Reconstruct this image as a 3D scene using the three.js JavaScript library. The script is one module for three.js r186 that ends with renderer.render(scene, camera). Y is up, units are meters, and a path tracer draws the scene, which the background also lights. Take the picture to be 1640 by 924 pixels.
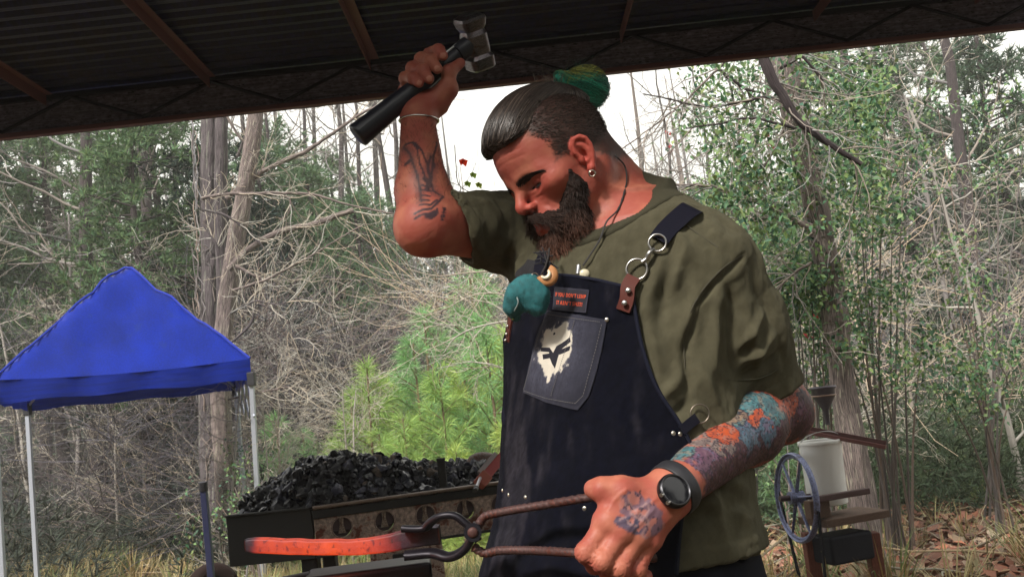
import * as THREE from 'three';
import { mergeGeometries } from 'three/addons/utils/BufferGeometryUtils.js';
import { RoundedBoxGeometry } from 'three/addons/geometries/RoundedBoxGeometry.js';
import { createNoise3D } from 'simplex-noise';

// ---------------------------------------------------------------- camera, sky, sun, exposure
const scene = new THREE.Scene();
const camera = new THREE.PerspectiveCamera(34, 1024 / 576, 0.05, 600);
camera.position.set(0, 1.22, 1.5);
camera.rotation.order = 'YXZ';
camera.rotation.set(6.7 * Math.PI / 180, 0, -6.2 * Math.PI / 180);
camera.focus = 1.45; camera.userData.fStop = 28;
camera.updateMatrixWorld(true);
const renderer = new THREE.WebGLRenderer({ antialias: true });
renderer.setSize(1024, 576);
renderer.toneMapping = THREE.LinearToneMapping;
renderer.toneMappingExposure = 2.45;
renderer.shadowMap.enabled = true;

const SUN = new THREE.Vector3(-0.6, 1.0, 0.8).normalize();
const sun = new THREE.DirectionalLight(new THREE.Color().setRGB(1, 0.94, 0.86), 2.6);
sun.position.copy(SUN).multiplyScalar(20); sun.castShadow = true; sun.shadow.radius = 14;
sun.shadow.mapSize.set(2048, 2048);
Object.assign(sun.shadow.camera, { left: -14, right: 14, top: 14, bottom: -14, near: 1, far: 60 });
scene.add(sun, sun.target);

function rngOf(seed) { let a = seed >>> 0; return () => { a = (a + 0x6D2B79F5) | 0; let t = Math.imul(a ^ (a >>> 15), 1 | a); t = (t + Math.imul(t ^ (t >>> 7), 61 | t)) ^ t; return ((t ^ (t >>> 14)) >>> 0) / 4294967296; }; }
const noise = createNoise3D(rngOf(11));
{ // overcast sky: a pale cloud layer, a little brighter towards the zenith and the veiled sun
  const w = 512, h = 256, data = new Float32Array(w * h * 4);
  for (let j = 0; j < h; j++) for (let i = 0; i < w; i++) {
    const el = (j + 0.5) / h * Math.PI - Math.PI / 2, az = ((i + 0.5) / w - 0.5) * 2 * Math.PI;
    const x = Math.cos(el) * Math.cos(az), y = Math.sin(el), z = Math.cos(el) * Math.sin(az);
    let L = y > 0 ? 0.56 + 0.26 * y : 0.56 * Math.max(0.25, 1 + y * 6);
    const s = Math.max(0, x * SUN.x + y * SUN.y + z * SUN.z);
    L *= 1 + 0.35 * s ** 6;
    if (y > 0) L *= 1 + 0.12 * noise(x * 2.2 / (y + 0.4), 3, z * 2.2 / (y + 0.4)) + 0.05 * noise(x * 7 / (y + 0.4), 9, z * 7 / (y + 0.4));
    const o = (j * w + i) * 4;
    data[o] = L; data[o + 1] = L * 0.985; data[o + 2] = L * 0.93; data[o + 3] = 1;
  }
  const t = new THREE.DataTexture(data, w, h, THREE.RGBAFormat, THREE.FloatType);
  t.mapping = THREE.EquirectangularReflectionMapping; t.magFilter = THREE.LinearFilter; t.minFilter = THREE.LinearFilter; t.needsUpdate = true;
  scene.background = t; scene.environment = t;
}
scene.fog = new THREE.FogExp2(new THREE.Color().setRGB(0.95, 0.96, 0.88), 0.0032);
// ---------------------------------------------------------------- helpers
const V = (x, y, z) => new THREE.Vector3(x, y, z), FP = 462 / Math.tan(17 * Math.PI / 180), CAM = camera.position.clone(), R = Math.PI / 180;
const rayDir = (px, py) => V((px - 820) / FP, -(py - 462) / FP, -1).applyQuaternion(camera.quaternion);
const P = (px, py, z) => { const d = rayDir(px, py); return CAM.clone().addScaledVector(d, (z - CAM.z) / d.z); };      // a point on the upright plane at depth z
const PD = (px, py, d) => CAM.clone().addScaledVector(rayDir(px, py), d);                                              // a point d metres in front of the lens
const clamp = (x, a, b) => Math.min(b, Math.max(a, x)), lerp = (a, b, t) => a + (b - a) * t, sstep = (a, b, x) => { const t = clamp((x - a) / (b - a), 0, 1); return t * t * (3 - 2 * t); };
const rgb = (r, g, b) => new THREE.Color().setRGB(r, g, b);
const fbm = (x, y, z, o = 4) => { let s = 0, a = 0.5; for (let i = 0; i < o; i++) { s += a * noise(x, y, z); x *= 2.03; y *= 2.03; z *= 2.03; a *= 0.5; } return s; };
const M = (c, roughness = 0.8, extra = {}) => new THREE.MeshStandardMaterial({ color: Array.isArray(c) ? rgb(...c) : c, roughness, ...extra });
const MD = (c, roughness = 0.85, extra = {}) => new THREE.MeshPhysicalMaterial({ color: rgb(...c), roughness, specularIntensity: 0.18, ...extra }), MDV = (roughness = 0.85, extra = {}) => new THREE.MeshPhysicalMaterial({ vertexColors: true, roughness, specularIntensity: 0.18, ...extra });   // matt cloth
const MV = (roughness = 0.8, extra = {}) => new THREE.MeshStandardMaterial({ vertexColors: true, roughness, ...extra });

const taken = {};
function numbered(name) { const n = taken[name] = (taken[name] ?? -1) + 1; return n ? name + '_' + String(n).padStart(3, '0') : name; }
function shade(o) { o.castShadow = true; o.receiveShadow = true; return o; }
function tag(o, label, category, group, kind) {
  if (label) o.userData.label = label; if (category) o.userData.category = category; if (group) o.userData.group = group; if (kind) o.userData.kind = kind; return o;
}
function thing(name, label, category, pos = [0, 0, 0], group) { const o = new THREE.Group(); o.name = numbered(name); o.position.set(...(pos.isVector3 ? pos.toArray() : pos)); scene.add(o); return tag(o, label, category, group); }
function mesh(name, geo, mat, parent = scene) {
  const m = shade(new THREE.Mesh(geo.isBufferGeometry ? geo : geo.build(), mat)); m.name = parent === scene ? numbered(name) : name;
  if (parent !== scene) { parent.updateWorldMatrix(true, false); }
  parent.add(m); return m;
}
// a mesh whose geometry is given in world coordinates, put under a thing that stands elsewhere
function part(name, geo, mat, parent) {
  const g = geo.isBufferGeometry ? geo : geo.build();
  parent.updateWorldMatrix(true, false); g.applyMatrix4(parent.matrixWorld.clone().invert());
  const m = shade(new THREE.Mesh(g, mat)); m.name = name; parent.add(m); return m;
}
const struct = (name, geo, mat) => tag(mesh(name, geo, mat), null, null, null, 'structure');

class Geo {                                                            // collects triangles; build() makes the geometry
  constructor() { this.p = []; this.i = []; this.u = []; this.c = []; this.hasC = false; }
  get n() { return this.p.length / 3; }
  vert(x, y, z, u = 0, v = 0, c) { this.p.push(x, y, z); this.u.push(u, v); if (c) { this.hasC = true; this.c.push(c.r, c.g, c.b); } else this.c.push(1, 1, 1); return this.n - 1; }
  tri(a, b, c) { this.i.push(a, b, c); }
  quad(a, b, c, d) { this.i.push(a, b, c, a, c, d); }
  tube(pts, rad, sides = 6, { color, caps = true, profile, twist = 0, flat, up } = {}) {
    const n = pts.length, T = new THREE.Vector3(), N = new THREE.Vector3(), B = new THREE.Vector3(), prev = new THREE.Vector3();
    let len = 0; const rows = [];
    for (let k = 0; k < n; k++) {
      T.subVectors(pts[Math.min(n - 1, k + 1)], pts[Math.max(0, k - 1)]).normalize();
      if (k === 0) { if (up) N.copy(up); else N.set(Math.abs(T.y) < 0.9 ? 0 : 1, Math.abs(T.y) < 0.9 ? 1 : 0, 0); } else N.copy(prev);
      N.addScaledVector(T, -N.dot(T)).normalize(); prev.copy(N); B.crossVectors(T, N);
      if (k) len += pts[k].distanceTo(pts[k - 1]);
      const r = typeof rad === 'function' ? rad(k / (n - 1), len) : Array.isArray(rad) ? rad[k] : rad, row = [];
      for (let s = 0; s <= sides; s++) {
        const a = s / sides * 2 * Math.PI, f = profile ? profile(a + twist * len) : 1, ca = Math.cos(a) * r * f * (flat ? flat[0] : 1), sa = Math.sin(a) * r * f * (flat ? flat[1] : 1);
        if (s === sides && sides < 5 && !flat) { row.push(row[0]); continue; }
        row.push(this.vert(pts[k].x + N.x * ca + B.x * sa, pts[k].y + N.y * ca + B.y * sa, pts[k].z + N.z * ca + B.z * sa, s / sides * 2 * Math.PI * r, len, typeof color === 'function' ? color(k / (n - 1), len, a) : color));
      }
      rows.push(row);
    }
    for (let k = 0; k < n - 1; k++) for (let s = 0; s < sides; s++) this.quad(rows[k][s], rows[k][s + 1], rows[k + 1][s + 1], rows[k + 1][s]);
    if (caps) for (const [k, flip] of [[0, true], [n - 1, false]]) {
      const c = typeof color === 'function' ? color(k / (n - 1), len, 0) : color, m = this.vert(pts[k].x, pts[k].y, pts[k].z, 0, 0, c), ring = rows[k].slice(0, sides).map((v) => this.vert(this.p[v * 3], this.p[v * 3 + 1], this.p[v * 3 + 2], 0, 0, c));
      for (let s = 0; s < sides; s++) flip ? this.tri(m, ring[(s + 1) % sides], ring[s]) : this.tri(m, ring[s], ring[(s + 1) % sides]);
    }
    return this;
  }
  box(c, sx, sy, sz, { rot, bevel = 0, color } = {}) {                   // box with chamfered edges
    const g = bevel ? new RoundedBoxGeometry(sx, sy, sz, 2, bevel) : new THREE.BoxGeometry(sx, sy, sz);
    if (rot) g.applyQuaternion(rot.isQuaternion ? rot : new THREE.Quaternion().setFromEuler(new THREE.Euler(...rot)));
    g.translate(c.x, c.y, c.z); return this.add(g, color);
  }
  add(g, color) {
    const o = this.n, p = g.attributes.position, u = g.attributes.uv, k = g.attributes.color;
    for (let i = 0; i < p.count; i++) this.vert(p.getX(i), p.getY(i), p.getZ(i), u ? u.getX(i) : 0, u ? u.getY(i) : 0, color ?? (k ? rgb(k.getX(i), k.getY(i), k.getZ(i)) : undefined));
    if (g.index) for (let i = 0; i < g.index.count; i++) this.i.push(o + g.index.getX(i)); else for (let i = 0; i < p.count; i++) this.i.push(o + i);
    return this;
  }
  build(smooth = true) {
    let g = new THREE.BufferGeometry();
    g.setAttribute('position', new THREE.Float32BufferAttribute(this.p, 3)); g.setAttribute('uv', new THREE.Float32BufferAttribute(this.u, 2));
    if (this.hasC) g.setAttribute('color', new THREE.Float32BufferAttribute(this.c, 3));
    g.setIndex(this.i); if (!smooth) g = g.toNonIndexed(); g.computeVertexNormals(); return g;
  }
}
const spline = (pts, n) => new THREE.CatmullRomCurve3(pts, false, 'centripetal').getPoints(n);
const crease = (g) => { const q = g.index ? g.toNonIndexed() : g; q.computeVertexNormals(); return q; };
function bar(geo, a, b, w, t, up, opt = {}) {                            // a straight box-section bar from a to b
  const d = b.clone().sub(a), L = d.length(), x = d.normalize(), z = up.clone().addScaledVector(x, -up.dot(x)).normalize(), y = V().crossVectors(z, x);
  const g = opt.bevel ? new RoundedBoxGeometry(L, w, t, 2, opt.bevel) : new THREE.BoxGeometry(L, w, t);  // w across, t along up
  g.applyMatrix4(new THREE.Matrix4().makeBasis(x, y, z)); g.translate((a.x + b.x) / 2, (a.y + b.y) / 2, (a.z + b.z) / 2); geo.add(g, opt.color); return geo;
}
function tex(w, h, f, srgb = true, rx = 1, ry = 1) {                     // a texture computed pixel by pixel; f returns [r, g, b] in 0..1
  const d = new Uint8Array(w * h * 4);
  for (let j = 0; j < h; j++) for (let i = 0; i < w; i++) { const c = f(i / w, j / h, i, j), o = (j * w + i) * 4; for (let k = 0; k < 3; k++) d[o + k] = clamp(Math.round(255 * (c.length ? c[k] : c)), 0, 255); d[o + 3] = 255; }
  const t = new THREE.DataTexture(d, w, h); t.wrapS = t.wrapT = THREE.RepeatWrapping; t.magFilter = THREE.LinearFilter; if (srgb) t.colorSpace = THREE.SRGBColorSpace; t.repeat.set(rx, ry); t.needsUpdate = true; return t;
}
function canvasTex(w, h, draw) { const c = document.createElement('canvas'); c.width = w; c.height = h; draw(c.getContext('2d'), w, h); const t = new THREE.CanvasTexture(c); t.colorSpace = THREE.SRGBColorSpace; t.magFilter = THREE.LinearFilter; return t; }

// ---- signed distances
const len3 = (x, y, z) => Math.sqrt(x * x + y * y + z * z);
const ell = (x, y, z, a, b, c) => { const k0 = len3(x / a, y / b, z / c), k1 = len3(x / (a * a), y / (b * b), z / (c * c)); return k1 < 1e-9 ? -Math.min(a, b, c) : k0 * (k0 - 1) / k1; };
const smin = (a, b, k) => { const h = Math.max(k - Math.abs(a - b), 0) / k; return Math.min(a, b) - h * h * k * 0.25; };
const smax = (a, b, k) => -smin(-a, -b, k);
function cone(x, y, z, ax, ay, az, bx, by, bz, ra, rb) { const dx = bx - ax, dy = by - ay, dz = bz - az, t = clamp(((x - ax) * dx + (y - ay) * dy + (z - az) * dz) / (dx * dx + dy * dy + dz * dz), 0, 1); return len3(x - ax - dx * t, y - ay - dy * t, z - az - dz * t) - ra - (rb - ra) * t; }
const coneV = (p, a, b, ra, rb) => cone(p.x, p.y, p.z, a.x, a.y, a.z, b.x, b.y, b.z, ra, rb);
const smoothAll = (list, k) => list.reduce((d, x) => smin(d, x, k));
function segDist(p, a, b) { return coneV(p, a, b, 0, 0); }
function polyDist(p, pts) { let d = 1e9; for (let i = 1; i < pts.length; i++) d = Math.min(d, segDist(p, pts[i - 1], pts[i])); return d; }

// surface nets over the blocks of a grid that the surface passes; vertices are then drawn onto the surface
function sdfMesh(f, lo, hi, h, { slack = 1.3, color, uv, displace, iterate = 2, smoothNormals = false } = {}) {
  const B = 8, nx = Math.ceil((hi.x - lo.x) / h / B) * B, ny = Math.ceil((hi.y - lo.y) / h / B) * B, nz = Math.ceil((hi.z - lo.z) / h / B) * B;
  const sx = nx + 1, sy = ny + 1, val = new Float32Array(sx * sy * (nz + 1)).fill(NaN), at = (i, j, k) => (k * sy + j) * sx + i, q = V(), blocks = [];
  const reach = B * h * 0.87 * slack + h;
  for (let bk = 0; bk < nz; bk += B) for (let bj = 0; bj < ny; bj += B) for (let bi = 0; bi < nx; bi += B) {
    q.set(lo.x + (bi + B / 2) * h, lo.y + (bj + B / 2) * h, lo.z + (bk + B / 2) * h);
    if (Math.abs(f(q)) > reach) continue;
    blocks.push([bi, bj, bk]);
    for (let k = bk; k <= bk + B; k++) for (let j = bj; j <= bj + B; j++) for (let i = bi; i <= bi + B; i++) { const o = at(i, j, k); if (val[o] === val[o]) continue; val[o] = f(q.set(lo.x + i * h, lo.y + j * h, lo.z + k * h)); }
  }
  const id = new Map(), pos = [], cell = (i, j, k) => {
    const o = at(i, j, k); if (id.has(o)) return id.get(o);
    let x = 0, y = 0, z = 0, n = 0; const c = [];
    for (let m = 0; m < 8; m++) c.push(val[at(i + (m & 1), j + (m >> 1 & 1), k + (m >> 2))]);
    for (let m = 0; m < 8; m++) for (let ax = 0; ax < 3; ax++) { const b = m | (1 << ax); if (b === m || (c[m] < 0) === (c[b] < 0)) continue; const t = c[m] / (c[m] - c[b]); x += (m & 1) + (ax === 0 ? t : 0); y += (m >> 1 & 1) + (ax === 1 ? t : 0); z += (m >> 2) + (ax === 2 ? t : 0); n++; }
    if (!n || !(x === x)) { id.set(o, -1); return -1; }
    pos.push(lo.x + (i + x / n) * h, lo.y + (j + y / n) * h, lo.z + (k + z / n) * h); id.set(o, pos.length / 3 - 1); return pos.length / 3 - 1;
  };
  const idx = [];
  for (const [bi, bj, bk] of blocks) for (let k = bk; k < bk + B; k++) for (let j = bj; j < bj + B; j++) for (let i = bi; i < bi + B; i++) {
    const a = val[at(i, j, k)];
    for (let ax = 0; ax < 3; ax++) {
      const b = val[at(i + (ax === 0), j + (ax === 1), k + (ax === 2))]; if (!((a < 0) !== (b < 0)) || b !== b) continue;
      const u = (ax + 1) % 3, w = (ax + 2) % 3, c = [i, j, k]; if (!c[u] || !c[w]) continue;
      const g = (du, dw) => { const e = [...c]; e[u] -= du; e[w] -= dw; return cell(e[0], e[1], e[2]); };
      const v = [g(1, 1), g(0, 1), g(0, 0), g(1, 0)]; if (v.some((m) => m < 0)) continue;
      if (a < 0) idx.push(v[0], v[1], v[2], v[0], v[2], v[3]); else idx.push(v[0], v[2], v[1], v[0], v[3], v[2]);
    }
  }
  const n = pos.length / 3, nor = new Float32Array(n * 3), col = color ? new Float32Array(n * 3) : null, uvs = uv ? new Float32Array(n * 2) : null, g = V(), e = h * 0.35;
  const grad = (p) => { const x = p.x, y = p.y, z = p.z; g.x = f(q.set(x + e, y, z)) - f(q.set(x - e, y, z)); g.y = f(q.set(x, y + e, z)) - f(q.set(x, y - e, z)); g.z = f(q.set(x, y, z + e)) - f(q.set(x, y, z - e)); return g.length() / (2 * e); };
  const p = V();
  for (let v = 0; v < n; v++) {
    p.set(pos[v * 3], pos[v * 3 + 1], pos[v * 3 + 2]); let G = 1;
    for (let it = 0; it < iterate; it++) { const d = f(p); G = grad(p); if (G > 0.2) { g.normalize(); p.addScaledVector(g, -clamp(d / G, -h * 0.6, h * 0.6)); } }
    grad(p); g.normalize();
    const nn = g.clone();
    if (displace) p.addScaledVector(nn, displace(p, nn));
    pos[v * 3] = p.x; pos[v * 3 + 1] = p.y; pos[v * 3 + 2] = p.z; nor[v * 3] = nn.x; nor[v * 3 + 1] = nn.y; nor[v * 3 + 2] = nn.z;
    if (col) { const c = color(p, nn); col[v * 3] = c[0]; col[v * 3 + 1] = c[1]; col[v * 3 + 2] = c[2]; }
    if (uvs) { const c = uv(p, nn); uvs[v * 2] = c[0]; uvs[v * 2 + 1] = c[1]; }
  }
  const geo = new THREE.BufferGeometry();
  geo.setAttribute('position', new THREE.Float32BufferAttribute(pos, 3)); geo.setAttribute('normal', new THREE.Float32BufferAttribute(nor, 3));
  if (col) geo.setAttribute('color', new THREE.Float32BufferAttribute(col, 3)); if (uvs) geo.setAttribute('uv', new THREE.Float32BufferAttribute(uvs, 2));
  geo.setIndex(idx); if (displace || smoothNormals) geo.computeVertexNormals();
  return geo;
}
// where the line of sight through a pixel meets a surface: used to lay drawn lines, seams and patches onto bodies
function hit(f, px, py, off = 0, from = 0.6, to = 2.4) { const d = rayDir(px, py).normalize(), p = V(); for (let t = from; t < to;) { p.copy(CAM).addScaledVector(d, t); const s = f(p) - off; if (s < 0.0004) return p; t += Math.max(0.0004, s * 0.7); } return null; }
const mixc3 = (a, b, t) => [lerp(a[0], b[0], t), lerp(a[1], b[1], t), lerp(a[2], b[2], t)];
// ---------------------------------------------------------------- the shelter: roof of ribbed sheet on a light frame
const RY = 2.76, RX0 = -2.45, RX1 = 2.50, RZ0 = -2.50, RZ1 = 0.98;
{
  const rustTex = tex(512, 512, (u, v) => { const n = fbm(u * 9, v * 9, 2, 4), s = sstep(0.1, 0.5, n + 0.3 * fbm(u * 40, v * 6, 5, 2)); const k = 0.8 + 0.25 * noise(u * 90, v * 90, 4); return [(0.09 + 0.05 * s) * k, (0.09 + 0.01 * s) * k, (0.27 - 0.06 * s) * k]; });
  const sheetM = new THREE.MeshStandardMaterial({ map: rustTex, roughness: 0.45, metalness: 0.25 });
  const roof = thing('shelter', 'dark open shelter of ribbed roofing sheet on steel posts over the blacksmith', 'shelter', [0, 0, 0]);
  const g = new Geo(), pitch = 0.076, n = Math.round((RZ1 - RZ0 + 0.07) / pitch * 10), prof = (z) => { const t = ((z / pitch) % 1 + 1) % 1; return 0.018 * (t < 0.2 ? t / 0.2 : t < 0.42 ? 1 : t < 0.62 ? (0.62 - t) / 0.2 : 0); };
  for (const side of [0, 1]) { const base = g.n; for (let i = 0; i <= n; i++) { const z = lerp(RZ0 - 0.07, RZ1, i / n); for (const x of [RX0, RX1]) g.vert(x, RY + 0.02 + prof(z) + side * 0.0015, z, x * 0.5, z * 0.5); } for (let i = 0; i < n; i++) { const a = base + i * 2; side ? g.quad(a, a + 2, a + 3, a + 1) : g.quad(a, a + 1, a + 3, a + 2); } }
  mesh('roof_sheet', crease(g.build()), sheetM, roof);
  const steelP = M([0.15, 0.058, 0.066], 0.6), darkS = MD([0.020, 0.017, 0.026], 0.75), up = V(0, 1, 0);
  // angle-iron purlins running to the eave
  for (const [px0, px1, w, y] of [[538, 597, 0.042, 0], [572, 592, 0.020, 0.012], [1050, 1008, 0.024, 0], [250, 330, 0.03, 0], [20, 62, 0.03, 0], [1300, 1330, 0.026, 0], [1560, 1600, 0.03, 0]]) {
    const x = P(px1, 110, RZ0 + 0.1).x, q = new Geo();
    bar(q, V(x, RY - 0.004 + y, RZ0 + 0.03), V(x, RY - 0.004 + y, RZ1 - 0.02), w, 0.004, up, { bevel: 0.0012 }); bar(q, V(x - w / 2 + 0.002, RY - 0.030 + y, RZ0 + 0.03), V(x - w / 2 + 0.002, RY - 0.030 + y, RZ1 - 0.02), 0.0035, 0.048, up, { bevel: 0.0010 });
    mesh('purlin', q.build(false), steelP, roof);
  }
  // eave: fascia boards and an open-web joist before them
  const boardT = tex(512, 128, (u, v) => { const k = 0.62 + 0.3 * fbm(u * 6, v * 60, 1, 3) + 0.25 * fbm(u * 40, v * 12, 6, 3), d = sstep(0.32, 0.5, fbm(u * 50, v * 30, 9, 3)); return [0.62 * k * (1 - 0.7 * d), 0.56 * k * (1 - 0.7 * d), 0.66 * k * (1 - 0.7 * d)]; });
  for (let k = 0; k < 4; k++) { const b = new Geo(); b.box(V((RX0 + RX1) / 2, RY - 0.011 - k * 0.045, RZ0 - 0.012 - 0.004 * k), RX1 - RX0 - 0.02, 0.052, 0.012, { bevel: 0.002 }); const m = b.build(false); const u = m.attributes.uv, p = m.attributes.position; for (let i = 0; i < u.count; i++) u.setXY(i, p.getX(i) * 0.6 + k * 0.3, p.getY(i) * 3); mesh('fascia_board', m, new THREE.MeshStandardMaterial({ map: boardT, roughness: 0.85 }), roof); }
  const lip = new Geo(); bar(lip, V(RX0, RY - 0.160, RZ0 - 0.01), V(RX1, RY - 0.160, RZ0 - 0.01), 0.030, 0.022, up, { bevel: 0.003 }); mesh('eave_angle', lip.build(false), steelP, roof);
  const ch = new Geo(); bar(ch, V(RX0, RY - 0.012, RZ0 + 0.02), V(RX1, RY - 0.012, RZ0 + 0.02), 0.022, 0.020, up, { bevel: 0.002 }); mesh('joist_chord', ch.build(false), darkS, roof);
  const span = 0.30, cnt = Math.round((RX1 - RX0) / span / 2) * 2; for (let k = 0; k < cnt; k++) { const a = lerp(RX0, RX1, k / cnt), b = lerp(RX0, RX1, (k + 1) / cnt), w = new Geo(); w.tube([V(a, k % 2 ? RY - 0.148 : RY - 0.022, RZ0 + 0.02), V(b, k % 2 ? RY - 0.022 : RY - 0.148, RZ0 + 0.02)], 0.0075, 8); mesh('joist_web', w, darkS, roof); }
  for (const x of [RX0 + 0.06, RX1 - 0.06]) for (const z of [-1.05, RZ1 - 0.08]) { const q = new Geo(); q.box(V(x, RY / 2, z), 0.06, RY, 0.06, { bevel: 0.004 }); mesh('post', q.build(false), darkS, roof); }
  for (const z of [RZ1 - 0.03]) { const q = new Geo(); bar(q, V(RX0, RY - 0.03, z), V(RX1, RY - 0.03, z), 0.04, 0.05, up, { bevel: 0.003 }); mesh('front_beam', q.build(false), darkS, roof); }
  for (const x of [RX0 + 0.02, RX1 - 0.02]) { const q = new Geo(); bar(q, V(x, RY - 0.045, RZ0), V(x, RY - 0.045, RZ1), 0.035, 0.05, up, { bevel: 0.003 }); mesh('side_beam', q.build(false), darkS, roof); }
}
// ---------------------------------------------------------------- ground
const groundY = (x, z) => { const d = Math.max(0, -z - 2.8); return -0.28 * sstep(0, 4, d) + 0.045 * Math.max(0, d - 10) * sstep(10, 20, d) * 0.6 + 0.05 * noise(x * 0.35, z * 0.35, 1) * sstep(0, 2, d) + 0.3 * noise(x * 0.06, z * 0.06, 5) * sstep(8, 20, d); };
{
  const g = new Geo(), n = 150, ext = 260, w = (t) => Math.sign(t) * (Math.abs(t) ** 2.6) * ext;
  for (let j = 0; j <= n; j++) for (let i = 0; i <= n; i++) { const x = w(i / n * 2 - 1), z = w(j / n * 2 - 1) - 6; g.vert(x, Math.abs(x) < 100 && Math.abs(z) < 100 ? groundY(x, z) : groundY(clamp(x, -100, 100), clamp(z, -100, 100)), z, x, z); }
  for (let j = 0; j < n; j++) for (let i = 0; i < n; i++) { const a = j * (n + 1) + i; g.quad(a, a + n + 1, a + n + 2, a + 1); }
  const soil = tex(1024, 1024, (u, v) => { const p = 6.2832, cu = Math.cos(u * p) * 3, su = Math.sin(u * p) * 3, n1 = fbm(u * 12, v * 12, 1, 5), n2 = noise(u * 90, v * 90, 3), k = 0.75 + 0.35 * n2; const c = mixc3([0.36, 0.29, 0.21], [0.40, 0.33, 0.20], sstep(-0.2, 0.3, n1)), d = mixc3(c, [0.30, 0.33, 0.16], sstep(0.1, 0.5, fbm(u * 7 + 4, v * 7, 8, 3))); return d.map((x) => x * k); }, true, 0.35, 0.35);
  struct('ground', g, new THREE.MeshStandardMaterial({ map: soil, roughness: 0.97 }));
}

// ---------------------------------------------------------------- the blacksmith
const TH = 35 * R, FW = V(-Math.sin(TH), 0, Math.cos(TH)), LT = V(Math.cos(TH), 0, Math.sin(TH));     // the way his chest faces, and his left
const J = {                                                            // joints
  neck: P(985, 345, -0.03), shR: P(838, 374, -0.13), elR: P(687, 359, 0.035), wrR: P(669, 192, -0.05),
  shL: P(1130, 436, 0.06), elL: P(1238, 652, -0.02), wrL: P(1079, 784, 0.235),
};
// torso: a loft of ellipses about a leaning axis [pixel x, pixel y, half width, half depth]
const LOFT = [[985, 325, 0.075, 0.06], [985, 365, 0.150, 0.085], [986, 420, 0.178, 0.102], [989, 480, 0.186, 0.114], [992, 560, 0.184, 0.125], [995, 650, 0.183, 0.140], [1000, 740, 0.188, 0.152], [1000, 820, 0.200, 0.160], [994, 924, 0.222, 0.180], [990, 1050, 0.235, 0.190]]
  .map(([px, py, a, b]) => { const p = P(px, py, 0); return [p.y, p.x, p.z, a, b]; });
function loft(y) {
  const L = LOFT; let i = 1; while (i < L.length - 1 && y < L[i][0]) i++;
  const t = clamp((L[i - 1][0] - y) / (L[i - 1][0] - L[i][0]), 0, 1), s = t;
  return [0, 1, 2, 3, 4].map((k) => lerp(L[i - 1][k], L[i][k], s));
}
const _l = [0, 0, 0, 0];
function loftAt(y) { const L = LOFT; let i = 1; while (i < L.length - 1 && y < L[i][0]) i++; const t = clamp((L[i - 1][0] - y) / (L[i - 1][0] - L[i][0]), 0, 1); for (let k = 1; k < 5; k++) _l[k - 1] = L[i - 1][k] + (L[i][k] - L[i - 1][k]) * t; return _l; }
const yTop = LOFT[0][0];
function torsoD(p, add = 0) {
  const [cx, cz, a, b] = loftAt(p.y), dx = p.x - cx, dz = p.z - cz, u = dx * LT.x + dz * LT.z, w = dx * FW.x + dz * FW.z, A = a + add, B = b + add;
  const k0 = Math.hypot(u / A, w / B), k1 = Math.hypot(u / (A * A), w / (B * B)), d = k1 < 1e-6 ? -B : k0 * (k0 - 1) / k1;
  return Math.max(d * 0.92, p.y - yTop - add);
}
const shoulderLine = (p, add) => Math.min(coneV(p, J.neck, V().lerpVectors(J.neck, J.shL, 0.95), 0.075 + add, 0.062 + add), coneV(p, J.neck, V().lerpVectors(J.neck, J.shR, 0.95), 0.07 + add, 0.058 + add));

// ---- the head, in axes of its own: x his left, y up, z the way he looks
const HS = 0.95, headQ = camera.quaternion.clone().multiply(new THREE.Quaternion().setFromEuler(new THREE.Euler(0.472, -1.015, 0.253, 'ZYX')));
{ const e = new THREE.Matrix4().makeRotationY(-1.015).multiply(new THREE.Matrix4().makeRotationX(0.472)).multiply(new THREE.Matrix4().makeRotationZ(0.253)); headQ.copy(camera.quaternion).multiply(new THREE.Quaternion().setFromRotationMatrix(e)); }
const headM = new THREE.Matrix4().compose(PD(898, 261, 1.5), headQ, V(HS, HS, HS)), headI = headM.clone().invert();
const headC = V().setFromMatrixPosition(headM), HI = headI.elements;
const toHead = (p, q = V()) => q.copy(p).applyMatrix4(headI), fromHead = (x, y, z) => V(x, y, z).applyMatrix4(headM), headDir = (x, y, z) => V(x, y, z).applyQuaternion(headQ);
const EA = V(0.0745, -0.013, 0.016), ea = V(0.5, 0.14, -0.86).normalize(), eb = V(0.05, 1, 0.13).addScaledVector(V(0.5, 0.14, -0.86).normalize(), -V(0.05, 1, 0.13).dot(V(0.5, 0.14, -0.86).normalize())).normalize(), ec = V().crossVectors(eb, ea).multiplyScalar(-1).normalize();
if (ec.x < 0) ec.multiplyScalar(-1);
const helix = [[0.004, -0.004], [0.000, 0.012], [0.004, 0.025], [0.013, 0.033], [0.024, 0.031], [0.031, 0.021], [0.031, 0.007], [0.026, -0.007], [0.018, -0.018], [0.010, -0.027]];
const anti = [[0.012, 0.022], [0.019, 0.014], [0.021, 0.003], [0.017, -0.009], [0.010, -0.014]];
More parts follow.
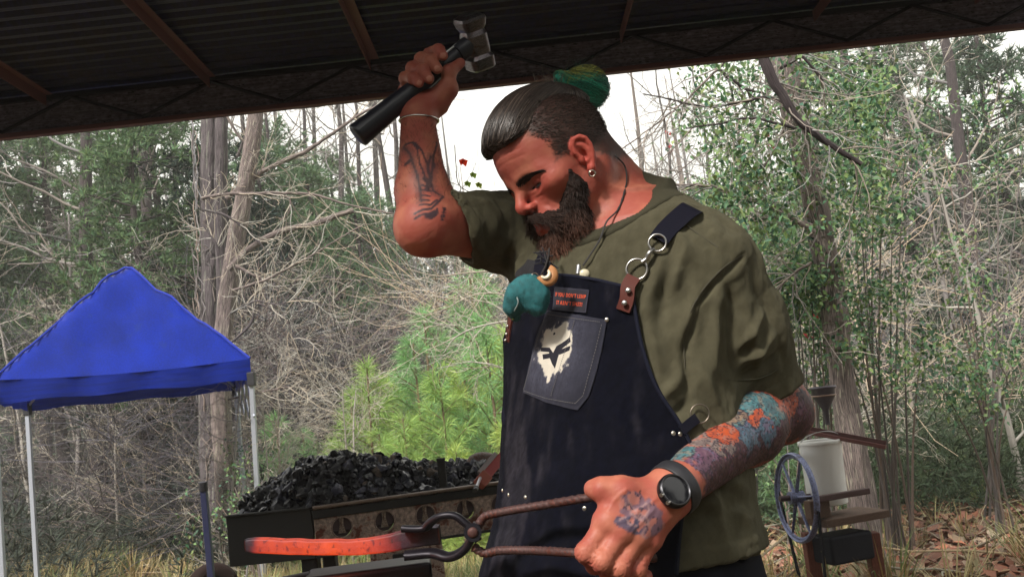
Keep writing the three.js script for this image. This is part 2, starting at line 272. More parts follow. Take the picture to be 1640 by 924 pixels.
function earD(x, y, z) {                                                // his left ear; the right one is mirrored
  const eS = 0.88, dx = (x - EA.x) / eS, dy = (y - EA.y) / eS, dz = (z - EA.z) / eS, a = dx * ea.x + dy * ea.y + dz * ea.z, b = dx * eb.x + dy * eb.y + dz * eb.z, c = dx * ec.x + dy * ec.y + dz * ec.z;
  if (len3(a - 0.015, b, c) > 0.07) return (len3(a - 0.015, b, c) - 0.045) * eS;
  let d = ell(a - 0.015, b - 0.004, c + 0.001, 0.0175, 0.031, 0.0055);
  d = smax(d, -ell(a - 0.010, b + 0.002, c - 0.007, 0.0095, 0.0135, 0.0105), 0.004);
  let h = 1e9; for (let i = 1; i < helix.length; i++) h = Math.min(h, cone(a, b, c, helix[i - 1][0], helix[i - 1][1], 0.003 + (i > 1 ? 0.002 : 0), helix[i][0], helix[i][1], 0.005, 0.0042, i === 9 ? 0.005 : 0.0042));
  let n = 1e9; for (let i = 1; i < anti.length; i++) n = Math.min(n, cone(a, b, c, ...anti[i - 1], 0.0035, ...anti[i], 0.0035, 0.0030, 0.0032));
  d = smin(d, h, 0.004); d = smin(d, n, 0.004);
  d = smin(d, len3(a - 0.007, b + 0.028, c - 0.002) - 0.0075, 0.006);     // lobe
  return smin(d, ell(a - 0.001, b + 0.006, c - 0.003, 0.004, 0.007, 0.005), 0.004) * eS;   // tragus
}
function skullD(x, y, z) { return smin(ell(x, y - 0.036, z - 0.001, 0.078, 0.086, 0.104), ell(x, y + 0.012, z - 0.028, 0.064, 0.086, 0.060), 0.03); }
function headL(x, y, z) {
  const ax = Math.abs(x);
  let d = skullD(x, y, z);
  if (d > 0.08) return d - 0.045;
  d = smin(d, cone(ax, y, z, 0.052, -0.052, 0.0, 0.014, -0.106, 0.068, 0.020, 0.020), 0.03);          // jaw
  d = smin(d, ell(x, y + 0.075, z - 0.075, 0.034, 0.034, 0.026), 0.025);                           // muzzle
  d = smin(d, ell(ax - 0.050, y + 0.022, z - 0.058, 0.020, 0.016, 0.020), 0.028);                  // cheekbone
  d = smin(d, cone(ax, y, z, 0.012, 0.006, 0.0915, 0.047, 0.004, 0.070, 0.0095, 0.0085), 0.014);   // brow ridge
  d = smax(d, -ell(ax - 0.033, y + 0.009, z - 0.098, 0.0165, 0.0105, 0.0185), 0.012);               // eye socket
  d = smin(d, len3(ax - 0.033, y + 0.009, z - 0.0705) - 0.0132, 0.004);                            // eyelids over the ball
  d = smax(d, -ell(ax - 0.034, y + 0.0160, z - 0.0835, 0.0115, 0.0013, 0.005), 0.002);               // the slit between the lids
  d = smin(d, cone(x, y, z, 0, 0.004, 0.090, 0, -0.031, 0.109, 0.0075, 0.0092), 0.011);            // nose bridge
  d = smin(d, len3(x, y + 0.037, z - 0.1105) - 0.0090, 0.008);
  d = smin(d, ell(ax - 0.0125, y + 0.041, z - 0.100, 0.0058, 0.0064, 0.0090), 0.006);
  d = smax(d, -ell(ax - 0.0065, y + 0.0495, z - 0.105, 0.0036, 0.0045, 0.006), 0.003);
  d = smin(d, cone(ax, y, z, 0, -0.068, 0.1005, 0.021, -0.073, 0.088, 0.006, 0.003), 0.006);        // lips
  d = smin(d, cone(ax, y, z, 0, -0.0785, 0.0995, 0.018, -0.0765, 0.089, 0.0068, 0.003), 0.005);
  d = smax(d, -cone(ax, y, z, 0, -0.0735, 0.108, 0.024, -0.0745, 0.092, 0.0016, 0.001), 0.003);
  d = smin(d, earD(ax, y, z), 0.006);
  return d;
}
function headD(p) { const x = HI[0] * p.x + HI[4] * p.y + HI[8] * p.z + HI[12], y = HI[1] * p.x + HI[5] * p.y + HI[9] * p.z + HI[13], z = HI[2] * p.x + HI[6] * p.y + HI[10] * p.z + HI[14]; return headL(x, y, z) * HS; }

// ---- arms and hands
function chain(p, pts, rs, k) { let d = 1e9; for (let i = 1; i < pts.length; i++) d = smin(d, coneV(p, pts[i - 1], pts[i], rs[i - 1], rs[i]), k); return d; }
const foreR = V().lerpVectors(J.elR, J.wrR, 0.30).add(V(-0.004, 0, 0.004)), foreL = V().lerpVectors(J.elL, J.wrL, 0.30);
function armRD(p) {
  let d = coneV(p, J.shR, J.elR, 0.056, 0.044);
  d = smin(d, coneV(p, J.elR, foreR, 0.043, 0.0415), 0.03); d = smin(d, coneV(p, foreR, J.wrR, 0.0415, 0.0285), 0.02);
  return smin(d, len3(p.x - elbowR.x, p.y - elbowR.y, p.z - elbowR.z) - 0.018, 0.05);
}
const elbowR = P(668, 368, 0.05);
function armLD(p) {
  let d = coneV(p, J.shL, J.elL, 0.062, 0.047);
  d = smin(d, coneV(p, J.elL, foreL, 0.047, 0.0505), 0.03); d = smin(d, coneV(p, foreL, J.wrL, 0.0505, 0.029), 0.03);
  return smin(d, len3(p.x - elbowL.x, p.y - elbowL.y, p.z - elbowL.z) - 0.024, 0.06);
}
const elbowL = P(1262, 667, -0.03);
// right hand, closed round the hammer handle; the palm is behind the handle and faces us
const HR = {
  palm: [[P(676, 108, -0.100), 0.0125], [P(664, 120, -0.100), 0.0128], [P(655, 134, -0.098), 0.0122], [P(651, 150, -0.094), 0.0115]], wrist: P(672, 184, -0.062),
  fingers: [
    [[680, 108, -0.100], [690, 82, -0.070], [702, 81, -0.046], [709, 89, -0.036]], [[668, 120, -0.100], [675, 95, -0.066], [690, 98, -0.042], [700, 110, -0.033]],
    [[658, 134, -0.098], [661, 109, -0.063], [677, 113, -0.039], [687, 126, -0.030]], [[651, 150, -0.094], [649, 125, -0.063], [661, 125, -0.040], [671, 133, -0.031]]],
  rad: [[0.0115, 0.0108, 0.0100, 0.0088], [0.0118, 0.0112, 0.0104, 0.0090], [0.0112, 0.0107, 0.0100, 0.0088], [0.0105, 0.0097, 0.0090, 0.0080]],
  thumb: [P(702, 168, -0.062), P(717, 143, -0.058), P(719, 115, -0.054), P(737, 101, -0.062)], thumbR: [0.0185, 0.0150, 0.0115, 0.0088],
  core: P(690, 150, -0.085),
};
HR.fingers = HR.fingers.map((f) => f.map((q) => P(...q)));
function handRD(p) {
  const c = HR.core, far = len3(p.x - c.x, p.y - c.y, p.z - c.z); if (far > 0.17) return far - 0.11;
  let d = 1e9; for (const [m, r] of HR.palm) d = smin(d, coneV(p, HR.wrist, m, 0.022, r), 0.016);
  d = smin(d, coneV(p, HR.wrist, HR.thumb[1], 0.024, 0.017), 0.016);
  d = smin(d, coneV(p, P_heel, HR.palm[3][0], 0.020, 0.013), 0.016);
  HR.fingers.forEach((f, i) => { let e = chain(p, f, HR.rad[i], 0.004); for (let k = 1; k < 3; k++) e = smin(e, len3(p.x - f[k].x, p.y - f[k].y, p.z - f[k].z) - HR.rad[i][k] * 1.03, 0.006); d = smin(d, e, 0.0035); });
  return smin(d, chain(p, HR.thumb, HR.thumbR, 0.008), 0.007);
}
const P_heel = P(664, 168, -0.078);
// left hand, back of the hand to us, closed round both reins of the tongs
const HL = {
  palm: [[P(972, 836, 0.272), 0.0150], [P(996, 850, 0.276), 0.0148], [P(1020, 860, 0.268), 0.0140], [P(1043, 864, 0.255), 0.0128]], wrist: P(1070, 790, 0.236),
  fingers: [
    [[972, 836, 0.272], [939, 885, 0.284], [952, 906, 0.258], [968, 902, 0.234]], [[996, 850, 0.276], [964, 899, 0.290], [976, 920, 0.264], [990, 914, 0.238]],
    [[1020, 860, 0.268], [992, 910, 0.284], [1002, 931, 0.260], [1014, 924, 0.236]], [[1043, 864, 0.255], [1020, 912, 0.268], [1027, 930, 0.248], [1036, 922, 0.230]]],
  rad: [[0.0142, 0.0122, 0.0106, 0.0092], [0.0142, 0.0122, 0.0106, 0.0092], [0.0134, 0.0116, 0.0101, 0.0088], [0.0122, 0.0102, 0.0090, 0.0078]],
  thumb: [P(1036, 792, 0.246), P(994, 788, 0.262), P(964, 784, 0.264), P(949, 783, 0.256)], thumbR: [0.021, 0.0185, 0.0140, 0.0112],
  core: P(1000, 850, 0.25),
};
HL.fingers = HL.fingers.map((f) => f.map((q) => P(...q)));
function handLD(p) {
  const c = HL.core, far = len3(p.x - c.x, p.y - c.y, p.z - c.z); if (far > 0.2) return far - 0.13;
  let d = 1e9; for (const [m, r] of HL.palm) d = smin(d, coneV(p, HL.wrist, m, 0.0245, r), 0.02);
  d = smin(d, coneV(p, HL.thumb[1], HL.palm[0][0], 0.014, 0.0135), 0.02);
  HL.palm.forEach(([m, r], i) => { d = smin(d, len3(p.x - m.x, p.y - m.y, p.z - m.z - 0.003) - r * 0.95, 0.008); });
  HL.fingers.forEach((f, i) => { let e = chain(p, f, HL.rad[i], 0.005); e = smin(e, len3(p.x - f[1].x, p.y - f[1].y, p.z - f[1].z) - HL.rad[i][1] * 1.08, 0.006); d = smin(d, e, 0.0055); });
  d = smin(d, chain(p, HL.thumb, HL.thumbR, 0.012), 0.012);
  for (let i = 0; i < 3; i++) d += 0.0012 * Math.exp(-((coneV(p, V().lerpVectors(HL.palm[i][0], HL.palm[i + 1][0], 0.5), HL.wrist, 0, 0) / 0.006) ** 2)) * 0;   // hollows between the tendons are in the relief below
  return d;
}
const neckA = fromHead(0, -0.045, -0.030), neckB = V().lerpVectors(J.neck, P(985, 352, -0.03), 1);
function neckD(p) {
  let d = coneV(p, neckA, neckB, 0.058, 0.068);
  const n2 = fromHead(0, -0.01, -0.052); d = smin(d, coneV(p, n2, P(996, 325, -0.07), 0.050, 0.062), 0.03);         // nape
  return smin(d, coneV(p, fromHead(0.062, -0.03, -0.03), P(972, 385, 0.05), 0.012, 0.010), 0.03);                // the cord of the neck
}
function skinD(p) {
  let d = Math.min(armRD(p), armLD(p)); d = smin(d, handRD(p), 0.014); d = smin(d, handLD(p), 0.014);
  const bust = smax(smin(torsoD(p, 0.003), shoulderLine(p, -0.001), 0.05), P_cut - p.y, 0.01);
  d = smin(d, bust, 0.03); d = smin(d, smin(neckD(p), headD(p), 0.014), 0.02);
  return d;
}
const P_cut = P(985, 428, 0).y;

// ---- colours of the skin: complexion, stubble, tattoos
const SK = [0.315, 0.097, 0.063], mixc = (a, b, t) => [lerp(a[0], b[0], t), lerp(a[1], b[1], t), lerp(a[2], b[2], t)];
const onSkin = (f, list) => list.map(([x, y]) => hit(f, x, y)).filter(Boolean);
const inkR = [                                                         // the line drawing on his right forearm
  [[648, 232], [660, 228], [668, 238], [672, 262], [680, 282]], [[664, 228], [676, 242], [684, 262], [690, 286]], [[700, 228], [694, 250], [692, 272], [688, 288]], [[646, 236], [656, 246], [661, 262], [668, 280], [672, 300], [674, 322]],
  [[690, 250], [684, 270], [688, 284]], [[696, 262], [690, 290], [694, 306], [704, 312]], [[676, 296], [686, 300], [692, 296]], [[676, 304], [690, 306]], [[674, 312], [688, 314]], [[673, 320], [687, 321]], [[672, 328], [690, 328], [700, 320]],
  [[664, 342], [676, 336], [690, 334], [700, 326], [710, 314]], [[664, 350], [674, 344], [684, 342]], [[682, 344], [690, 350], [698, 344], [700, 334]],
].map((l) => onSkin(armRD, l)), inkBlob = [onSkin(armRD, [[684, 346], [698, 340]]), onSkin(armRD, [[650, 262], [658, 256]]), onSkin(armRD, [[680, 286], [686, 292], [684, 304]])];
const inkCuff = onSkin(armRD, [[712, 334], [708, 350]]);
const handInk = [[[1002, 806], [1012, 824], [1028, 834]], [[1006, 800], [1018, 818], [1034, 828]], [[1028, 812], [1036, 806], [1040, 816], [1034, 826], [1040, 838]], [[992, 832], [1002, 828], [1008, 840], [1020, 842]], [[1034, 846], [1028, 858], [1036, 862]], [[1020, 822], [1030, 834], [1044, 846]]].map((l) => onSkin(handLD, l));
const handPatch = onSkin(handLD, [[1014, 812], [1030, 822], [1042, 836]]), handPatch2 = onSkin(handLD, [[996, 836], [1018, 844]]);
const freckle = onSkin(handLD, [[1022, 792], [1026, 788], [1020, 796]]);
const axL = V().subVectors(J.wrL, J.elL), lenL = axL.length(); axL.normalize();
const axU = V().subVectors(J.elL, J.shL).normalize();
const TATS = [                                                         // the coloured sleeve: fields of ink [pixel x, y, radius, colour]
  [1183, 648, 22, 0], [1205, 640, 14, 0], [1240, 655, 24, 0], [1200, 692, 26, 1], [1190, 680, 14, 0], [1150, 690, 26, 2], [1172, 664, 24, 3], [1158, 660, 12, 4], [1120, 705, 22, 5], [1098, 722, 18, 0], [1084, 738, 12, 0], [1130, 722, 22, 4], [1105, 748, 20, 4], [1080, 752, 10, 6], [1110, 770, 15, 2], [1128, 785, 18, 7],
  [1235, 690, 22, 1], [1215, 720, 24, 7], [1180, 740, 26, 7], [1250, 640, 20, 2], [1270, 650, 22, 2], [1255, 690, 24, 7], [1285, 670, 26, 7], [1155, 755, 22, 7], [1160, 720, 20, 5], [1140, 660, 14, 0], [1128, 676, 12, 3], [1226, 665, 12, 2], [1208, 668, 10, 2],
].map(([x, y, r, c]) => [hit(armLD, x, y), r / 1060, c]).filter((t) => t[0]);
const TINK = [[0.062, 0.195, 0.220], [0.075, 0.150, 0.215], [0.48, 0.088, 0.030], [0.27, 0.20, 0.14], [0.16, 0.080, 0.135], [0.22, 0.18, 0.165], [0.42, 0.04, 0.05], [0.075, 0.028, 0.036]];
const _w = V();
function tattooL(p) {
  const f = 34, g = 85; _w.set(p.x + 0.012 * noise(p.x * f, p.y * f, p.z * f) + 0.004 * noise(p.x * g, p.y * g, p.z * g), p.y + 0.012 * noise(p.x * f + 9, p.y * f, p.z * f) + 0.004 * noise(p.x * g + 9, p.y * g, p.z * g), p.z + 0.012 * noise(p.x * f, p.y * f + 9, p.z * f)); let best = 1e9, second = 1e9, bi = 2;
  for (const [q, r, c] of TATS) { const d = _w.distanceTo(q) / r; if (d < best) { second = best; best = d; bi = c; } else if (d < second) second = d; }
  let c = best < 1.7 ? TINK[bi] : mixc(TINK[2], TINK[7], sstep(-0.2, 0.3, noise(p.x * 20, p.y * 20, p.z * 20)));
  const n3 = noise(_w.x * 62, _w.y * 62, _w.z * 62), n4 = noise(_w.x * 90 + 5, _w.y * 90, _w.z * 90);
  c = mixc(c, [0.27, 0.22, 0.20], 0.18 * sstep(0.1, 0.6, n4)); c = mixc(c, TINK[(bi + 3) % 6], 0.55 * sstep(0.2, 0.45, n3)); c = mixc(c, [0.06, 0.04, 0.05], 0.45 * sstep(0.0, -0.6, n3));
  const line = Math.min((second - best) / 0.10, Math.abs(n3 - 0.2) / 0.085 + 0.1, Math.abs(n4 + 0.12) / 0.095 + 0.15);
  c = [c[0] * 0.82, c[1] * 0.78, c[2] * 0.78]; return mixc(c, [0.020, 0.016, 0.026], 0.9 * (1 - sstep(0.55, 1.1, line)));
}
const undercut = (q) => { const s = 0.047 + 0.012 * sstep(-0.05, 0.07, q.z); return Math.max(Math.abs(q.x) - s, 0.052 - q.y, -0.095 - q.z); };   // <0 on the long hair of the crown
function skinColor(p, n) {
  const f = 0.5 + 0.5 * fbm(p.x * 60, p.y * 60, p.z * 60, 3), f2 = fbm(p.x * 18, p.y * 18, p.z * 18, 2);
  let c = mixc(SK, [0.42, 0.145, 0.092], clamp(f * 0.7 + f2 * 0.5 - 0.1, 0, 1)); c = mixc(c, [0.29, 0.060, 0.046], clamp(0.35 - f2 * 1.4, 0, 0.65));
  const q = toHead(p), hd = q.length();
  if (hd < 0.19) {
    const ax = Math.abs(q.x);
    const nose = Math.exp(-(((q.y + 0.034) / 0.02) ** 2 + ((q.z - 0.108) / 0.02) ** 2)), ear = earD(ax, q.y, q.z) < 0.003 ? 1 : 0, cheek = Math.exp(-(((ax - 0.05) / 0.022) ** 2 + ((q.y + 0.028) / 0.02) ** 2));
    c = mixc(c, [0.42, 0.075, 0.055], clamp(nose * 0.6 + ear * 0.75 + cheek * 0.45, 0, 0.8));
    const lip = Math.exp(-(((q.y + 0.0745) / 0.008) ** 2 + (ax / 0.022) ** 4)) * (q.z > 0.085 ? 1 : 0); c = mixc(c, [0.42, 0.09, 0.075], lip);
    const lid = Math.exp(-(((ax - 0.034) / 0.016) ** 2 + ((q.y + 0.0160) / 0.0024) ** 2)) * (q.z > 0.06 ? 1 : 0); c = mixc(c, [0.03, 0.016, 0.014], lid * 0.9);   // lashes
    // cropped hair at the sides and back of the head, its edge broken by single hairs
    const speck = noise(p.x * 420, p.y * 420, p.z * 420), front = 0.056 - 0.008 * Math.sin(q.y * 50) + 0.012 * sstep(0.03, 0.06, q.y), edge = Math.min(front - q.z, q.y - (ax > 0.04 ? lerp(-0.048, 0.0, sstep(-0.06, 0.02, q.z)) : -0.05)) + 0.004 * noise(p.x * 160, p.y * 160, p.z * 160);
    const crop = q.y > -0.06 && ear === 0 ? sstep(-0.006, 0.012, edge) : 0;
    c = mixc(c, [0.030 + 0.012 * speck, 0.021 + 0.009 * speck, 0.018 + 0.007 * speck], crop * clamp(0.93 + 0.12 * speck, 0, 1));
    if (ear === 0 && q.z < 0.03 && q.y < 0 && q.y > -0.1 && crop < 0.5) c = mixc(c, [0.12, 0.05, 0.04], 0.35 * clamp(0.3 + speck, 0, 1) * sstep(-0.1, -0.04, q.y));
  }
  const dh = p.distanceTo(HR.core), dl = p.distanceTo(HL.core);
  if (dh < 0.12) { for (let i = 0; i < 4; i++) { const t = HR.fingers[i][3]; const nl = t.clone().addScaledVector(CAMZ, 0.0085); if (p.distanceTo(nl) < 0.0055) c = mixc(c, [0.58, 0.27, 0.20], 0.55); } }
  if (p.x < P_armX && dh > 0.07) {                                        // right forearm
    let d = 1; for (const l of inkR) d = Math.min(d, polyDist(p, l) / 0.0027); for (const l of inkBlob) if (l.length > 1) d = Math.min(d, polyDist(p, l) / 0.006 + 0.15 * noise(p.x * 300, p.y * 300, p.z * 300)); if (inkCuff.length > 1) d = Math.min(d, polyDist(p, inkCuff) / 0.005 + 0.5 * sstep(0, 0.6, Math.sin(p.y * 1600)));
    c = mixc(c, [0.022, 0.018, 0.026], 0.93 * (1 - sstep(0.5, 1.0, d)));
    const s = Math.min(...inkR.slice(3, 6).map((l) => polyDist(p, l))); c = mixc(c, [0.075, 0.04, 0.04], 0.55 * (1 - sstep(0.004, 0.012, s + 0.004 * noise(p.x * 200, p.y * 200, p.z * 200))));
  }
  const t = V().subVectors(p, J.elL).dot(axL) / lenL;
  if (p.x > P_leftX) {
    const up = V().subVectors(p, J.elL), radial = up.clone().addScaledVector(axL, -t * lenL).length();
    if ((t > -0.6 && t < 0.93 && radial < 0.09) || (p.y > J.elL.y && p.distanceTo(J.elL) < 0.2)) c = mixc(c, tattooL(p), sstep(0.97, 0.9, t + 0.04 * noise(p.x * 60, p.y * 60, p.z * 60)));
  }
  if (dl < 0.14) {
    const w = 0.004 * noise(p.x * 75, p.y * 75, p.z * 75), dp = polyDist(p, handPatch) + w, dp2 = polyDist(p, handPatch2) + w * 0.6;
    c = mixc(c, [0.115, 0.075, 0.105], 0.9 * (1 - sstep(0.018, 0.021, dp))); c = mixc(c, [0.05, 0.05, 0.085], 0.9 * (1 - sstep(0.0075, 0.0095, dp2)));
    const u = noise(p.x * 62, p.y * 62, p.z * 62 + 5); if (dp < 0.019) { c = mixc(c, [0.36, 0.13, 0.10], 0.8 * sstep(0.22, 0.32, u)); c = mixc(c, [0.025, 0.02, 0.035], 0.85 * (1 - sstep(0.03, 0.07, Math.abs(u - 0.2)))); }
    let d = 1; for (const l of handInk) d = Math.min(d, polyDist(p, l) / 0.0018); c = mixc(c, [0.27, 0.16, 0.155], 0.75 * (1 - sstep(0.55, 1, d)));
    for (const q of freckle) if (p.distanceTo(q) < 0.0014) c = [0.04, 0.02, 0.02];
  }
  return c;
}
const CAMZ = V(0.1, -0.3, 0.95).normalize(), P_armX = P(735, 340, 0).x, P_leftX = P(1030, 700, 0.1).x;
const man = thing('person', 'bearded blacksmith in olive shirt and dark denim apron raising a hammer beside the forge', 'person', [J.neck.x, 0, J.neck.z]);
const VEINS = [[[1050, 800], [1022, 818], [1004, 832], [988, 838]], [[1046, 818], [1026, 838], [1012, 852]], [[1022, 818], [1016, 838], [1006, 848]], [[1004, 784], [985, 800], [975, 815]]].map((l) => onSkin(handLD, l));
const wrinkles = (() => { const L = []; const Q = (l) => l.map(([x, y, z]) => { const q = V(x, y, z); for (let m = 0; m < 8; m++) q.z -= headL(q.x, q.y, q.z) * 0.9; return q; });
  for (const y of [0.040, 0.052]) L.push([Q([[0.045, y - 0.004, 0.1], [0.025, y, 0.1], [0, y + 0.001, 0.11], [-0.025, y, 0.1]]), 0.0018, -0.0009]);
  L.push([Q([[0.006, 0.004, 0.1], [0.005, 0.016, 0.1]]), 0.0016, -0.0011], [Q([[0.018, -0.026, 0.1], [0.030, -0.026, 0.1], [0.044, -0.020, 0.09]]), 0.0018, -0.0008], [Q([[0.020, -0.033, 0.1], [0.034, -0.034, 0.1]]), 0.0022, -0.0006], [Q([[0.019, -0.040, 0.11], [0.030, -0.052, 0.1], [0.036, -0.062, 0.09]]), 0.0026, -0.0014], [Q([[0.047, -0.010, 0.09], [0.056, -0.006, 0.08]]), 0.0014, -0.0008], [Q([[0.047, -0.014, 0.09], [0.057, -0.014, 0.08]]), 0.0014, -0.0008], [Q([[0.018, -0.003, 0.1], [0.034, 0.001, 0.1], [0.047, -0.004, 0.09]]), 0.0016, -0.0010]); return L; })();
const relief = (p, n) => {                                              // pores, tendons, veins, creases
  let d = 0.00022 * noise(p.x * 330, p.y * 330, p.z * 330) + 0.0004 * fbm(p.x * 70, p.y * 70, p.z * 70, 2);
  if (p.distanceTo(headC) < 0.15) { const q = toHead(p); for (const [l, w, h] of wrinkles) d += h * Math.exp(-((polyDist(q, l) / w) ** 2)); }
  if (p.distanceTo(HL.core) < 0.13) {
    for (let i = 0; i < 4; i++) { const s = coneV(p, HL.palm[i][0], V().lerpVectors(HL.palm[i][0], HL.wrist, 0.75), 0, 0) - 0.012; d += 0.0016 * Math.exp(-((Math.max(0, s) / 0.0035) ** 2)) * (n.z > 0 ? 1 : 0); }
    for (const v of VEINS) d += 0.0011 * Math.exp(-((polyDist(p, v) / 0.0024) ** 2));
    for (const f of HL.fingers) { const q = p.clone().sub(f[1]), ax = V().subVectors(f[1], f[0]).normalize(), s = q.dot(ax); if (q.length() < 0.02) d += 0.0007 * Math.sin(s * 2600); }
  }
  if (p.distanceTo(HR.core) < 0.13) for (const f of HR.fingers) for (const k of [1, 2]) { const q = p.clone().sub(f[k]); if (q.length() < 0.016) d += 0.0004 * Math.sin(q.dot(V().subVectors(f[k], f[k - 1]).normalize()) * 3000); }
  return d;
};
const skinMat = new THREE.MeshPhysicalMaterial({ vertexColors: true, roughness: 0.52, specularIntensity: 0.5 });
part('body', sdfMesh(skinD, V(-0.26, P_cut - 0.52, -0.26), V(0.58, 1.82, 0.36), 0.0024, { color: skinColor, displace: relief, slack: 1.5 }), skinMat, man);
// eyes under the lids
for (const s of [-1, 1]) { const g = new THREE.SphereGeometry(0.0124 * HS, 20, 14); const c = fromHead(s * 0.033, -0.009, 0.0705); g.translate(c.x, c.y, c.z); part('eye', g, M([0.10, 0.075, 0.065], 0.25), man); }
// ---- hair, beard, brows: a lock-shaped bed and single strands over it
function strands(geo, list, color) { for (const s of list) geo.tube(s.pts, s.r ?? ((t) => 0.00042 * (1 - 0.75 * t)), 3, { caps: false, color: s.c ?? color }); }
const hg = (f, p, e = 0.002) => V(f(V(p.x + e, p.y, p.z)) - f(V(p.x - e, p.y, p.z)), f(V(p.x, p.y + e, p.z)) - f(V(p.x, p.y - e, p.z)), f(V(p.x, p.y, p.z + e)) - f(V(p.x, p.y, p.z - e))).normalize();
const LH = (p) => skullD(p.x, p.y, p.z);
const hr = rngOf(77), vary = (c, a) => { const k = 1 + a * (hr() - 0.5) * 2; return rgb(c[0] * k, c[1] * k, c[2] * k); };
// long hair of the crown, in head axes: combed back from the forehead into the bun
const knot = V(0.006, 0.112, -0.072);
const crownE = (p) => ell(p.x, p.y - 0.038, p.z - 0.004, 0.080, 0.102, 0.119);
function crownD(p) {
  const d = crownE(p), under = undercut(p), fore = p.z - 0.128 + Math.max(0, 0.090 - p.y) * 1.2;
  return smax(smax(d, under, 0.012), Math.max(0.064 - p.y, fore - 0.0), 0.012);
}
{
  const groove = (p) => { const a = Math.atan2(p.x, p.y - 0.02); return 0.0016 * noise(a * 26, p.z * 8, 1) + 0.0012 * noise(a * 70, p.z * 10, 4); };
  const g = sdfMesh(crownD, V(-0.1, 0.03, -0.15), V(0.1, 0.17, 0.15), 0.0028, { displace: groove, color: (p) => { const k = 0.75 + 0.5 * noise(Math.atan2(p.x, p.y - 0.02) * 40, p.z * 14, 2); return [0.028 * k, 0.020 * k, 0.017 * k]; }, slack: 2 });
  g.applyMatrix4(headM);
  const hair = part('hair', g, MDV(0.5, { specularIntensity: 0.4 }), man), S = new Geo();
  // every lock starts somewhere on the crown and runs back along it to the knot
  const cg = sdfMesh(crownD, V(-0.1, 0.03, -0.15), V(0.1, 0.17, 0.15), 0.006, {}), cp = cg.attributes.position;
  const T = V(), nn = V();
  for (let k = 0; k < 6200; k++) {
    const i = Math.floor(hr() * cp.count), p = V(cp.getX(i) + (hr() - 0.5) * 0.006, cp.getY(i) + (hr() - 0.5) * 0.006, cp.getZ(i) + (hr() - 0.5) * 0.006), pts = [], lift = 0.0004 + 0.0014 * hr() ** 2, L = 0.045 + 0.06 * hr(), wob = (hr() - 0.5) * 0.25;
    if (p.x < -0.045) continue;
    for (let s = 0; s <= 8; s++) {
      for (let q = 0; q < 2; q++) { nn.copy(hg(crownD, p)); p.addScaledVector(nn, -(crownD(p) - lift)); }
      pts.push(p.clone().applyMatrix4(headM));
      T.copy(knot).sub(p); if (T.length() < 0.014) break; T.y += 0.035 * sstep(-0.02, 0.09, p.z); T.addScaledVector(nn, -T.dot(nn)).normalize(); T.x += wob * 0.4 * Math.sin(s * 0.8); p.addScaledVector(T, L / 8);
    }
    if (pts.length > 3) S.tube(pts, (t) => 0.0006 * (1 - 0.6 * t), 3, { caps: false, color: hr() < 0.22 ? vary([0.12, 0.088, 0.070], 0.4) : vary([0.042, 0.029, 0.024], 0.6) });
  }
  part('hair_strands', S, MV(0.35), hair);
  // stray hairs above the crown, against the sky
  const F = new Geo();
  for (let k = 0; k < 70; k++) {
    const a = knot.clone().add(V((hr() - 0.5) * 0.04, -0.002 + hr() * 0.006, -0.004 + hr() * 0.06)).applyMatrix4(headM), up = V((hr() - 0.5) * 1.3 - 0.2, 0.7 + hr(), (hr() - 0.5)).normalize(), L = 0.012 + 0.026 * hr(), side = V(hr() - 0.5, hr() - 0.5, hr() - 0.5).multiplyScalar(0.03);
    const pts = []; for (let i = 0; i <= 7; i++) { const t = i / 7; pts.push(a.clone().addScaledVector(up, L * t).addScaledVector(side, Math.sin(t * 4 + k) * t)); }
    F.tube(pts, (t) => 0.00045 * (1 - 0.6 * t), 3, { caps: false, color: vary([0.20, 0.16, 0.13], 0.4) });
  }
  part('stray_hair', F, MV(0.5), hair);
  // bun: hair dyed green and wound round, yellow on the top, held by a band
  const bc = PD(931, 145, 1.555), ax = rayDir(938, 141), e1 = V(1, 0, 0).applyQuaternion(camera.quaternion), e2 = V(0, 1, 0).applyQuaternion(camera.quaternion);
  const along = e1.clone().multiplyScalar(0.80).addScaledVector(e2, 0.50).addScaledVector(ax, 0.25).normalize(), out2 = V().crossVectors(along, ax).normalize(), out3 = V().crossVectors(along, out2);
  const loc = (p) => { const d = p.clone().sub(bc); return V(d.dot(along), d.dot(out2), d.dot(out3)); };
  const bunD = (p) => { const q = loc(p); let d = ell(q.x - 0.002, q.y, q.z, 0.040, 0.034, 0.031); d = smin(d, len3(q.x - 0.020, q.y + 0.004, q.z) - 0.024, 0.02); const s = p.clone().sub(PD(897, 126, 1.53)); return smin(d, s.length() - 0.011, 0.016); };
  const bunCol = (p, v = 1) => { const q = loc(p), k = (0.6 + 0.5 * noise(q.x * 120, q.y * 50, q.z * 50)) * v, top = sstep(0.010, 0.022, -q.y * (out2.y > 0 ? -1 : 1) - 0.4 * (0.01 - q.x) + 0.006 * noise(q.x * 60, 1, q.z * 60)), dark = sstep(0.016, 0.036, q.x) * 0.85; let c = [0.034 * k, 0.43 * k, 0.28 * k]; c = mixc(c, [0.025 * k, 0.11 * k, 0.11 * k], dark); return mixc(c, [0.48 * k, 0.40 * k, 0.04 * k], top * 0.8 * sstep(-0.026, -0.014, q.x)); };
  const bun = part('bun', sdfMesh(bunD, bc.clone().addScalar(-0.075), bc.clone().addScalar(0.075), 0.0025, { color: (p) => bunCol(p), displace: (p) => { const q = loc(p), a = Math.atan2(q.y, q.z); return 0.0022 * noise(a * 5 + q.x * 60, q.x * 20, 7) + 0.001 * noise(a * 14 + q.x * 120, 2, 1); } }), MV(0.6), hair), B = new Geo();
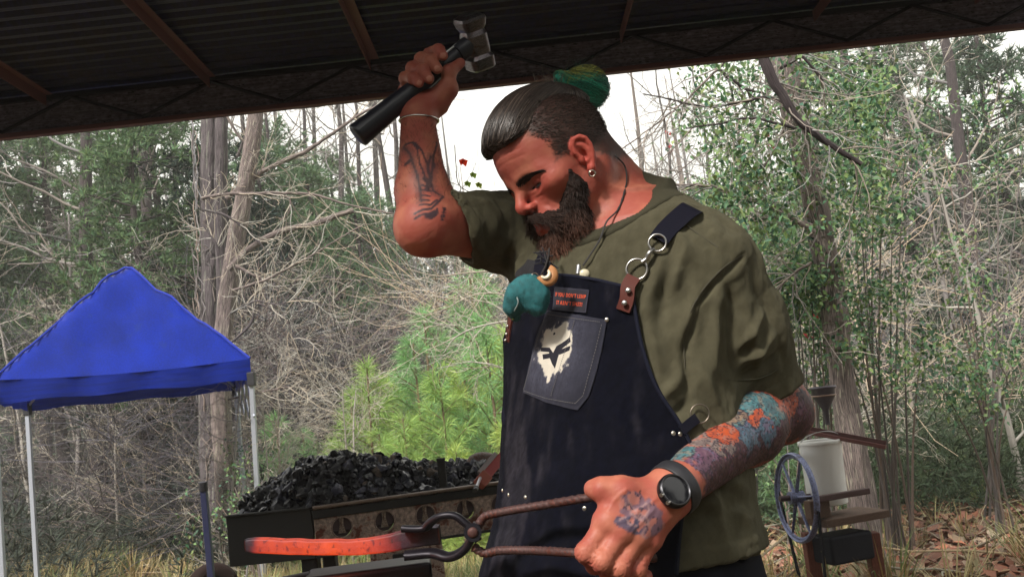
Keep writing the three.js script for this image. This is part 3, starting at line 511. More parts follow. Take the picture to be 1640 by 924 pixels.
  for (let k = 0; k < 1500; k++) {
    const a0 = hr() * 6.283, x0 = -0.036 + 0.072 * hr(), tw = (0.5 + hr() * 0.9) * (hr() < 0.8 ? 1 : -0.4), dx = 0.012 + 0.03 * hr(), lift = 0.0005 + 0.0045 * hr() ** 4, pts = [];
    for (let i = 0; i <= 6; i++) { const t = i / 6, x = clamp(x0 + dx * (t - 0.5), -0.038, 0.043), a = a0 + tw * t, dir = out2.clone().multiplyScalar(Math.cos(a)).addScaledVector(out3, Math.sin(a)); let p = bc.clone().addScaledVector(along, x).addScaledVector(dir, 0.025); for (let q = 0; q < 4; q++) p.addScaledVector(dir, -(bunD(p) - lift)); pts.push(p); }
    const c = bunCol(pts[3], 0.7 + 0.9 * hr()); B.tube(pts, () => 0.0005, 3, { caps: false, color: rgb(...c) });
  }
  for (let k = 0; k < 170; k++) { const a = hr() * 6.28, dir = out2.clone().multiplyScalar(Math.cos(a)).addScaledVector(out3, Math.sin(a)), p0 = bc.clone().addScaledVector(along, 0.05 * (hr() - 0.4)); let p = p0.clone().addScaledVector(dir, 0.028); const q = V(hr() - 0.5, hr() - 0.5, hr() - 0.5).normalize(), pts = []; for (let i = 0; i <= 5; i++) pts.push(p.clone().addScaledVector(dir, i * 0.0022).addScaledVector(q, i * i * 0.0006)); B.tube(pts, () => 0.0003, 3, { caps: false, color: rgb(0.03, 0.10, 0.08) }); }
  part('bun_strands', B, MV(0.55), bun);
}
// beard
const beardD = (p) => {
  const ax = Math.abs(p.x), x = p.x, y = p.y, z = p.z;
  let d = cone(ax, y, z, 0.0705, -0.024, 0.042, 0.064, -0.055, 0.038, 0.004, 0.008);
  d = smin(d, cone(ax, y, z, 0.062, -0.056, 0.038, 0.040, -0.092, 0.056, 0.009, 0.017), 0.02);
  d = smin(d, cone(ax, y, z, 0.060, -0.050, 0.044, 0.034, -0.082, 0.070, 0.012, 0.013), 0.02);
  d = smin(d, cone(ax, y, z, 0.036, -0.098, 0.050, 0.0, -0.118, 0.078, 0.022, 0.024), 0.02);
  d = smin(d, cone(x, y, z, 0, -0.108, 0.080, 0, -0.123, 0.081, 0.024, 0.017), 0.02);
  d = smin(d, cone(ax, y, z, 0.026, -0.078, 0.082, 0.012, -0.112, 0.086, 0.010, 0.016), 0.012);
  d = smin(d, cone(ax, y, z, 0.004, -0.0585, 0.105, 0.030, -0.072, 0.090, 0.0078, 0.0082), 0.004);        // moustache
  d = smin(d, cone(ax, y, z, 0.030, -0.072, 0.091, 0.040, -0.088, 0.074, 0.0082, 0.009), 0.012);
  return smax(d, -ell(x, y + 0.0775, z - 0.106, 0.0125, 0.0042, 0.010), 0.003);
};
{
  const f = (p) => beardD(p) + 0.0012 * noise(p.x * 170, p.y * 60, p.z * 170);
  const col = (q, v) => { const chin = sstep(-0.085, -0.125, q.y) * sstep(0.035, 0.07, q.z), tip = sstep(0.03, 0.06, q.z) * 0.25; let c = mixc([0.020, 0.013, 0.011], [0.15, 0.066, 0.042], clamp(chin * 0.75 + tip * (q.y < -0.08 ? 1 : 0.3), 0, 1)); return [c[0] * v, c[1] * v, c[2] * v]; };
  const g = sdfMesh(f, V(-0.1, -0.18, -0.035), V(0.1, 0.0, 0.135), 0.0026, { color: (p) => col(p, 0.5 + 0.35 * noise(p.x * 300, p.y * 80, p.z * 300)), displace: (p) => 0.0022 * noise(p.x * 260, p.y * 110, p.z * 260) });
  const src = g.attributes.position, nr = g.attributes.normal, n = src.count, S = new Geo();
  for (let k = 0; k < 5200; k++) {
    const i = Math.floor(hr() * n), p = V(src.getX(i), src.getY(i), src.getZ(i)), nn = V(nr.getX(i), nr.getY(i), nr.getZ(i));
    if (p.x < -0.06) continue;
    const must = p.z > 0.085 && p.y > -0.09, side = Math.sign(p.x || 1), flow = must ? V(side * 0.8, -0.55, -0.15) : V(side * 0.05, -1, 0.45), L = must ? 0.013 + 0.007 * hr() : (p.y > -0.05 ? 0.007 : 0.009) + 0.009 * hr() * sstep(-0.03, -0.12, p.y), jit = V(hr() - 0.5, hr() - 0.5, hr() - 0.5).multiplyScalar(0.7), curl = (hr() - 0.5) * 0.006;
    const d = flow.normalize().addScaledVector(nn, p.z < 0.05 ? 0.22 : 0.45).add(jit).normalize(), pts = [], ph = hr() * 6, cr = V().crossVectors(d, nn).normalize();
    const c0 = p.clone(); p.addScaledVector(nn, -0.002);
    for (let s = 0; s <= 5; s++) { const t = s / 5; pts.push(p.clone().addScaledVector(d, L * t).addScaledVector(cr, curl * Math.sin(t * 3 + ph)).add(V(0, -0.2 * L * t * t, 0)).applyMatrix4(headM)); }
    S.tube(pts, (t) => 0.00048 * (1 - 0.7 * t), 3, { caps: false, color: rgb(...col(c0, 0.9 + 1.1 * hr() ** 2)) });
  }
  g.applyMatrix4(headM); const beard = part('beard', g, MDV(0.7), man); part('beard_strands', S, MDV(0.5, { specularIntensity: 0.5 }), beard);
  for (const s of [-1, 1]) { const E = new Geo(); for (let k = 0; k < 620; k++) {
    const t = hr(), y = -0.0030 + 0.0045 * Math.sin(t * 2.6) + (hr() - 0.5) * 0.0085 * (1 - 0.5 * t), p = V(s * lerp(0.012, 0.056, t), y, 0.1); const dirx = V(s * (0.45 + 0.5 * t), 0.55 - 0.9 * t, -0.1 - 0.4 * t).normalize();
    for (let q = 0; q < 6; q++) p.z -= headL(p.x, p.y, p.z) * 0.9;
    const L = 0.007 + 0.003 * hr(), pts = []; for (let i = 0; i <= 3; i++) { const q = p.clone().addScaledVector(dirx, L * i / 3); for (let m = 0; m < 3; m++) q.z -= (headL(q.x, q.y, q.z) - 0.0012) * 0.9; pts.push(q.applyMatrix4(headM)); }
    E.tube(pts, (u) => 0.00042 * (1 - 0.6 * u), 3, { caps: false, color: vary([0.018, 0.012, 0.010], 0.4) });
  }
  part('eyebrow', E, MDV(0.6), man); const lash = new Geo(); for (let k = 0; k < 70; k++) { const t = k / 69, x = lerp(0.0225, 0.0455, t), q = V(s * x, -0.0150 - 0.002 * Math.sin(t * 3.1), 0.1); for (let m = 0; m < 6; m++) q.z -= headL(q.x, q.y, q.z) * 0.9; const d = V(s * (t - 0.4) * 0.5, -0.75, 0.65).normalize(); lash.tube([q, q.clone().addScaledVector(d, 0.002), q.clone().addScaledVector(d, 0.0042).add(V(0, 0.0004, 0.001))].map((v) => v.applyMatrix4(headM)), (u) => 0.0004 * (1 - 0.6 * u), 3, { caps: false, color: rgb(0.012, 0.009, 0.008) }); }
  part('eyelash', lash, MDV(0.6), man); }
  // short cropped hairs at the sides and nape
  const C = new Geo();
  for (let k = 0; k < 9000; k++) {
    const u = hr() * 2 - 1, a = hr() * 6.283, s = Math.sqrt(1 - u * u), p = V(Math.abs(s * Math.cos(a)) * 0.1, u * 0.1 + 0.02, s * Math.sin(a) * 0.11 - 0.01);
    for (let q = 0; q < 5; q++) { const nn = hg(LH, p); p.addScaledVector(nn, -LH(p)); }
    const q = p, edge = Math.min(0.054 + 0.012 * sstep(0.03, 0.06, q.y) - q.z, q.y - lerp(-0.046, 0.0, sstep(-0.06, 0.02, q.z))); if (edge < 0.003 * hr() || (crownD(p) < 0.0)) continue;
    const nn = hg(LH, p), dir = nn.clone().multiplyScalar(0.55).add(V((hr() - 0.5) * 0.4, -0.35, -0.75)).normalize(), L = 0.0032 + 0.003 * hr() * sstep(0, 0.03, edge);
    C.tube([p.clone().applyMatrix4(headM), p.clone().addScaledVector(dir, L * 0.55).applyMatrix4(headM), p.clone().addScaledVector(dir, L).add(V(0, -0.001, 0)).applyMatrix4(headM)], (t) => 0.00036 * (1 - 0.6 * t), 3, { caps: false, color: vary([0.040, 0.028, 0.023], 0.7) });
  }
  part('cropped_hair', C, MDV(0.6), man);
}
{ // fine hair on the forearms
  for (const [f, a, b, n] of [[armRD, J.elR, J.wrR, 900], [armLD, J.elL, J.wrL, 700]]) { const g = new Geo(), ax = V().subVectors(b, a).normalize(); for (let k = 0; k < n; k++) { const t = 0.05 + 0.85 * hr(), c = V().lerpVectors(a, b, t), d = V(hr() - 0.5, hr() - 0.5, hr() - 0.5); d.addScaledVector(ax, -d.dot(ax)).normalize(); const p = c.addScaledVector(d, 0.03); for (let m = 0; m < 8; m++) p.addScaledVector(d, -f(p)); const e = d.clone().multiplyScalar(0.35).addScaledVector(ax, 0.6).add(V(hr() - 0.5, hr() - 0.9, hr() - 0.5).multiplyScalar(0.7)).normalize(), L = 0.006 + 0.006 * hr(); g.tube([p, p.clone().addScaledVector(e, L * 0.5), p.clone().addScaledVector(e, L).addScaledVector(d, -0.001)], (u) => 0.00022 * (1 - 0.6 * u), 3, { caps: false, color: vary([0.05, 0.032, 0.024], 0.4) }); } tag(part('arm_hair', g, MDV(0.6), man), null, null, null, 'stuff'); }
}
// ---- clothes
const smoothSleeveR = [J.shR, V().lerpVectors(J.shR, J.elR, 0.80)], sleeveEndL = P(1234, 617, -0.01);
const hemNL = V().subVectors(P(1246, 652, -0.02), P(1196, 500, 0.03)).normalize();
function sleeves(p, add) {
  const r = coneV(p, V().lerpVectors(J.shR, J.elR, -0.1), smoothSleeveR[1], 0.066 + add, 0.0535 + add);
  const l = smin(coneV(p, J.shL, P(1180, 520, 0.035), 0.070 + add, 0.066 + add), coneV(p, P(1180, 520, 0.035), P(1233, 655, -0.012), 0.066 + add, 0.055 + add), 0.03);
  return [r, l];
}
const colN = V(-0.34, 0.76, 0.48).normalize(), colC = P(988, 350, -0.02).addScaledVector(colN, 0.043);                             // the neck opening lies in a plane that tilts forward
const hemY = P(1150, 868, 0).y, rEnd = V().lerpVectors(J.shR, J.elR, 0.70), rDir = V().subVectors(J.elR, J.shR).normalize();
const rHem = P(737, 368, 0), rHemN = V(-0.9, -0.36, 0.25).normalize();
function bodyShirt(p) { return smin(torsoD(p, 0.010), shoulderLine(p, 0.008), 0.05); }
function shirtD(p) {
  let [r, l] = sleeves(p, 0.006);
  r = smax(r, V().subVectors(p, rHem).dot(rHemN), 0.004); l = smax(l, V().subVectors(p, sleeveEndL).dot(hemNL), 0.004);
  // hollow sleeve ends
  const ri = coneV(p, V().lerpVectors(J.shR, J.elR, 0.5), J.elR, 0.0535, 0.0525), li = coneV(p, P(1210, 575, 0.01), P(1244, 690, -0.02), 0.054, 0.050);
  r = smax(r, -Math.max(ri, -V().subVectors(p, rHem).dot(rHemN) - 0.05), 0.002); l = smax(l, -Math.max(li, -V().subVectors(p, sleeveEndL).dot(hemNL) - 0.03), 0.002);
  let d = smin(bodyShirt(p), r, 0.045); d = smin(d, l, 0.04);
  d = smax(d, hemY - p.y, 0.004);
  const q = V().subVectors(p, colC), h = q.dot(colN), rad = q.addScaledVector(colN, -h).length();
  if (h > -0.05) d = smax(d, Math.min(h, 0.138 - rad), 0.012);
  d = smax(d, -(neckD(p) - 0.0035), 0.004);
  return d;
}
// folds: long soft ridges and valleys between two points of the cloth [from, to, width, height]
const FOLDS = [
  [[836, 330], [826, 440], 6, 5], [[848, 335], [836, 470], 6, 6], [[862, 345], [846, 520], 7, 5], [[822, 335], [816, 420], 5, -4], [[800, 325], [815, 420], 7, -4], [[775, 322], [806, 425], 7, 5], [[752, 325], [790, 425], 6, -3], [[740, 322], [768, 415], 6, 3],
  [[1190, 410], [1150, 450], 4, -4], [[1150, 450], [1115, 490], 4, -4.5], [[1115, 490], [1100, 560], 5, -4.5], [[1100, 560], [1104, 640], 7, -5], [[1120, 470], [1092, 540], 8, 5], [[1160, 455], [1200, 520], 7, -4], [[1150, 480], [1140, 600], 9, 6], [[1170, 480], [1178, 610], 7, -4],
  [[1190, 490], [1215, 600], 9, 4], [[1215, 470], [1262, 590], 8, -3.5], [[1225, 500], [1180, 560], 6, 4], [[1240, 540], [1186, 585], 6, 4], [[1255, 560], [1190, 606], 5, -3.5], [[1130, 350], [1160, 430], 8, 3], [[1085, 370], [1110, 420], 7, 4], [[1098, 400], [1070, 480], 7, 4], [[1075, 430], [1052, 540], 8, -4],
  [[1060, 420], [1036, 500], 7, 3], [[1035, 500], [1060, 600], 8, 4], [[1095, 600], [1060, 640], 8, 4], [[1110, 640], [1075, 670], 8, -4], [[1120, 590], [1150, 650], 8, 4], [[905, 400], [900, 440], 6, 3], [[950, 390], [965, 440], 8, 2], [[1100, 800], [1200, 830], 9, 4], [[1120, 830], [1205, 800], 8, -4], [[1140, 780], [1160, 860], 8, 3], [[1100, 760], [1190, 780], 9, 5],
].map(([a, b, w, h]) => { const A = hit(shirtD, ...a), B = hit(shirtD, ...b); return A && B ? [A, B, w / 1000, h / 1000] : null; }).filter(Boolean);

const weaveUV = (p, n) => { const s = Math.abs(n.y) > 0.75 ? [p.x, p.z] : [Math.atan2(p.x - 0.17, p.z) * 0.2, p.y]; return [s[0], s[1]]; };
const hemRidge = (p) => { const h = V().subVectors(p, sleeveEndL).dot(hemNL), g = V().subVectors(p, rHem).dot(rHemN); let r = 0; if (h > -0.04 && p.distanceTo(sleeveEndL) < 0.1) r = 0.0022 * sstep(-0.026, -0.022, h) - 0.0014 * Math.exp(-(((h + 0.0235) / 0.003) ** 2)); if (g > -0.04 && p.distanceTo(rHem) < 0.1) r += 0.0018 * sstep(-0.024, -0.020, g); const b = p.y - hemY; if (b < 0.03) r += 0.0018 * sstep(0.026, 0.022, b); return r; };
const foldD = (p, n) => {
  let d = 0; const nk = sstep(0.10, 0.17, p.distanceTo(colC)); for (const [A, B, w, h] of FOLDS) { const m = Math.abs(p.x - (A.x + B.x) / 2) + Math.abs(p.y - (A.y + B.y) / 2); if (m > 0.18) continue; const ab = V().subVectors(B, A), t = clamp(V().subVectors(p, A).dot(ab) / ab.lengthSq(), 0, 1), s = len3(p.x - A.x - ab.x * t, p.y - A.y - ab.y * t, p.z - A.z - ab.z * t) * 0.85, e = Math.sin(Math.PI * (0.12 + 0.76 * t)); d += 2.3 * h * e * Math.exp(-((s / w) ** 2)); }
  return (d + hemRidge(p) + 0.006 * fbm(p.x * 13, p.y * 8, p.z * 13, 2) + 0.0028 * noise(p.x * 26 + 6 * p.y, p.y * 11, p.z * 26)) * nk + 0.0017 * fbm(p.x * 48, p.y * 36, p.z * 48, 2) - 0.0016 * Math.max(0, 0.5 - 4 * Math.abs(noise(p.x * 17 + 3, p.y * 13, p.z * 17)));
};
const weave = tex(256, 256, (u, v, i, j) => { const k = 0.5 + 0.25 * Math.sin(u * 2 * Math.PI * 32) * Math.sin(v * 2 * Math.PI * 32) + 0.25 * noise(i / 3, j / 3, 1); return k; }, false, 28, 28);
const shirtMat = new THREE.MeshPhysicalMaterial({ vertexColors: true, roughness: 0.92, bumpMap: weave, bumpScale: 0.0010, sheen: 0.25, sheenRoughness: 0.6, sheenColor: rgb(0.5, 0.5, 0.35), specularIntensity: 0.3 });
const olive = (p) => { const k = 1 + 0.16 * fbm(p.x * 40, p.y * 40, p.z * 40, 3) + 0.10 * noise(p.x * 400, p.y * 400, p.z * 400); return [0.078 * k, 0.071 * k, 0.044 * k]; };
const shirt = part('shirt', sdfMesh(shirtD, V(-0.2, hemY - 0.02, -0.3), V(0.56, 1.60, 0.32), 0.0038, { color: olive, displace: foldD, uv: weaveUV, slack: 1.6 }), shirtMat, man);
{ // ribbed collar, seams and hems
  const collarD = (p) => { const q = V().subVectors(p, colC), h = q.dot(colN); return smax(smax(shirtD(p) - 0.0034, Math.abs(h + 0.0115) - 0.0125, 0.003), q.addScaledVector(colN, -h).length() - 0.134, 0.004); };
  const ribs = (p) => { const q = V().subVectors(p, colC), a = Math.atan2(q.dot(FW), q.dot(LT)); return 0.00035 * Math.sin(a * 150); };
  part('collar', sdfMesh(collarD, colC.clone().addScalar(-0.17), colC.clone().addScalar(0.17), 0.0028, { color: (p) => { const k = 1 + 0.15 * noise(p.x * 300, p.y * 300, p.z * 300); return [0.050 * k, 0.046 * k, 0.029 * k]; }, uv: weaveUV, displace: ribs, slack: 1.6 }), shirtMat, shirt);
  const seam = (list, off, r, col, name) => { const pts = list.map(([x, y]) => { const h = hit(shirtD, x, y); return h && h.addScaledVector(V().subVectors(CAM, h).normalize(), off); }).filter(Boolean); if (pts.length > 1) { for (const p of pts) { const n = hg(shirtD, p, 0.003); p.addScaledVector(n, foldD(p, n) - shirtD(p) + off); } part(name, new Geo().tube(spline(pts, 40), r, 5, { color: rgb(...col) }), MV(0.9), shirt); } };
  seam([[1190, 409], [1165, 424], [1145, 442], [1122, 468], [1104, 500], [1098, 545], [1100, 590]], -0.0003, 0.0011, [0.045, 0.041, 0.025], 'armhole_seam');
  seam([[1058, 326], [1082, 345], [1110, 368], [1150, 398]], 0.0002, 0.0012, [0.05, 0.046, 0.028], 'shoulder_seam');
  seam([[1168, 609], [1190, 610], [1220, 603], [1250, 593], [1282, 578]], 0.0006, 0.0008, [0.05, 0.048, 0.028], 'hem_stitching');
}
// jeans, boots
function jeansD(p) {
  let d = Math.max(torsoD(p, -0.002), p.y - 1.02, 0.80 - p.y);
  for (const [hip, knee, foot] of LEGS) { let e = coneV(p, hip, knee, 0.112, 0.078); e = smin(e, coneV(p, knee, foot, 0.078, 0.070), 0.03); d = smin(d, e, 0.05); }
  return smax(d, 0.07 - p.y, 0.004);
}
const pel = P(996, 940, 0); const at2 = (l, f, y) => V(pel.x + LT.x * l + FW.x * f, y, pel.z + LT.z * l + FW.z * f);
const LEGS = [[at2(0.10, 0, 0.86), at2(0.14, 0.05, 0.46), at2(0.15, -0.04, 0.06)], [at2(-0.10, 0.02, 0.86), at2(-0.15, 0.12, 0.46), at2(-0.16, 0.06, 0.06)]];
const denim = tex(256, 256, (u, v, i, j) => { const t = Math.sin((i + j) * 2 * Math.PI / 8); return 0.5 + 0.28 * t + 0.25 * noise(i / 2.5, j / 9, 3); }, false, 18, 18);
const denimC = (k0, s = 1) => (p) => { const k = (0.8 + 0.5 * fbm(p.x * 26, p.y * 16, p.z * 26, 3) + 0.25 * noise(p.x * 350, p.y * 350, p.z * 350)) * k0; return [0.006 * k, 0.007 * k, 0.016 * k]; };
const jeansMat = MDV(0.9, { bumpMap: denim, bumpScale: 0.0006 });
part('jeans', sdfMesh(jeansD, V(-0.3, 0.04, -0.35), V(0.62, 1.06, 0.40), 0.008, { color: denimC(0.8), uv: weaveUV, displace: (p) => 0.006 * fbm(p.x * 9, p.y * 14, p.z * 9, 2) }), jeansMat, man);
for (const [, , foot] of LEGS) { const toe = foot.clone().addScaledVector(FW, 0.16); const f = (p) => smax(smin(coneV(p, V(foot.x, 0.13, foot.z), V(foot.x, 0.05, foot.z), 0.060, 0.055), smin(coneV(p, V(foot.x, 0.045, foot.z), V(toe.x, 0.035, toe.z), 0.05, 0.042), 9, 0.01), 0.04), 0.002 - p.y, 0.003); part('boot', sdfMesh(f, V(foot.x - 0.3, -0.02, foot.z - 0.3), V(foot.x + 0.3, 0.22, foot.z + 0.36), 0.007, {}), M([0.03, 0.02, 0.014], 0.6), man); }

// ---- the apron and what is sewn on it: pieces of cloth laid round the body.  a = angle about his axis (0 = his front, + his left), y = height
const wrapD = (p) => bodyShirt(p);
function ring(a, y, off) {                                              // the point of the dressed body seen from outside at this angle and height
  const [cx, cz] = loftAt(y), dir = V(FW.x * Math.cos(a) + LT.x * Math.sin(a), 0, FW.z * Math.cos(a) + LT.z * Math.sin(a)), p = V(cx, y, cz); let lo = 0.02, hi = 0.42;
  for (let k = 0; k < 22; k++) { const m = (lo + hi) / 2; if (wrapD(V(p.x + dir.x * m, y, p.z + dir.z * m)) < off) lo = m; else hi = m; }
  return p.addScaledVector(dir, hi);
}
function toAY(p) { const [cx, cz] = loftAt(p.y), dx = p.x - cx, dz = p.z - cz; return [Math.atan2(dx * LT.x + dz * LT.z, dx * FW.x + dz * FW.z), p.y]; }
const pick = (px, py, off = 0.008) => { const h = hit(wrapD, px, py, off); return h ? toAY(h) : null; };
function polySD(pt, poly) {                                             // signed distance to a polygon, in metres of cloth (angle x 0.2)
  let d = 1e9, inside = false; const x = pt[0] * 0.2, y = pt[1];
  for (let i = 0, j = poly.length - 1; i < poly.length; j = i++) { const ax = poly[j][0] * 0.2, ay = poly[j][1], bx = poly[i][0] * 0.2, by = poly[i][1], dx = bx - ax, dy = by - ay, t = clamp(((x - ax) * dx + (y - ay) * dy) / (dx * dx + dy * dy + 1e-12), 0, 1); d = Math.min(d, Math.hypot(x - ax - dx * t, y - ay - dy * t)); if ((ay > y) !== (by > y) && x < (bx - ax) * (y - ay) / (by - ay) + ax) inside = !inside; }
  return inside ? -d : d;
}
// cloth shell inside a polygon: cut cleanly at the outline, with real thickness and a rim
function clothPatch(poly, off, thick, step, { uvOf, bulge, surf = ring, color } = {}) {
  const xs = poly.map((q) => q[0]), ys = poly.map((q) => q[1]), a0 = Math.min(...xs) - 0.02, a1 = Math.max(...xs) + 0.02, y0 = Math.min(...ys) - 0.004, y1 = Math.max(...ys) + 0.004, na = Math.ceil((a1 - a0) * 0.2 / step), ny = Math.ceil((y1 - y0) / step);
  const grid = [], sd = []; for (let j = 0; j <= ny; j++) for (let i = 0; i <= na; i++) { const q = [lerp(a0, a1, i / na), lerp(y0, y1, j / ny)]; grid.push(q); sd.push(polySD(q, poly)); }
  const g = new Geo(), front = new Map(), cut = new Map(), pts = [], rim = new Map();
  const add = (q, s) => { const o = off + (bulge ? bulge(q, Math.max(0, -s)) : 0), p = surf(q[0], q[1], o), b = surf(q[0], q[1], o - thick), uv = uvOf ? uvOf(q) : [q[0] * 0.2, q[1]], c = color ? color(p, q, -s) : undefined; const f = g.vert(p.x, p.y, p.z, uv[0], uv[1], c); pts.push([q, p, b, uv, c]); return f; };
  const vAt = (k) => { if (!front.has(k)) front.set(k, add(grid[k], sd[k])); return front.get(k); };
  const cAt = (k, m) => { const key = k < m ? k * 1e7 + m : m * 1e7 + k; if (!cut.has(key)) { const t = sd[k] / (sd[k] - sd[m]); cut.set(key, add([lerp(grid[k][0], grid[m][0], t), lerp(grid[k][1], grid[m][1], t)], 0)); } return cut.get(key); };
  const tris = [];
  const clip = (k) => { const ins = k.map((i) => sd[i] < 0), n = ins.filter(Boolean).length; if (!n) return; if (n === 3) { tris.push(k.map(vAt)); return; } const out = []; for (let e = 0; e < 3; e++) { const i = k[e], m = k[(e + 1) % 3]; if (sd[i] < 0) out.push([vAt(i), false]); if ((sd[i] < 0) !== (sd[m] < 0)) out.push([cAt(i, m), true]); } for (let e = 1; e + 1 < out.length; e++) tris.push([out[0][0], out[e][0], out[e + 1][0]]); };
  for (let j = 0; j < ny; j++) for (let i = 0; i < na; i++) { const a = j * (na + 1) + i, b = a + 1, c = a + na + 2, d = a + na + 1; clip([a, b, c]); clip([a, c, d]); }
  const nf = g.n; for (const [q, p, b, uv, c] of pts) g.vert(b.x, b.y, b.z, uv[0], uv[1], c);
  const edge = new Map(); for (const t of tris) { g.tri(t[0], t[1], t[2]); g.tri(t[0] + nf, t[2] + nf, t[1] + nf); for (let e = 0; e < 3; e++) { const a = t[e], b = t[(e + 1) % 3], k = Math.min(a, b) + '_' + Math.max(a, b); edge.set(k, edge.has(k) ? null : [a, b]); } }
  const rimV = new Map(); const rv = (i, back) => { const k = i + (back ? 'b' : 'f'); if (!rimV.has(k)) { const q = pts[i], s = back ? q[2] : q[1]; rimV.set(k, g.vert(s.x, s.y, s.z, q[3][0], q[3][1], q[4])); } return rimV.get(k); };
  for (const e of edge.values()) if (e) g.quad(rv(e[0]), rv(e[0], 1), rv(e[1], 1), rv(e[1]));
  return g;
}
const AP = [];                                                          // outline of the apron
const apTop = [[866, 452], [886, 442], [940, 446], [1012, 462]].map((q) => pick(...q));
const apRight = [[1018, 500], [1030, 560], [1052, 620], [1090, 680], [1108, 720], [1098, 790], [1088, 860], [1084, 920]].map((q) => pick(...q)).filter(Boolean);
const apLeftTop = pick(846, 490), yLow = 0.52;
AP.push(...apTop.filter(Boolean), ...apRight, [apRight[apRight.length - 1][0] + 0.05, yLow], [-1.75, yLow], [-1.75, P(810, 640, 0).y], [-1.45, P(825, 560, 0).y]);
if (apLeftTop) AP.push([-0.98, P(835, 515, 0).y], [apLeftTop[0], apLeftTop[1]]);
const apFold = (q) => 0.004 * fbm(q[0] * 2.4, q[1] * 5, 3, 2) + 0.008 * Math.max(0, 0.95 - q[1]) * Math.sin(q[0] * 7 + 2 * noise(q[0], q[1] * 3, 1)) + 0.0012 * fbm(q[0] * 9, q[1] * 45, 8, 2) + 0.003 * Math.exp(-(((q[0] + 0.1) / 0.3) ** 2));
const apronMat = MDV(0.9, { bumpMap: denim, bumpScale: 0.0006 });
const denimAt = (p, q, s) => { const worn = 0.55 * sstep(0.3, 0.6, fbm(p.x * 22, p.y * 16, p.z * 22, 3) + 0.25), dust = 0.9 * sstep(0.05, 0.5, 0.5 * fbm(q[0] * 5, q[1] * 9, 4, 3) + 0.40 * Math.exp(-(((q[0] + 0.62) / 0.32) ** 2 + ((q[1] - 1.08) / 0.15) ** 2))), k = 0.75 + 0.35 * noise(p.x * 380, p.y * 380, p.z * 380) + 0.3 * worn; const c = mixc([0.0026, 0.0030, 0.0085], [0.034, 0.031, 0.040], dust * 0.7); return rgb(c[0] * k, c[1] * k, c[2] * k); };
const apron = part('apron', clothPatch(AP, 0.009, 0.002, 0.0045, { bulge: apFold, color: denimAt }), apronMat, man);
const onApron = (a, y, off) => ring(a, y, 0.009 + off);
const surfA = (a, y, o) => ring(a, y, 0.009 + o + apFold([a, y]));
const pickA = (px, py) => { const h = hit(wrapD, px, py, 0.011); return h ? toAY(h) : [0, 1]; };
const quadUV = (c) => { const [tl, tr, br, bl] = c; return (q) => { let u = 0.5, v = 0.5; for (let k = 0; k < 12; k++) { const f = [0, 1].map((i) => lerp(lerp(tl[i], tr[i], u), lerp(bl[i], br[i], u), v) - q[i]), du = [0, 1].map((i) => lerp(tr[i] - tl[i], br[i] - bl[i], v)), dv = [0, 1].map((i) => lerp(bl[i] - tl[i], br[i] - tr[i], u)), D = du[0] * dv[1] - du[1] * dv[0]; if (Math.abs(D) < 1e-12) break; u -= (f[0] * dv[1] - f[1] * dv[0]) / D; v -= (du[0] * f[1] - du[1] * f[0]) / D; } return [u, 1 - v]; }; };
const rr = rngOf(5);
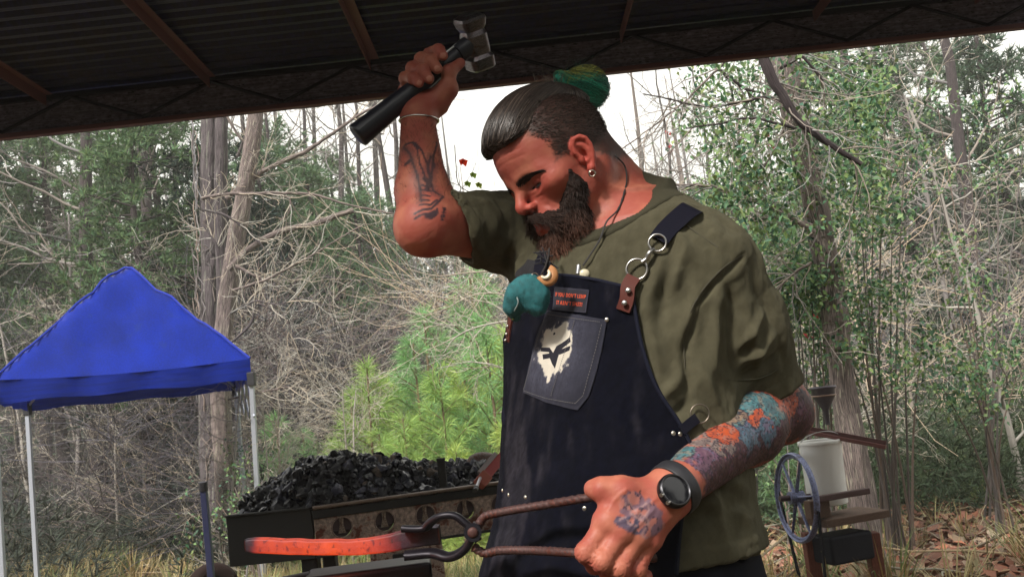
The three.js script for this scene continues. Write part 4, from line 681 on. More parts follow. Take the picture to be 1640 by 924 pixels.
{ // chest pocket with a bleached mark and a stencilled emblem
  const c = [[876, 497], [972, 512], [938, 656], [838, 628]].map((q) => pickA(...q)), poly = [[876, 497], [925, 504], [972, 512], [964, 560], [952, 610], [944, 634], [926, 657], [880, 645], [838, 628], [846, 590], [858, 550]].map((q) => pickA(...q));
  const img = canvasTex(768, 1024, (x, w, h) => {
    const im = x.createImageData(w, h), d = im.data;
    const X = (px) => (px - 838) / 134, tri = (a, b) => [a, b];
    for (let j = 0; j < h; j++) for (let i = 0; i < w; i++) {
      const u = i / w, v = j / h, gx = u * 100, gy = v * 150, tw = 0.5 + 0.5 * Math.sin((i + j) * 0.9), gr = noise(i / 2.2, j / 8, 2);
      const cx = 0.36, cy = 0.42, e = Math.hypot((u - cx) / 0.27, (v - cy) / 0.33) + 0.20 * fbm(u * 9, v * 9, 5, 4) + (v > 0.62 ? 0.25 * Math.max(0, noise(u * 14, 3, 1)) : 0) + 0.22 * noise(u * 5 + 2, v * 4, 9);
      const bleach = 0.85 * sstep(1.35, 0.75, e) * clamp(0.55 + 0.45 * gr + 0.3 * tw, 0, 1), paint = sstep(1.0, 0.90, e + 0.06 * gr), chalk = 0.35 * sstep(2.3, 1.1, e) * clamp(0.5 + 0.5 * fbm(u * 30, v * 20, 3, 3) + 0.3 * tw, 0, 1);
      let r = 28 + 9 * tw + 10 * gr, g = 29 + 9 * tw + 10 * gr, b = 44 + 10 * tw + 10 * gr;
      const k = clamp(chalk + 0.30 * bleach, 0, 1); r = lerp(r, 112, k); g = lerp(g, 112, k); b = lerp(b, 128, k);
      r = lerp(r, 222 + 14 * gr, paint * 0.92); g = lerp(g, 214 + 14 * gr, paint * 0.92); b = lerp(b, 198 + 14 * gr, paint * 0.92);
      const o = (j * w + i) * 4; d[o] = r; d[o + 1] = g; d[o + 2] = b; d[o + 3] = 255;
    }
    x.putImageData(im, 0, 0);
    // the emblem: crossed tools spreading from a point
    x.fillStyle = '#141322'; const S = (list) => { x.beginPath(); list.forEach(([u, v], i) => (i ? x.lineTo(u * w, v * h) : x.moveTo(u * w, v * h))); x.closePath(); x.fill(); };
    S([[0.29, 0.41], [0.37, 0.46], [0.39, 0.38], [0.45, 0.34], [0.46, 0.42], [0.465, 0.63], [0.32, 0.52]]); S([[0.41, 0.38], [0.55, 0.25], [0.585, 0.30], [0.46, 0.42]]); S([[0.43, 0.425], [0.60, 0.345], [0.605, 0.40], [0.47, 0.47]]);
    S([[0.14, 0.43], [0.29, 0.41], [0.34, 0.46], [0.26, 0.465], [0.15, 0.475]]); S([[0.20, 0.505], [0.31, 0.475], [0.36, 0.52], [0.23, 0.56]]); x.beginPath(); x.ellipse(0.30 * w, 0.245 * h, 0.014 * w, 0.016 * h, 0.2, 0, 7); x.fill();
  });
  const uv = quadUV(c), pocket = part('pocket', clothPatch(poly, 0.0, 0.003, 0.004, { surf: surfA, uvOf: uv, bulge: (q, s) => 0.0025 + 0.0025 * sstep(0, 0.02, s) + 0.001 * fbm(q[0] * 18, q[1] * 24, 2, 2) }), new THREE.MeshStandardMaterial({ map: img, roughness: 0.9, bumpMap: denim, bumpScale: 0.0004 }), apron);
  const at = (u, v, o = 0.0064) => { const [tl, tr, br, bl] = c; return surfA(lerp(lerp(tl[0], tr[0], u), lerp(bl[0], br[0], u), v), lerp(lerp(tl[1], tr[1], u), lerp(bl[1], br[1], u), v), o); };
  const st = new Geo(), run = (pts, n) => { for (let k = 0; k < n; k++) { const a = k / n, b = (k + 0.62) / n, f = (t) => { const s = t * (pts.length - 1), i = Math.min(pts.length - 2, Math.floor(s)); return [lerp(pts[i][0], pts[i + 1][0], s - i), lerp(pts[i][1], pts[i + 1][1], s - i)]; }; st.tube([at(...f(a)), at(...f(b))], 0.00042, 4, { color: rgb(0.13, 0.12, 0.11) }); } };
  run([[0.08, 0.035], [0.93, 0.035]], 34); run([[0.95, 0.06], [0.945, 0.85], [0.88, 0.95]], 46); run([[0.88, 0.95], [0.5, 0.97], [0.05, 0.965]], 26); run([[0.05, 0.95], [0.05, 0.1]], 36); run([[0.56, 0.06], [0.53, 0.94]], 40);
  part('stitching', st, MV(0.9), pocket);
  part('rivet', rivetAt(c[1], 0.002, 0.0034), M([0.55, 0.52, 0.48], 0.35, { metalness: 1 }), pocket);
}
function rivetAt(ay, off, r) { const p = surfA(ay[0], ay[1], off), q = surfA(ay[0], ay[1], off + 0.01), n = q.sub(p).normalize(), g = new THREE.SphereGeometry(r, 14, 8, 0, Math.PI * 2, 0, Math.PI / 2); g.scale(1, 0.55, 1); g.applyQuaternion(new THREE.Quaternion().setFromUnitVectors(V(0, 1, 0), n)); g.translate(p.x, p.y, p.z); return g; }
{ // sewn patch with orange lettering
  const c = [[890, 459], [944, 464], [939, 501], [886, 496]].map((q) => pickA(...q));
  const img = canvasTex(512, 320, (x, w, h) => { x.fillStyle = '#14131f'; x.fillRect(0, 0, w, h); for (let k = 0; k < 6000; k++) { x.fillStyle = 'rgba(70,70,110,' + 0.18 * rr() + ')'; x.fillRect(rr() * w, rr() * h, 3, 2); } x.strokeStyle = '#2b2a3c'; x.lineWidth = 10; x.strokeRect(8, 8, w - 16, h - 16); x.fillStyle = '#c8481f'; x.textAlign = 'center'; x.font = 'bold 74px sans-serif'; x.save(); x.scale(0.80, 1); x.fillText("IF YOU DON'T LIMP", w / 2 / 0.80, 128, w * 1.12); x.fillText("IT AIN'T SHIT!", w / 2 / 0.80, 238, w * 0.98); x.restore(); });
  part('patch', clothPatch(c, 0.0, 0.0018, 0.003, { surf: surfA, uvOf: quadUV(c), bulge: () => 0.0024 }), new THREE.MeshStandardMaterial({ map: img, roughness: 0.85, bumpMap: denim, bumpScale: 0.0002 }), apron);
}
const steel = M([0.42, 0.41, 0.40], 0.32, { metalness: 1 }), leather = MD([0.070, 0.015, 0.010], 0.6, { specularIntensity: 0.3 }), webbing = MD([0.007, 0.007, 0.014], 0.8, { bumpMap: weave, bumpScale: 0.0006 });
{ // top hem and side hem as folded bands; rivets along the waist
  const e = new Geo(); for (const l of [apTop.filter(Boolean), [apTop[3], ...apRight]]) e.tube(spline(l.map(([a, y]) => surfA(a, y, 0.0)), 60), 0.0030, 6, { flat: [1, 1], color: rgb(0.008, 0.009, 0.018) }); part('hem', e, MDV(0.85), apron);
  for (const [x, y] of [[803, 786], [813, 793], [839, 797], [912, 804], [935, 815], [1068, 846], [1081, 694], [1092, 695]]) { const h = pick(x, y, 0.011); if (h) part('rivet', rivetAt(h, 0.0, 0.0034), M([0.62, 0.58, 0.5], 0.3, { metalness: 1 }), apron); }
}
const ribbon = (pts, w, t, nrm) => { const g = new Geo(), q = spline(pts, 26); const L = [], C = q.map((p, i) => { const T = V().subVectors(q[Math.min(q.length - 1, i + 1)], q[Math.max(0, i - 1)]).normalize(), n = nrm(p), s = V().crossVectors(T, n).normalize(); return [p, s, n]; }); let len = 0; C.forEach(([p, s, n], i) => { if (i) len += p.distanceTo(C[i - 1][0]); for (const [a, b] of [[-1, 1], [1, 1], [1, -1], [-1, -1]]) { const v = p.clone().addScaledVector(s, a * w / 2).addScaledVector(n, b * t / 2); g.vert(v.x, v.y, v.z, (a + 1) / 2 * w, len); } }); for (let i = 0; i + 1 < C.length; i++) for (let k = 0; k < 4; k++) { const a = i * 4 + k, b = i * 4 + (k + 1) % 4; g.quad(a, b, b + 4, a + 4); } g.quad(0, 1, 2, 3); const m = (C.length - 1) * 4; g.quad(m + 3, m + 2, m + 1, m); return crease(g.build()); };
const onShirt = (x, y, o = 0.006) => { const h = hit(shirtD, x, y); if (!h) return P(x, y, 0.1); const n = hg(shirtD, h, 0.004); return h.addScaledVector(n, Math.max(0, foldD(h, n)) + o); };
const shirtN = (p) => hg(shirtD, p, 0.006);
{ // left shoulder strap, clip, ring and riveted leather tab
  const top = onShirt(1104, 340), over = top.clone().add(V(0.02, -0.004, -0.07)), back = top.clone().add(V(0.03, -0.10, -0.17));
  const strap = part('strap', ribbon([back, over, top, onShirt(1085, 355), onShirt(1068, 372), onShirt(1056, 388)], 0.030, 0.0028, shirtN), webbing, apron);
  const torus = (px, py, R1, r, tilt, off = 0.008) => { const g = new THREE.TorusGeometry(R1, r, 8, 28), p = onShirt(px, py, off), n = shirtN(p).lerp(V().subVectors(CAM, p).normalize(), 0.5).normalize(); g.applyQuaternion(new THREE.Quaternion().setFromUnitVectors(V(0, 0, 1), n)); if (tilt) g.applyQuaternion(new THREE.Quaternion()); g.translate(p.x, p.y, p.z); return g; };
  part('clip', torus(1054, 393, 0.0125, 0.0017), steel, strap);
  part('clip', new Geo().tube(spline([onShirt(1049, 402, 0.008), onShirt(1042, 410, 0.012), onShirt(1038, 418, 0.009), onShirt(1030, 424, 0.010)], 16), (t) => 0.0030 * (0.7 + 0.5 * Math.sin(t * 3.1)), 8), steel, strap);
  part('ring', torus(1022, 434, 0.0150, 0.0019), steel, strap);
  const tab = part('leather_tab', ribbon([onShirt(1018, 446, 0.010), onShirt(1010, 462, 0.012), surfA(...pickA(1004, 480), 0.004), surfA(...pickA(998, 498), 0.003)], 0.021, 0.0036, shirtN), leather, strap);
  for (const [x, y] of [[1006, 465], [1000, 485]]) { const p = hit(wrapD, x, y, 0.019), n = shirtN(p), g = new THREE.SphereGeometry(0.0042, 14, 8); g.scale(1, 1, 0.5); g.applyQuaternion(new THREE.Quaternion().setFromUnitVectors(V(0, 0, 1), n)); g.translate(p.x, p.y, p.z); part('rivet', g, steel, tab); }
  part('side_ring', torus(1118, 663, 0.0130, 0.0011, 0, 0.006), M([0.20, 0.17, 0.14], 0.4, { metalness: 1 }), apron);
  part('side_strap', ribbon([surfA(...pickA(1092, 690), 0.003), onShirt(1104, 678), onShirt(1114, 670)], 0.014, 0.003, shirtN), webbing, apron);
  // right shoulder strap, mostly behind the beard, and the leather tab below it
  const topR = P(880, 345, 0.02);
  part('strap', ribbon([P(905, 330, -0.13), P(893, 338, -0.06), onShirt(884, 372, 0.004), onShirt(880, 400, 0.006), onShirt(872, 425, 0.008), surfA(...pickA(866, 452), 0.003)], 0.024, 0.0028, shirtN), webbing, apron);
  const tb = part('leather_tab', ribbon([onShirt(829, 510, 0.012), onShirt(826, 530, 0.012), onShirt(824, 548, 0.011)], 0.014, 0.003, shirtN), leather, apron);
  for (const y of [524, 536, 546]) { const p = onShirt(827 - (y - 524) * 0.14, y, 0.015), g = new THREE.SphereGeometry(0.0028, 12, 8); g.translate(p.x, p.y, p.z); part('rivet', g, steel, tb); }
  part('waist_loop', ribbon([P(822, 640, -0.02), P(812, 655, -0.01), P(811, 672, 0), P(818, 690, 0.0)], 0.016, 0.006, () => V(-0.6, 0, 0.8).normalize()), webbing, apron);
}
{ // dark print on the shirt, half hidden by the apron: lettering CA
  const c = [[842, 417], [884, 424], [872, 470], [826, 462]], A = c.map((q) => { const h = hit(bodyShirt, ...q, 0.003); return h ? toAY(h) : null; });
  if (A.every(Boolean)) { const img = canvasTex(256, 256, (x, w, h) => { x.fillStyle = '#1c1b20'; x.fillRect(0, 0, w, h); for (let k = 0; k < 2500; k++) { x.fillStyle = 'rgba(90,88,70,' + 0.2 * rr() + ')'; x.fillRect(rr() * w, rr() * h, 2, 3); } x.fillStyle = '#77746c'; x.font = 'bold 120px sans-serif'; x.fillText('CA', 30, 220); });
    const sf = (a, y, o) => { const p = ring(a, y, 0), n = hg(shirtD, p, 0.004); return p.addScaledVector(n, foldD(p, n) - shirtD(p) * 0.9 + o); };
    part('print', clothPatch(A, 0.0, 0.0006, 0.003, { surf: sf, uvOf: quadUV(A), bulge: () => 0.001 }), new THREE.MeshStandardMaterial({ map: img, roughness: 0.9 }), shirt); }
}
{ // necklace with a small pendant, ear ring, bracelet, watch
  const cord = M([0.012, 0.010, 0.010], 0.7), onNeck = (x, y, o = 0.002) => { const f = (p) => Math.min(skinD(p), shirtD(p)), h = hit(f, x, y); return h.addScaledVector(hg(f, h, 0.003), o); };
  part('necklace', new Geo().tube(spline([P(972, 245, -0.12), onNeck(986, 252), onNeck(999, 266), onNeck(1003, 285), onNeck(1000, 310), onNeck(990, 338), onNeck(977, 362, 0.012), onNeck(964, 386, 0.006), onNeck(950, 408, 0.006), onNeck(938, 428, 0.008)], 70), (t) => 0.0013 + 0.0006 * (noise(t * 30, 1, 1) > 0.55 ? 1 : 0), 6), cord, man);
  const pd = onNeck(935, 440, 0.010), g1 = new THREE.SphereGeometry(0.008, 14, 10); g1.scale(1, 0.9, 0.5); g1.translate(pd.x + 0.006, pd.y - 0.002, pd.z); part('pendant', g1, M([0.55, 0.50, 0.36], 0.3), man);
  part('pendant_cap', new Geo().tube([onNeck(933, 428, 0.011), onNeck(932, 442, 0.011)], 0.0036, 10, { color: rgb(0.4, 0.4, 0.42) }), MV(0.3, { metalness: 0.8 }), man);
  const e0 = fromHead(0.078, -0.040, 0.012), t = new THREE.TorusGeometry(0.0046, 0.0014, 8, 22); t.applyQuaternion(headQ.clone().multiply(new THREE.Quaternion().setFromEuler(new THREE.Euler(0, 1.1, 0)))); t.translate(e0.x + 0.002, e0.y - 0.005, e0.z + 0.004); part('ear_ring', t, M([0.65, 0.58, 0.5], 0.2, { metalness: 1 }), man);
  // bracelet: a thin bangle round the wrist
  const aw = V().subVectors(J.wrR, foreR).normalize(), bc = P(669, 193, J.wrR.z), s1 = V().crossVectors(aw, V(0, 0, 1)).normalize(), s2 = V().crossVectors(aw, s1), pts = [];
  for (let k = 0; k <= 40; k++) { const a = k / 40 * 2 * Math.PI, d = s1.clone().multiplyScalar(Math.cos(a)).addScaledVector(s2, Math.sin(a)); let r = 0.01; while (r < 0.06 && skinD(bc.clone().addScaledVector(d, r)) < 0.0012) r += 0.0006; pts.push(bc.clone().addScaledVector(d, r).addScaledVector(aw, -0.55 * d.z * r - 0.12 * d.x * r)); }
  part('bracelet', new Geo().tube(pts, 0.0016, 8, { caps: false }), M([0.75, 0.73, 0.70], 0.25, { metalness: 1 }), man);
  // watch
  const wx = axL, wc = P(1077, 787, 0.233), nz = V().subVectors(CAM, wc).normalize(), wn = nz.clone().addScaledVector(wx, -nz.dot(wx)).normalize().lerp(nz, 0.35).normalize();
  const face = hit(skinD, 1077, 789).addScaledVector(wn, 0.004), q = new THREE.Quaternion().setFromUnitVectors(V(0, 1, 0), wn), lathe = (pr, n = 40) => { const g = new THREE.LatheGeometry(pr.map(([r, y]) => new THREE.Vector2(r, y)), n); g.applyQuaternion(q); g.translate(face.x, face.y, face.z); return g; };
  const watch = part('watch', lathe([[0, -0.006], [0.0205, -0.006], [0.0222, -0.003], [0.0224, 0.004], [0.0208, 0.0065], [0.0185, 0.0068], [0.018, 0.0055]]), M([0.012, 0.012, 0.015], 0.32, { metalness: 0.6 }), man);
  part('watch_glass', lathe([[0.0182, 0.0058], [0.012, 0.0063], [0, 0.0065]]), M([0.004, 0.004, 0.006], 0.08), watch);
  part('bezel', (() => { const g = new THREE.TorusGeometry(0.0196, 0.0011, 8, 48); g.rotateX(Math.PI / 2); g.translate(0, 0.0068, 0); g.applyQuaternion(q); g.translate(face.x, face.y, face.z); return g; })(), M([0.10, 0.10, 0.11], 0.3, { metalness: 0.9 }), watch);
  const up = V().crossVectors(wx, wn).normalize(); for (const [a, b] of [[0.0235, 0.006], [0.0235, -0.006]]) { const g = new Geo(), p = face.clone().addScaledVector(wx, a).addScaledVector(up, b); g.tube([p.clone().addScaledVector(wx, -0.003), p.clone().addScaledVector(wx, 0.002)], 0.0024, 10); part('crown', g, steel, watch); }
  const band = []; for (let k = 0; k <= 44; k++) { const a = k / 44 * 2 * Math.PI, d = up.clone().multiplyScalar(Math.cos(a)).addScaledVector(wn, Math.sin(a)); let r = 0.008; const c0 = V().lerpVectors(J.elL, J.wrL, 0.985); while (r < 0.07 && skinD(c0.clone().addScaledVector(d, r)) < 0.0014) r += 0.0006; band.push(c0.addScaledVector(d, r)); }
  part('watch_strap', new Geo().tube(band, 0.0105, 8, { caps: false, flat: [0.16, 1], up: up }), M([0.012, 0.012, 0.016], 0.6), watch);
}
// ---------------------------------------------------------------- forge, coal, anvil, tongs, hot bar, hammer
const rustMap = (seed, base, rust, amt, rx = 1) => tex(512, 512, (u, v) => { const n = fbm(u * 6, v * 6, seed, 5), f = fbm(u * 40, v * 40, seed + 3, 3), s = sstep(amt, amt + 0.25, n + 0.35 * f), k = 0.82 + 0.35 * f + 0.12 * noise(u * 200, v * 200, seed); return mixc3(base, rust, s).map((x) => x * k); }, true, rx, rx);
const forgeD = 2.75, up3 = V(0, 1, 0);
const fA = P(362, 812, 1.5 - forgeD + 0.02), fS = P(500, 800, 1.5 - forgeD + 0.12), fB = P(930, 770, 1.5 - forgeD - 0.12);
{
  const topY = (fS.y + fB.y) / 2, A = V(fA.x, topY, fA.z), S = V(fS.x, topY, fS.z), B = V(fB.x, topY, fB.z), depth = V(0.05, 0, -0.62), Hh = 0.128;
  const forge = thing('coal_forge', 'rusty coal forge table with round knockouts along its front, heaped with coal', 'forge', [S.x, 0, S.z]);
  const plate = new THREE.MeshStandardMaterial({ map: rustMap(3, [0.66, 0.58, 0.54], [0.38, 0.19, 0.13], 0.16, 1.6), roughness: 0.62, metalness: 0.25 }), dark = new THREE.MeshStandardMaterial({ map: rustMap(9, [0.055, 0.05, 0.065], [0.10, 0.055, 0.05], 0.25, 2), roughness: 0.7, metalness: 0.1 }), rimM = new THREE.MeshStandardMaterial({ map: rustMap(14, [0.62, 0.55, 0.50], [0.36, 0.24, 0.18], 0.12, 3), roughness: 0.5, metalness: 0.35 });
  const backM = M([0.075, 0.045, 0.05], 0.7);
  // front plate with round holes
  const L = S.distanceTo(B), sh = new THREE.Shape([[0, 0], [L, 0], [L, -Hh], [0, -Hh]].map((q) => new THREE.Vector2(...q))), holes = [];
  const xd = V().subVectors(B, S).normalize(), zn = V().crossVectors(xd, up3).normalize(), basis = new THREE.Matrix4().makeBasis(xd, up3, zn.clone()).setPosition(S);
  const colX = (px) => { const d = rayDir(px, 830), n = zn, t = V().subVectors(S, CAM).dot(n) / d.dot(n), p = CAM.clone().addScaledVector(d, t); return V().subVectors(p, S).dot(xd); };
  for (const px of [546, 615, 681, 746, 803, 866]) { const x = colX(px); holes.push(x); const h = new THREE.Path(); h.absellipse(x, -0.060, 0.027, 0.027, 0, Math.PI * 2, true); sh.holes.push(h); }
  const fg = new THREE.ExtrudeGeometry(sh, { depth: 0.006, bevelEnabled: true, bevelSize: 0.0012, bevelThickness: 0.0012, bevelSegments: 1, curveSegments: 24 }); fg.applyMatrix4(basis); part('front_plate', crease(fg), plate, forge);
  for (const x of holes) {
    const back = new THREE.CylinderGeometry(0.0275, 0.0275, 0.004, 26); back.rotateX(Math.PI / 2); back.translate(x, -0.060, -0.012); back.applyMatrix4(basis); part('knockout', back, backM, forge);
    const tg = new THREE.Shape([[-0.006, 0.030], [0.006, 0.030], [0.0045, 0.006], [0.010, -0.016], [-0.010, -0.016], [-0.0045, 0.006]].map((q) => new THREE.Vector2(...q))), tgG = new THREE.ExtrudeGeometry(tg, { depth: 0.003, bevelEnabled: true, bevelSize: 0.0006, bevelThickness: 0.0006, bevelSegments: 1 }); tgG.translate(x, -0.060, -0.004); tgG.applyMatrix4(basis); part('tongue', crease(tgG), rimM, forge);
    const rg = new THREE.TorusGeometry(0.0285, 0.0022, 8, 30); rg.translate(x, -0.060, 0.007); rg.applyMatrix4(basis); part('hole_rim', rg, plate, forge);
  }
  const rim = new Geo(); bar(rim, S.clone().add(V(0, 0.003, 0.008)), B.clone().add(V(0, 0.003, 0.008)), 0.034, 0.007, up3, { bevel: 0.003 }); part('rim', rim.build(false), rimM, forge);
  const lip2 = new Geo(); bar(lip2, S.clone().add(V(0, -0.016, 0.012)), B.clone().add(V(0, -0.016, 0.012)), 0.006, 0.024, up3, { bevel: 0.002 }); part('rim_angle', lip2.build(false), dark, forge);
  const low = new Geo(); bar(low, S.clone().add(V(0, -Hh, 0.008)), B.clone().add(V(0, -Hh, 0.008)), 0.030, 0.006, up3, { bevel: 0.002 }); part('lower_rim', low.build(false), dark, forge);
  const sp = new Geo(); bar(sp, A.clone().add(V(0, -Hh / 2 - 0.012, 0)), S.clone().add(V(-0.004, -Hh / 2, 0)), 0.006, Hh + 0.01, up3, { bevel: 0.002 }); bar(sp, A.clone().add(V(0, -0.004, 0)), S.clone().add(V(-0.004, 0.003, 0)), 0.026, 0.006, up3, { bevel: 0.002 }); part('corner_plate', sp.build(false), dark, forge);
  const lf = new Geo(); bar(lf, A.clone().add(V(0, -Hh / 2 - 0.012, 0)), A.clone().add(V(0, -Hh / 2 - 0.012, 0)).add(depth), 0.006, Hh + 0.01, up3, { bevel: 0.002 }); part('side_plate', lf.build(false), dark, forge);
  const bk = new Geo(); bar(bk, A.clone().add(depth).add(V(0, -Hh / 2, 0)), B.clone().add(depth).add(V(0, -Hh / 2, 0)), 0.006, Hh, up3, { bevel: 0.002 }); part('back_plate', bk.build(false), dark, forge);
  const rt = new Geo(); bar(rt, B.clone().add(V(0, -Hh / 2, 0)), B.clone().add(depth).add(V(0, -Hh / 2, 0)), 0.006, Hh, up3, { bevel: 0.002 }); part('side_plate', rt.build(false), dark, forge);
  const fl = new Geo(); { const pts = [A, S, B, B.clone().add(depth), A.clone().add(depth)].map((p) => p.clone().add(V(0, -0.07, 0))), n = pts.map((p) => fl.vert(p.x, p.y, p.z, p.x, p.z)); for (let k = 2; k < 5; k++) fl.tri(n[0], n[k - 1], n[k]); } part('pan_floor', fl, dark, forge);
  for (const [p, k] of [[A.clone().lerp(S, 0.9), 0.0], [B.clone().add(V(-0.1, 0, -0.05)), 0], [A.clone().add(depth).add(V(0.1, 0, 0.04)), 0], [B.clone().add(depth).add(V(-0.05, 0, 0.05)), 0]]) { const g = new Geo(); g.box(V(p.x, (topY - Hh + groundY(p.x, p.z)) / 2, p.z - 0.03), 0.045, topY - Hh - groundY(p.x, p.z), 0.045, { bevel: 0.003 }); part('leg', g.build(false), dark, forge); }
  const pan = new Geo(); { const q = P(650, 905, S.z + 0.01); pan.box(V(q.x, topY - Hh - 0.09, S.z - 0.02), 0.20, 0.17, 0.006, { bevel: 0.002 }); } part('lower_panel', pan.build(false), plate, forge);
  { const g = new Geo(); const q = P(648, 893, S.z + 0.02); g.box(V(q.x, q.y, S.z - 0.012), 0.075, 0.014, 0.012, { bevel: 0.003 }); part('panel_slot', g.build(false), dark, forge); }
  const shelf = []; for (const y of [0.53, 0.46]) { const g = new Geo(); bar(g, V(S.x + 0.1, y, S.z - 0.05), V(B.x - 0.05, y, B.z - 0.05), 0.03, 0.02, up3, { bevel: 0.003 }); part('shelf_bar', g.build(false), dark, forge); }
  // small tools on the rim: an upright bar, a poker handle
  const post = thing('steel_stake', 'short square steel stake standing on the forge rim in front of the coal', 'stake', P(710, 778, S.z - 0.03)); { const g = new Geo(); g.box(V(0, 0.034, 0), 0.022, 0.075, 0.016, { bevel: 0.002 }); mesh('shaft', g.build(false), dark, post); const h = new Geo(); h.box(V(0, 0.073, 0), 0.024, 0.006, 0.018, { bevel: 0.002 }); mesh('head', h.build(false), dark, post); }
  const pk = thing('poker', 'pale steel rod with a black tip leaning on the forge rim next to the man', 'poker', P(762, 782, S.z)); { const a = P(762, 783, S.z + 0.02), b = P(776, 748, S.z - 0.25); part('rod', new Geo().tube([a, b], 0.0048, 10), M([0.45, 0.45, 0.5], 0.35, { metalness: 0.8 }), pk); part('tip', new Geo().tube([a.clone().add(V(-0.002, -0.005, 0.004)), a.clone().lerp(b, 0.05)], 0.0075, 10), M([0.01, 0.01, 0.012], 0.5), pk); }
  const wr = thing('clamp', 'red handled clamp lying on the coal close to the apron', 'clamp', P(790, 760, S.z - 0.15)); {
    const a = P(772, 770, S.z - 0.12), b = P(812, 722, S.z - 0.2), g = new Geo(); bar(g, a, b, 0.028, 0.016, V(0, 0, 1), { bevel: 0.003 }); part('handle', g.build(false), M([0.32, 0.05, 0.05], 0.5), wr); const g2 = new Geo(); bar(g2, a.clone().lerp(b, -0.12), a.clone().lerp(b, 0.18), 0.036, 0.030, V(0, 0, 1), { bevel: 0.004 }); part('jaw', g2.build(false), M([0.28, 0.06, 0.035], 0.55), wr); const g3 = new Geo(); bar(g3, a.clone().lerp(b, 0.1).add(V(-0.012, 0.012, 0)), a.clone().lerp(b, 0.75).add(V(-0.012, 0.012, 0)), 0.02, 0.012, V(0, 0, 1), { bevel: 0.002 }); part('bar', g3.build(false), M([0.35, 0.3, 0.3], 0.4, { metalness: 0.7 }), wr); }
  const bowl = thing('shovel_blade', 'rusty curved shovel blade sticking up behind the coal', 'shovel', P(775, 745, S.z - 0.4)); { const g = new THREE.SphereGeometry(0.06, 24, 12, 0, Math.PI * 2, 0, 1.15); g.scale(1.0, 0.55, 0.75); g.rotateX(0.9); g.rotateZ(-0.15); mesh('blade', g, new THREE.MeshStandardMaterial({ map: rustMap(22, [0.50, 0.46, 0.44], [0.42, 0.18, 0.09], 0.0, 2), roughness: 0.6, metalness: 0.2, side: THREE.DoubleSide }), bowl); const h = new Geo(); h.tube([V(0, 0, -0.02), V(0.18, 0.02, -0.10)], 0.012, 10); mesh('shaft', h, M([0.2, 0.12, 0.07], 0.7), bowl); }
  // ---- coal
  const cr = rngOf(31), lump = (seed, fine) => { const q = rngOf(seed), g = new THREE.IcosahedronGeometry(1, fine), p = g.attributes.position, cuts = []; for (let k = 0; k < 9; k++) cuts.push([V(q() - 0.5, q() - 0.5, q() - 0.5).normalize(), 0.28 + 0.42 * q()]); for (let i = 0; i < p.count; i++) { const v = V(p.getX(i), p.getY(i), p.getZ(i)); for (const [n, d] of cuts) { const s = v.dot(n) - d; if (s > 0) v.addScaledVector(n, -s); } v.multiplyScalar(1 + 0.10 * noise(v.x * 3 + seed, v.y * 3, v.z * 3) + 0.06 * noise(v.x * 8 + seed, v.y * 8, v.z * 8)); p.setXYZ(i, v.x, v.y, v.z); } g.scale(1.0, 0.62 + 0.2 * q(), 0.8); return crease(g); };
  const shapes = [1, 2, 3, 4, 5, 6, 7].map((k) => lump(k, 3)), rough = [11, 12, 13, 14, 15, 16, 17].map((k) => lump(k, 1)), coalM = [M([0.007, 0.007, 0.012], 0.5), M([0.015, 0.017, 0.030], 0.3), M([0.055, 0.056, 0.085], 0.45), M([0.12, 0.092, 0.075], 0.85), M([0.009, 0.010, 0.017], 0.2)];
  const zFront = (x) => (x < S.x ? lerp(A.z, S.z, (x - A.x) / (S.x - A.x)) : lerp(S.z, B.z, (x - S.x) / (B.x - S.x)));
  const H = (x, z) => { const u = (x - A.x) / (B.x - A.x), w = (z - zFront(x)) / depth.z; const ridge = 0.104 * Math.exp(-(((u - 0.27) / 0.20) ** 2)) + 0.034 * Math.exp(-(((u - 0.60) / 0.22) ** 2)) + 0.034; return Math.max(0.0, ridge * sstep(-0.10, 0.30, w) * sstep(1.05, 0.55, w) * sstep(-0.06, 0.05, u) + 0.012 * noise(x * 22, z * 22, 1)); };
  const mound = new Geo(), mn = 70, mm = 44; for (let j = 0; j <= mm; j++) for (let i = 0; i <= mn; i++) { const w = j / mm, a = A.clone().lerp(S, Math.min(1, w < 0.2 ? 1 : 1)), x = lerp(A.x + 0.0 + 0.02, B.x - 0.02, i / mn), z0 = x < S.x ? lerp(A.z, S.z, (x - A.x) / (S.x - A.x)) : lerp(S.z, B.z, (x - S.x) / (B.x - S.x)), z = z0 - 0.02 + depth.z * 0.95 * w; mound.vert(x, topY - 0.035 + H(x, z), z, x, z); }
  for (let j = 0; j < mm; j++) for (let i = 0; i < mn; i++) { const a = j * (mn + 1) + i; mound.quad(a, a + 1, a + mn + 2, a + mn + 1); }
  const spots = []; for (let k = 0; k < 4600; k++) { const x = lerp(A.x + 0.03, B.x - 0.03, cr()), z0 = x < S.x ? lerp(A.z, S.z, (x - A.x) / (S.x - A.x)) : lerp(S.z, B.z, (x - S.x) / (B.x - S.x)), z = z0 - 0.015 + depth.z * 0.94 * cr(); const s = 0.0085 + 0.016 * cr() ** 2.2; spots.push([V(x, topY - 0.035 + H(x, z) + s * 0.35, z), s, cr() * 6.28, cr() * 6.28, cr(), Math.floor(cr() * 7)]); }
  const big = spots.map((s, i) => [s, i]).sort((p, q) => q[0][1] * (1 - 0.4 * (S.z - q[0][0].z) / 0.6) - p[0][1] * (1 - 0.4 * (S.z - p[0][0].z) / 0.6)).slice(0, 280).map((p) => p[1]), bigSet = new Set(big), rest = new Geo();
  const heap = tag(mesh('coal_heap', mound, M([0.008, 0.008, 0.011], 0.6)), 'heap of small black coal filling the pan of the forge', 'coal', null, 'stuff');
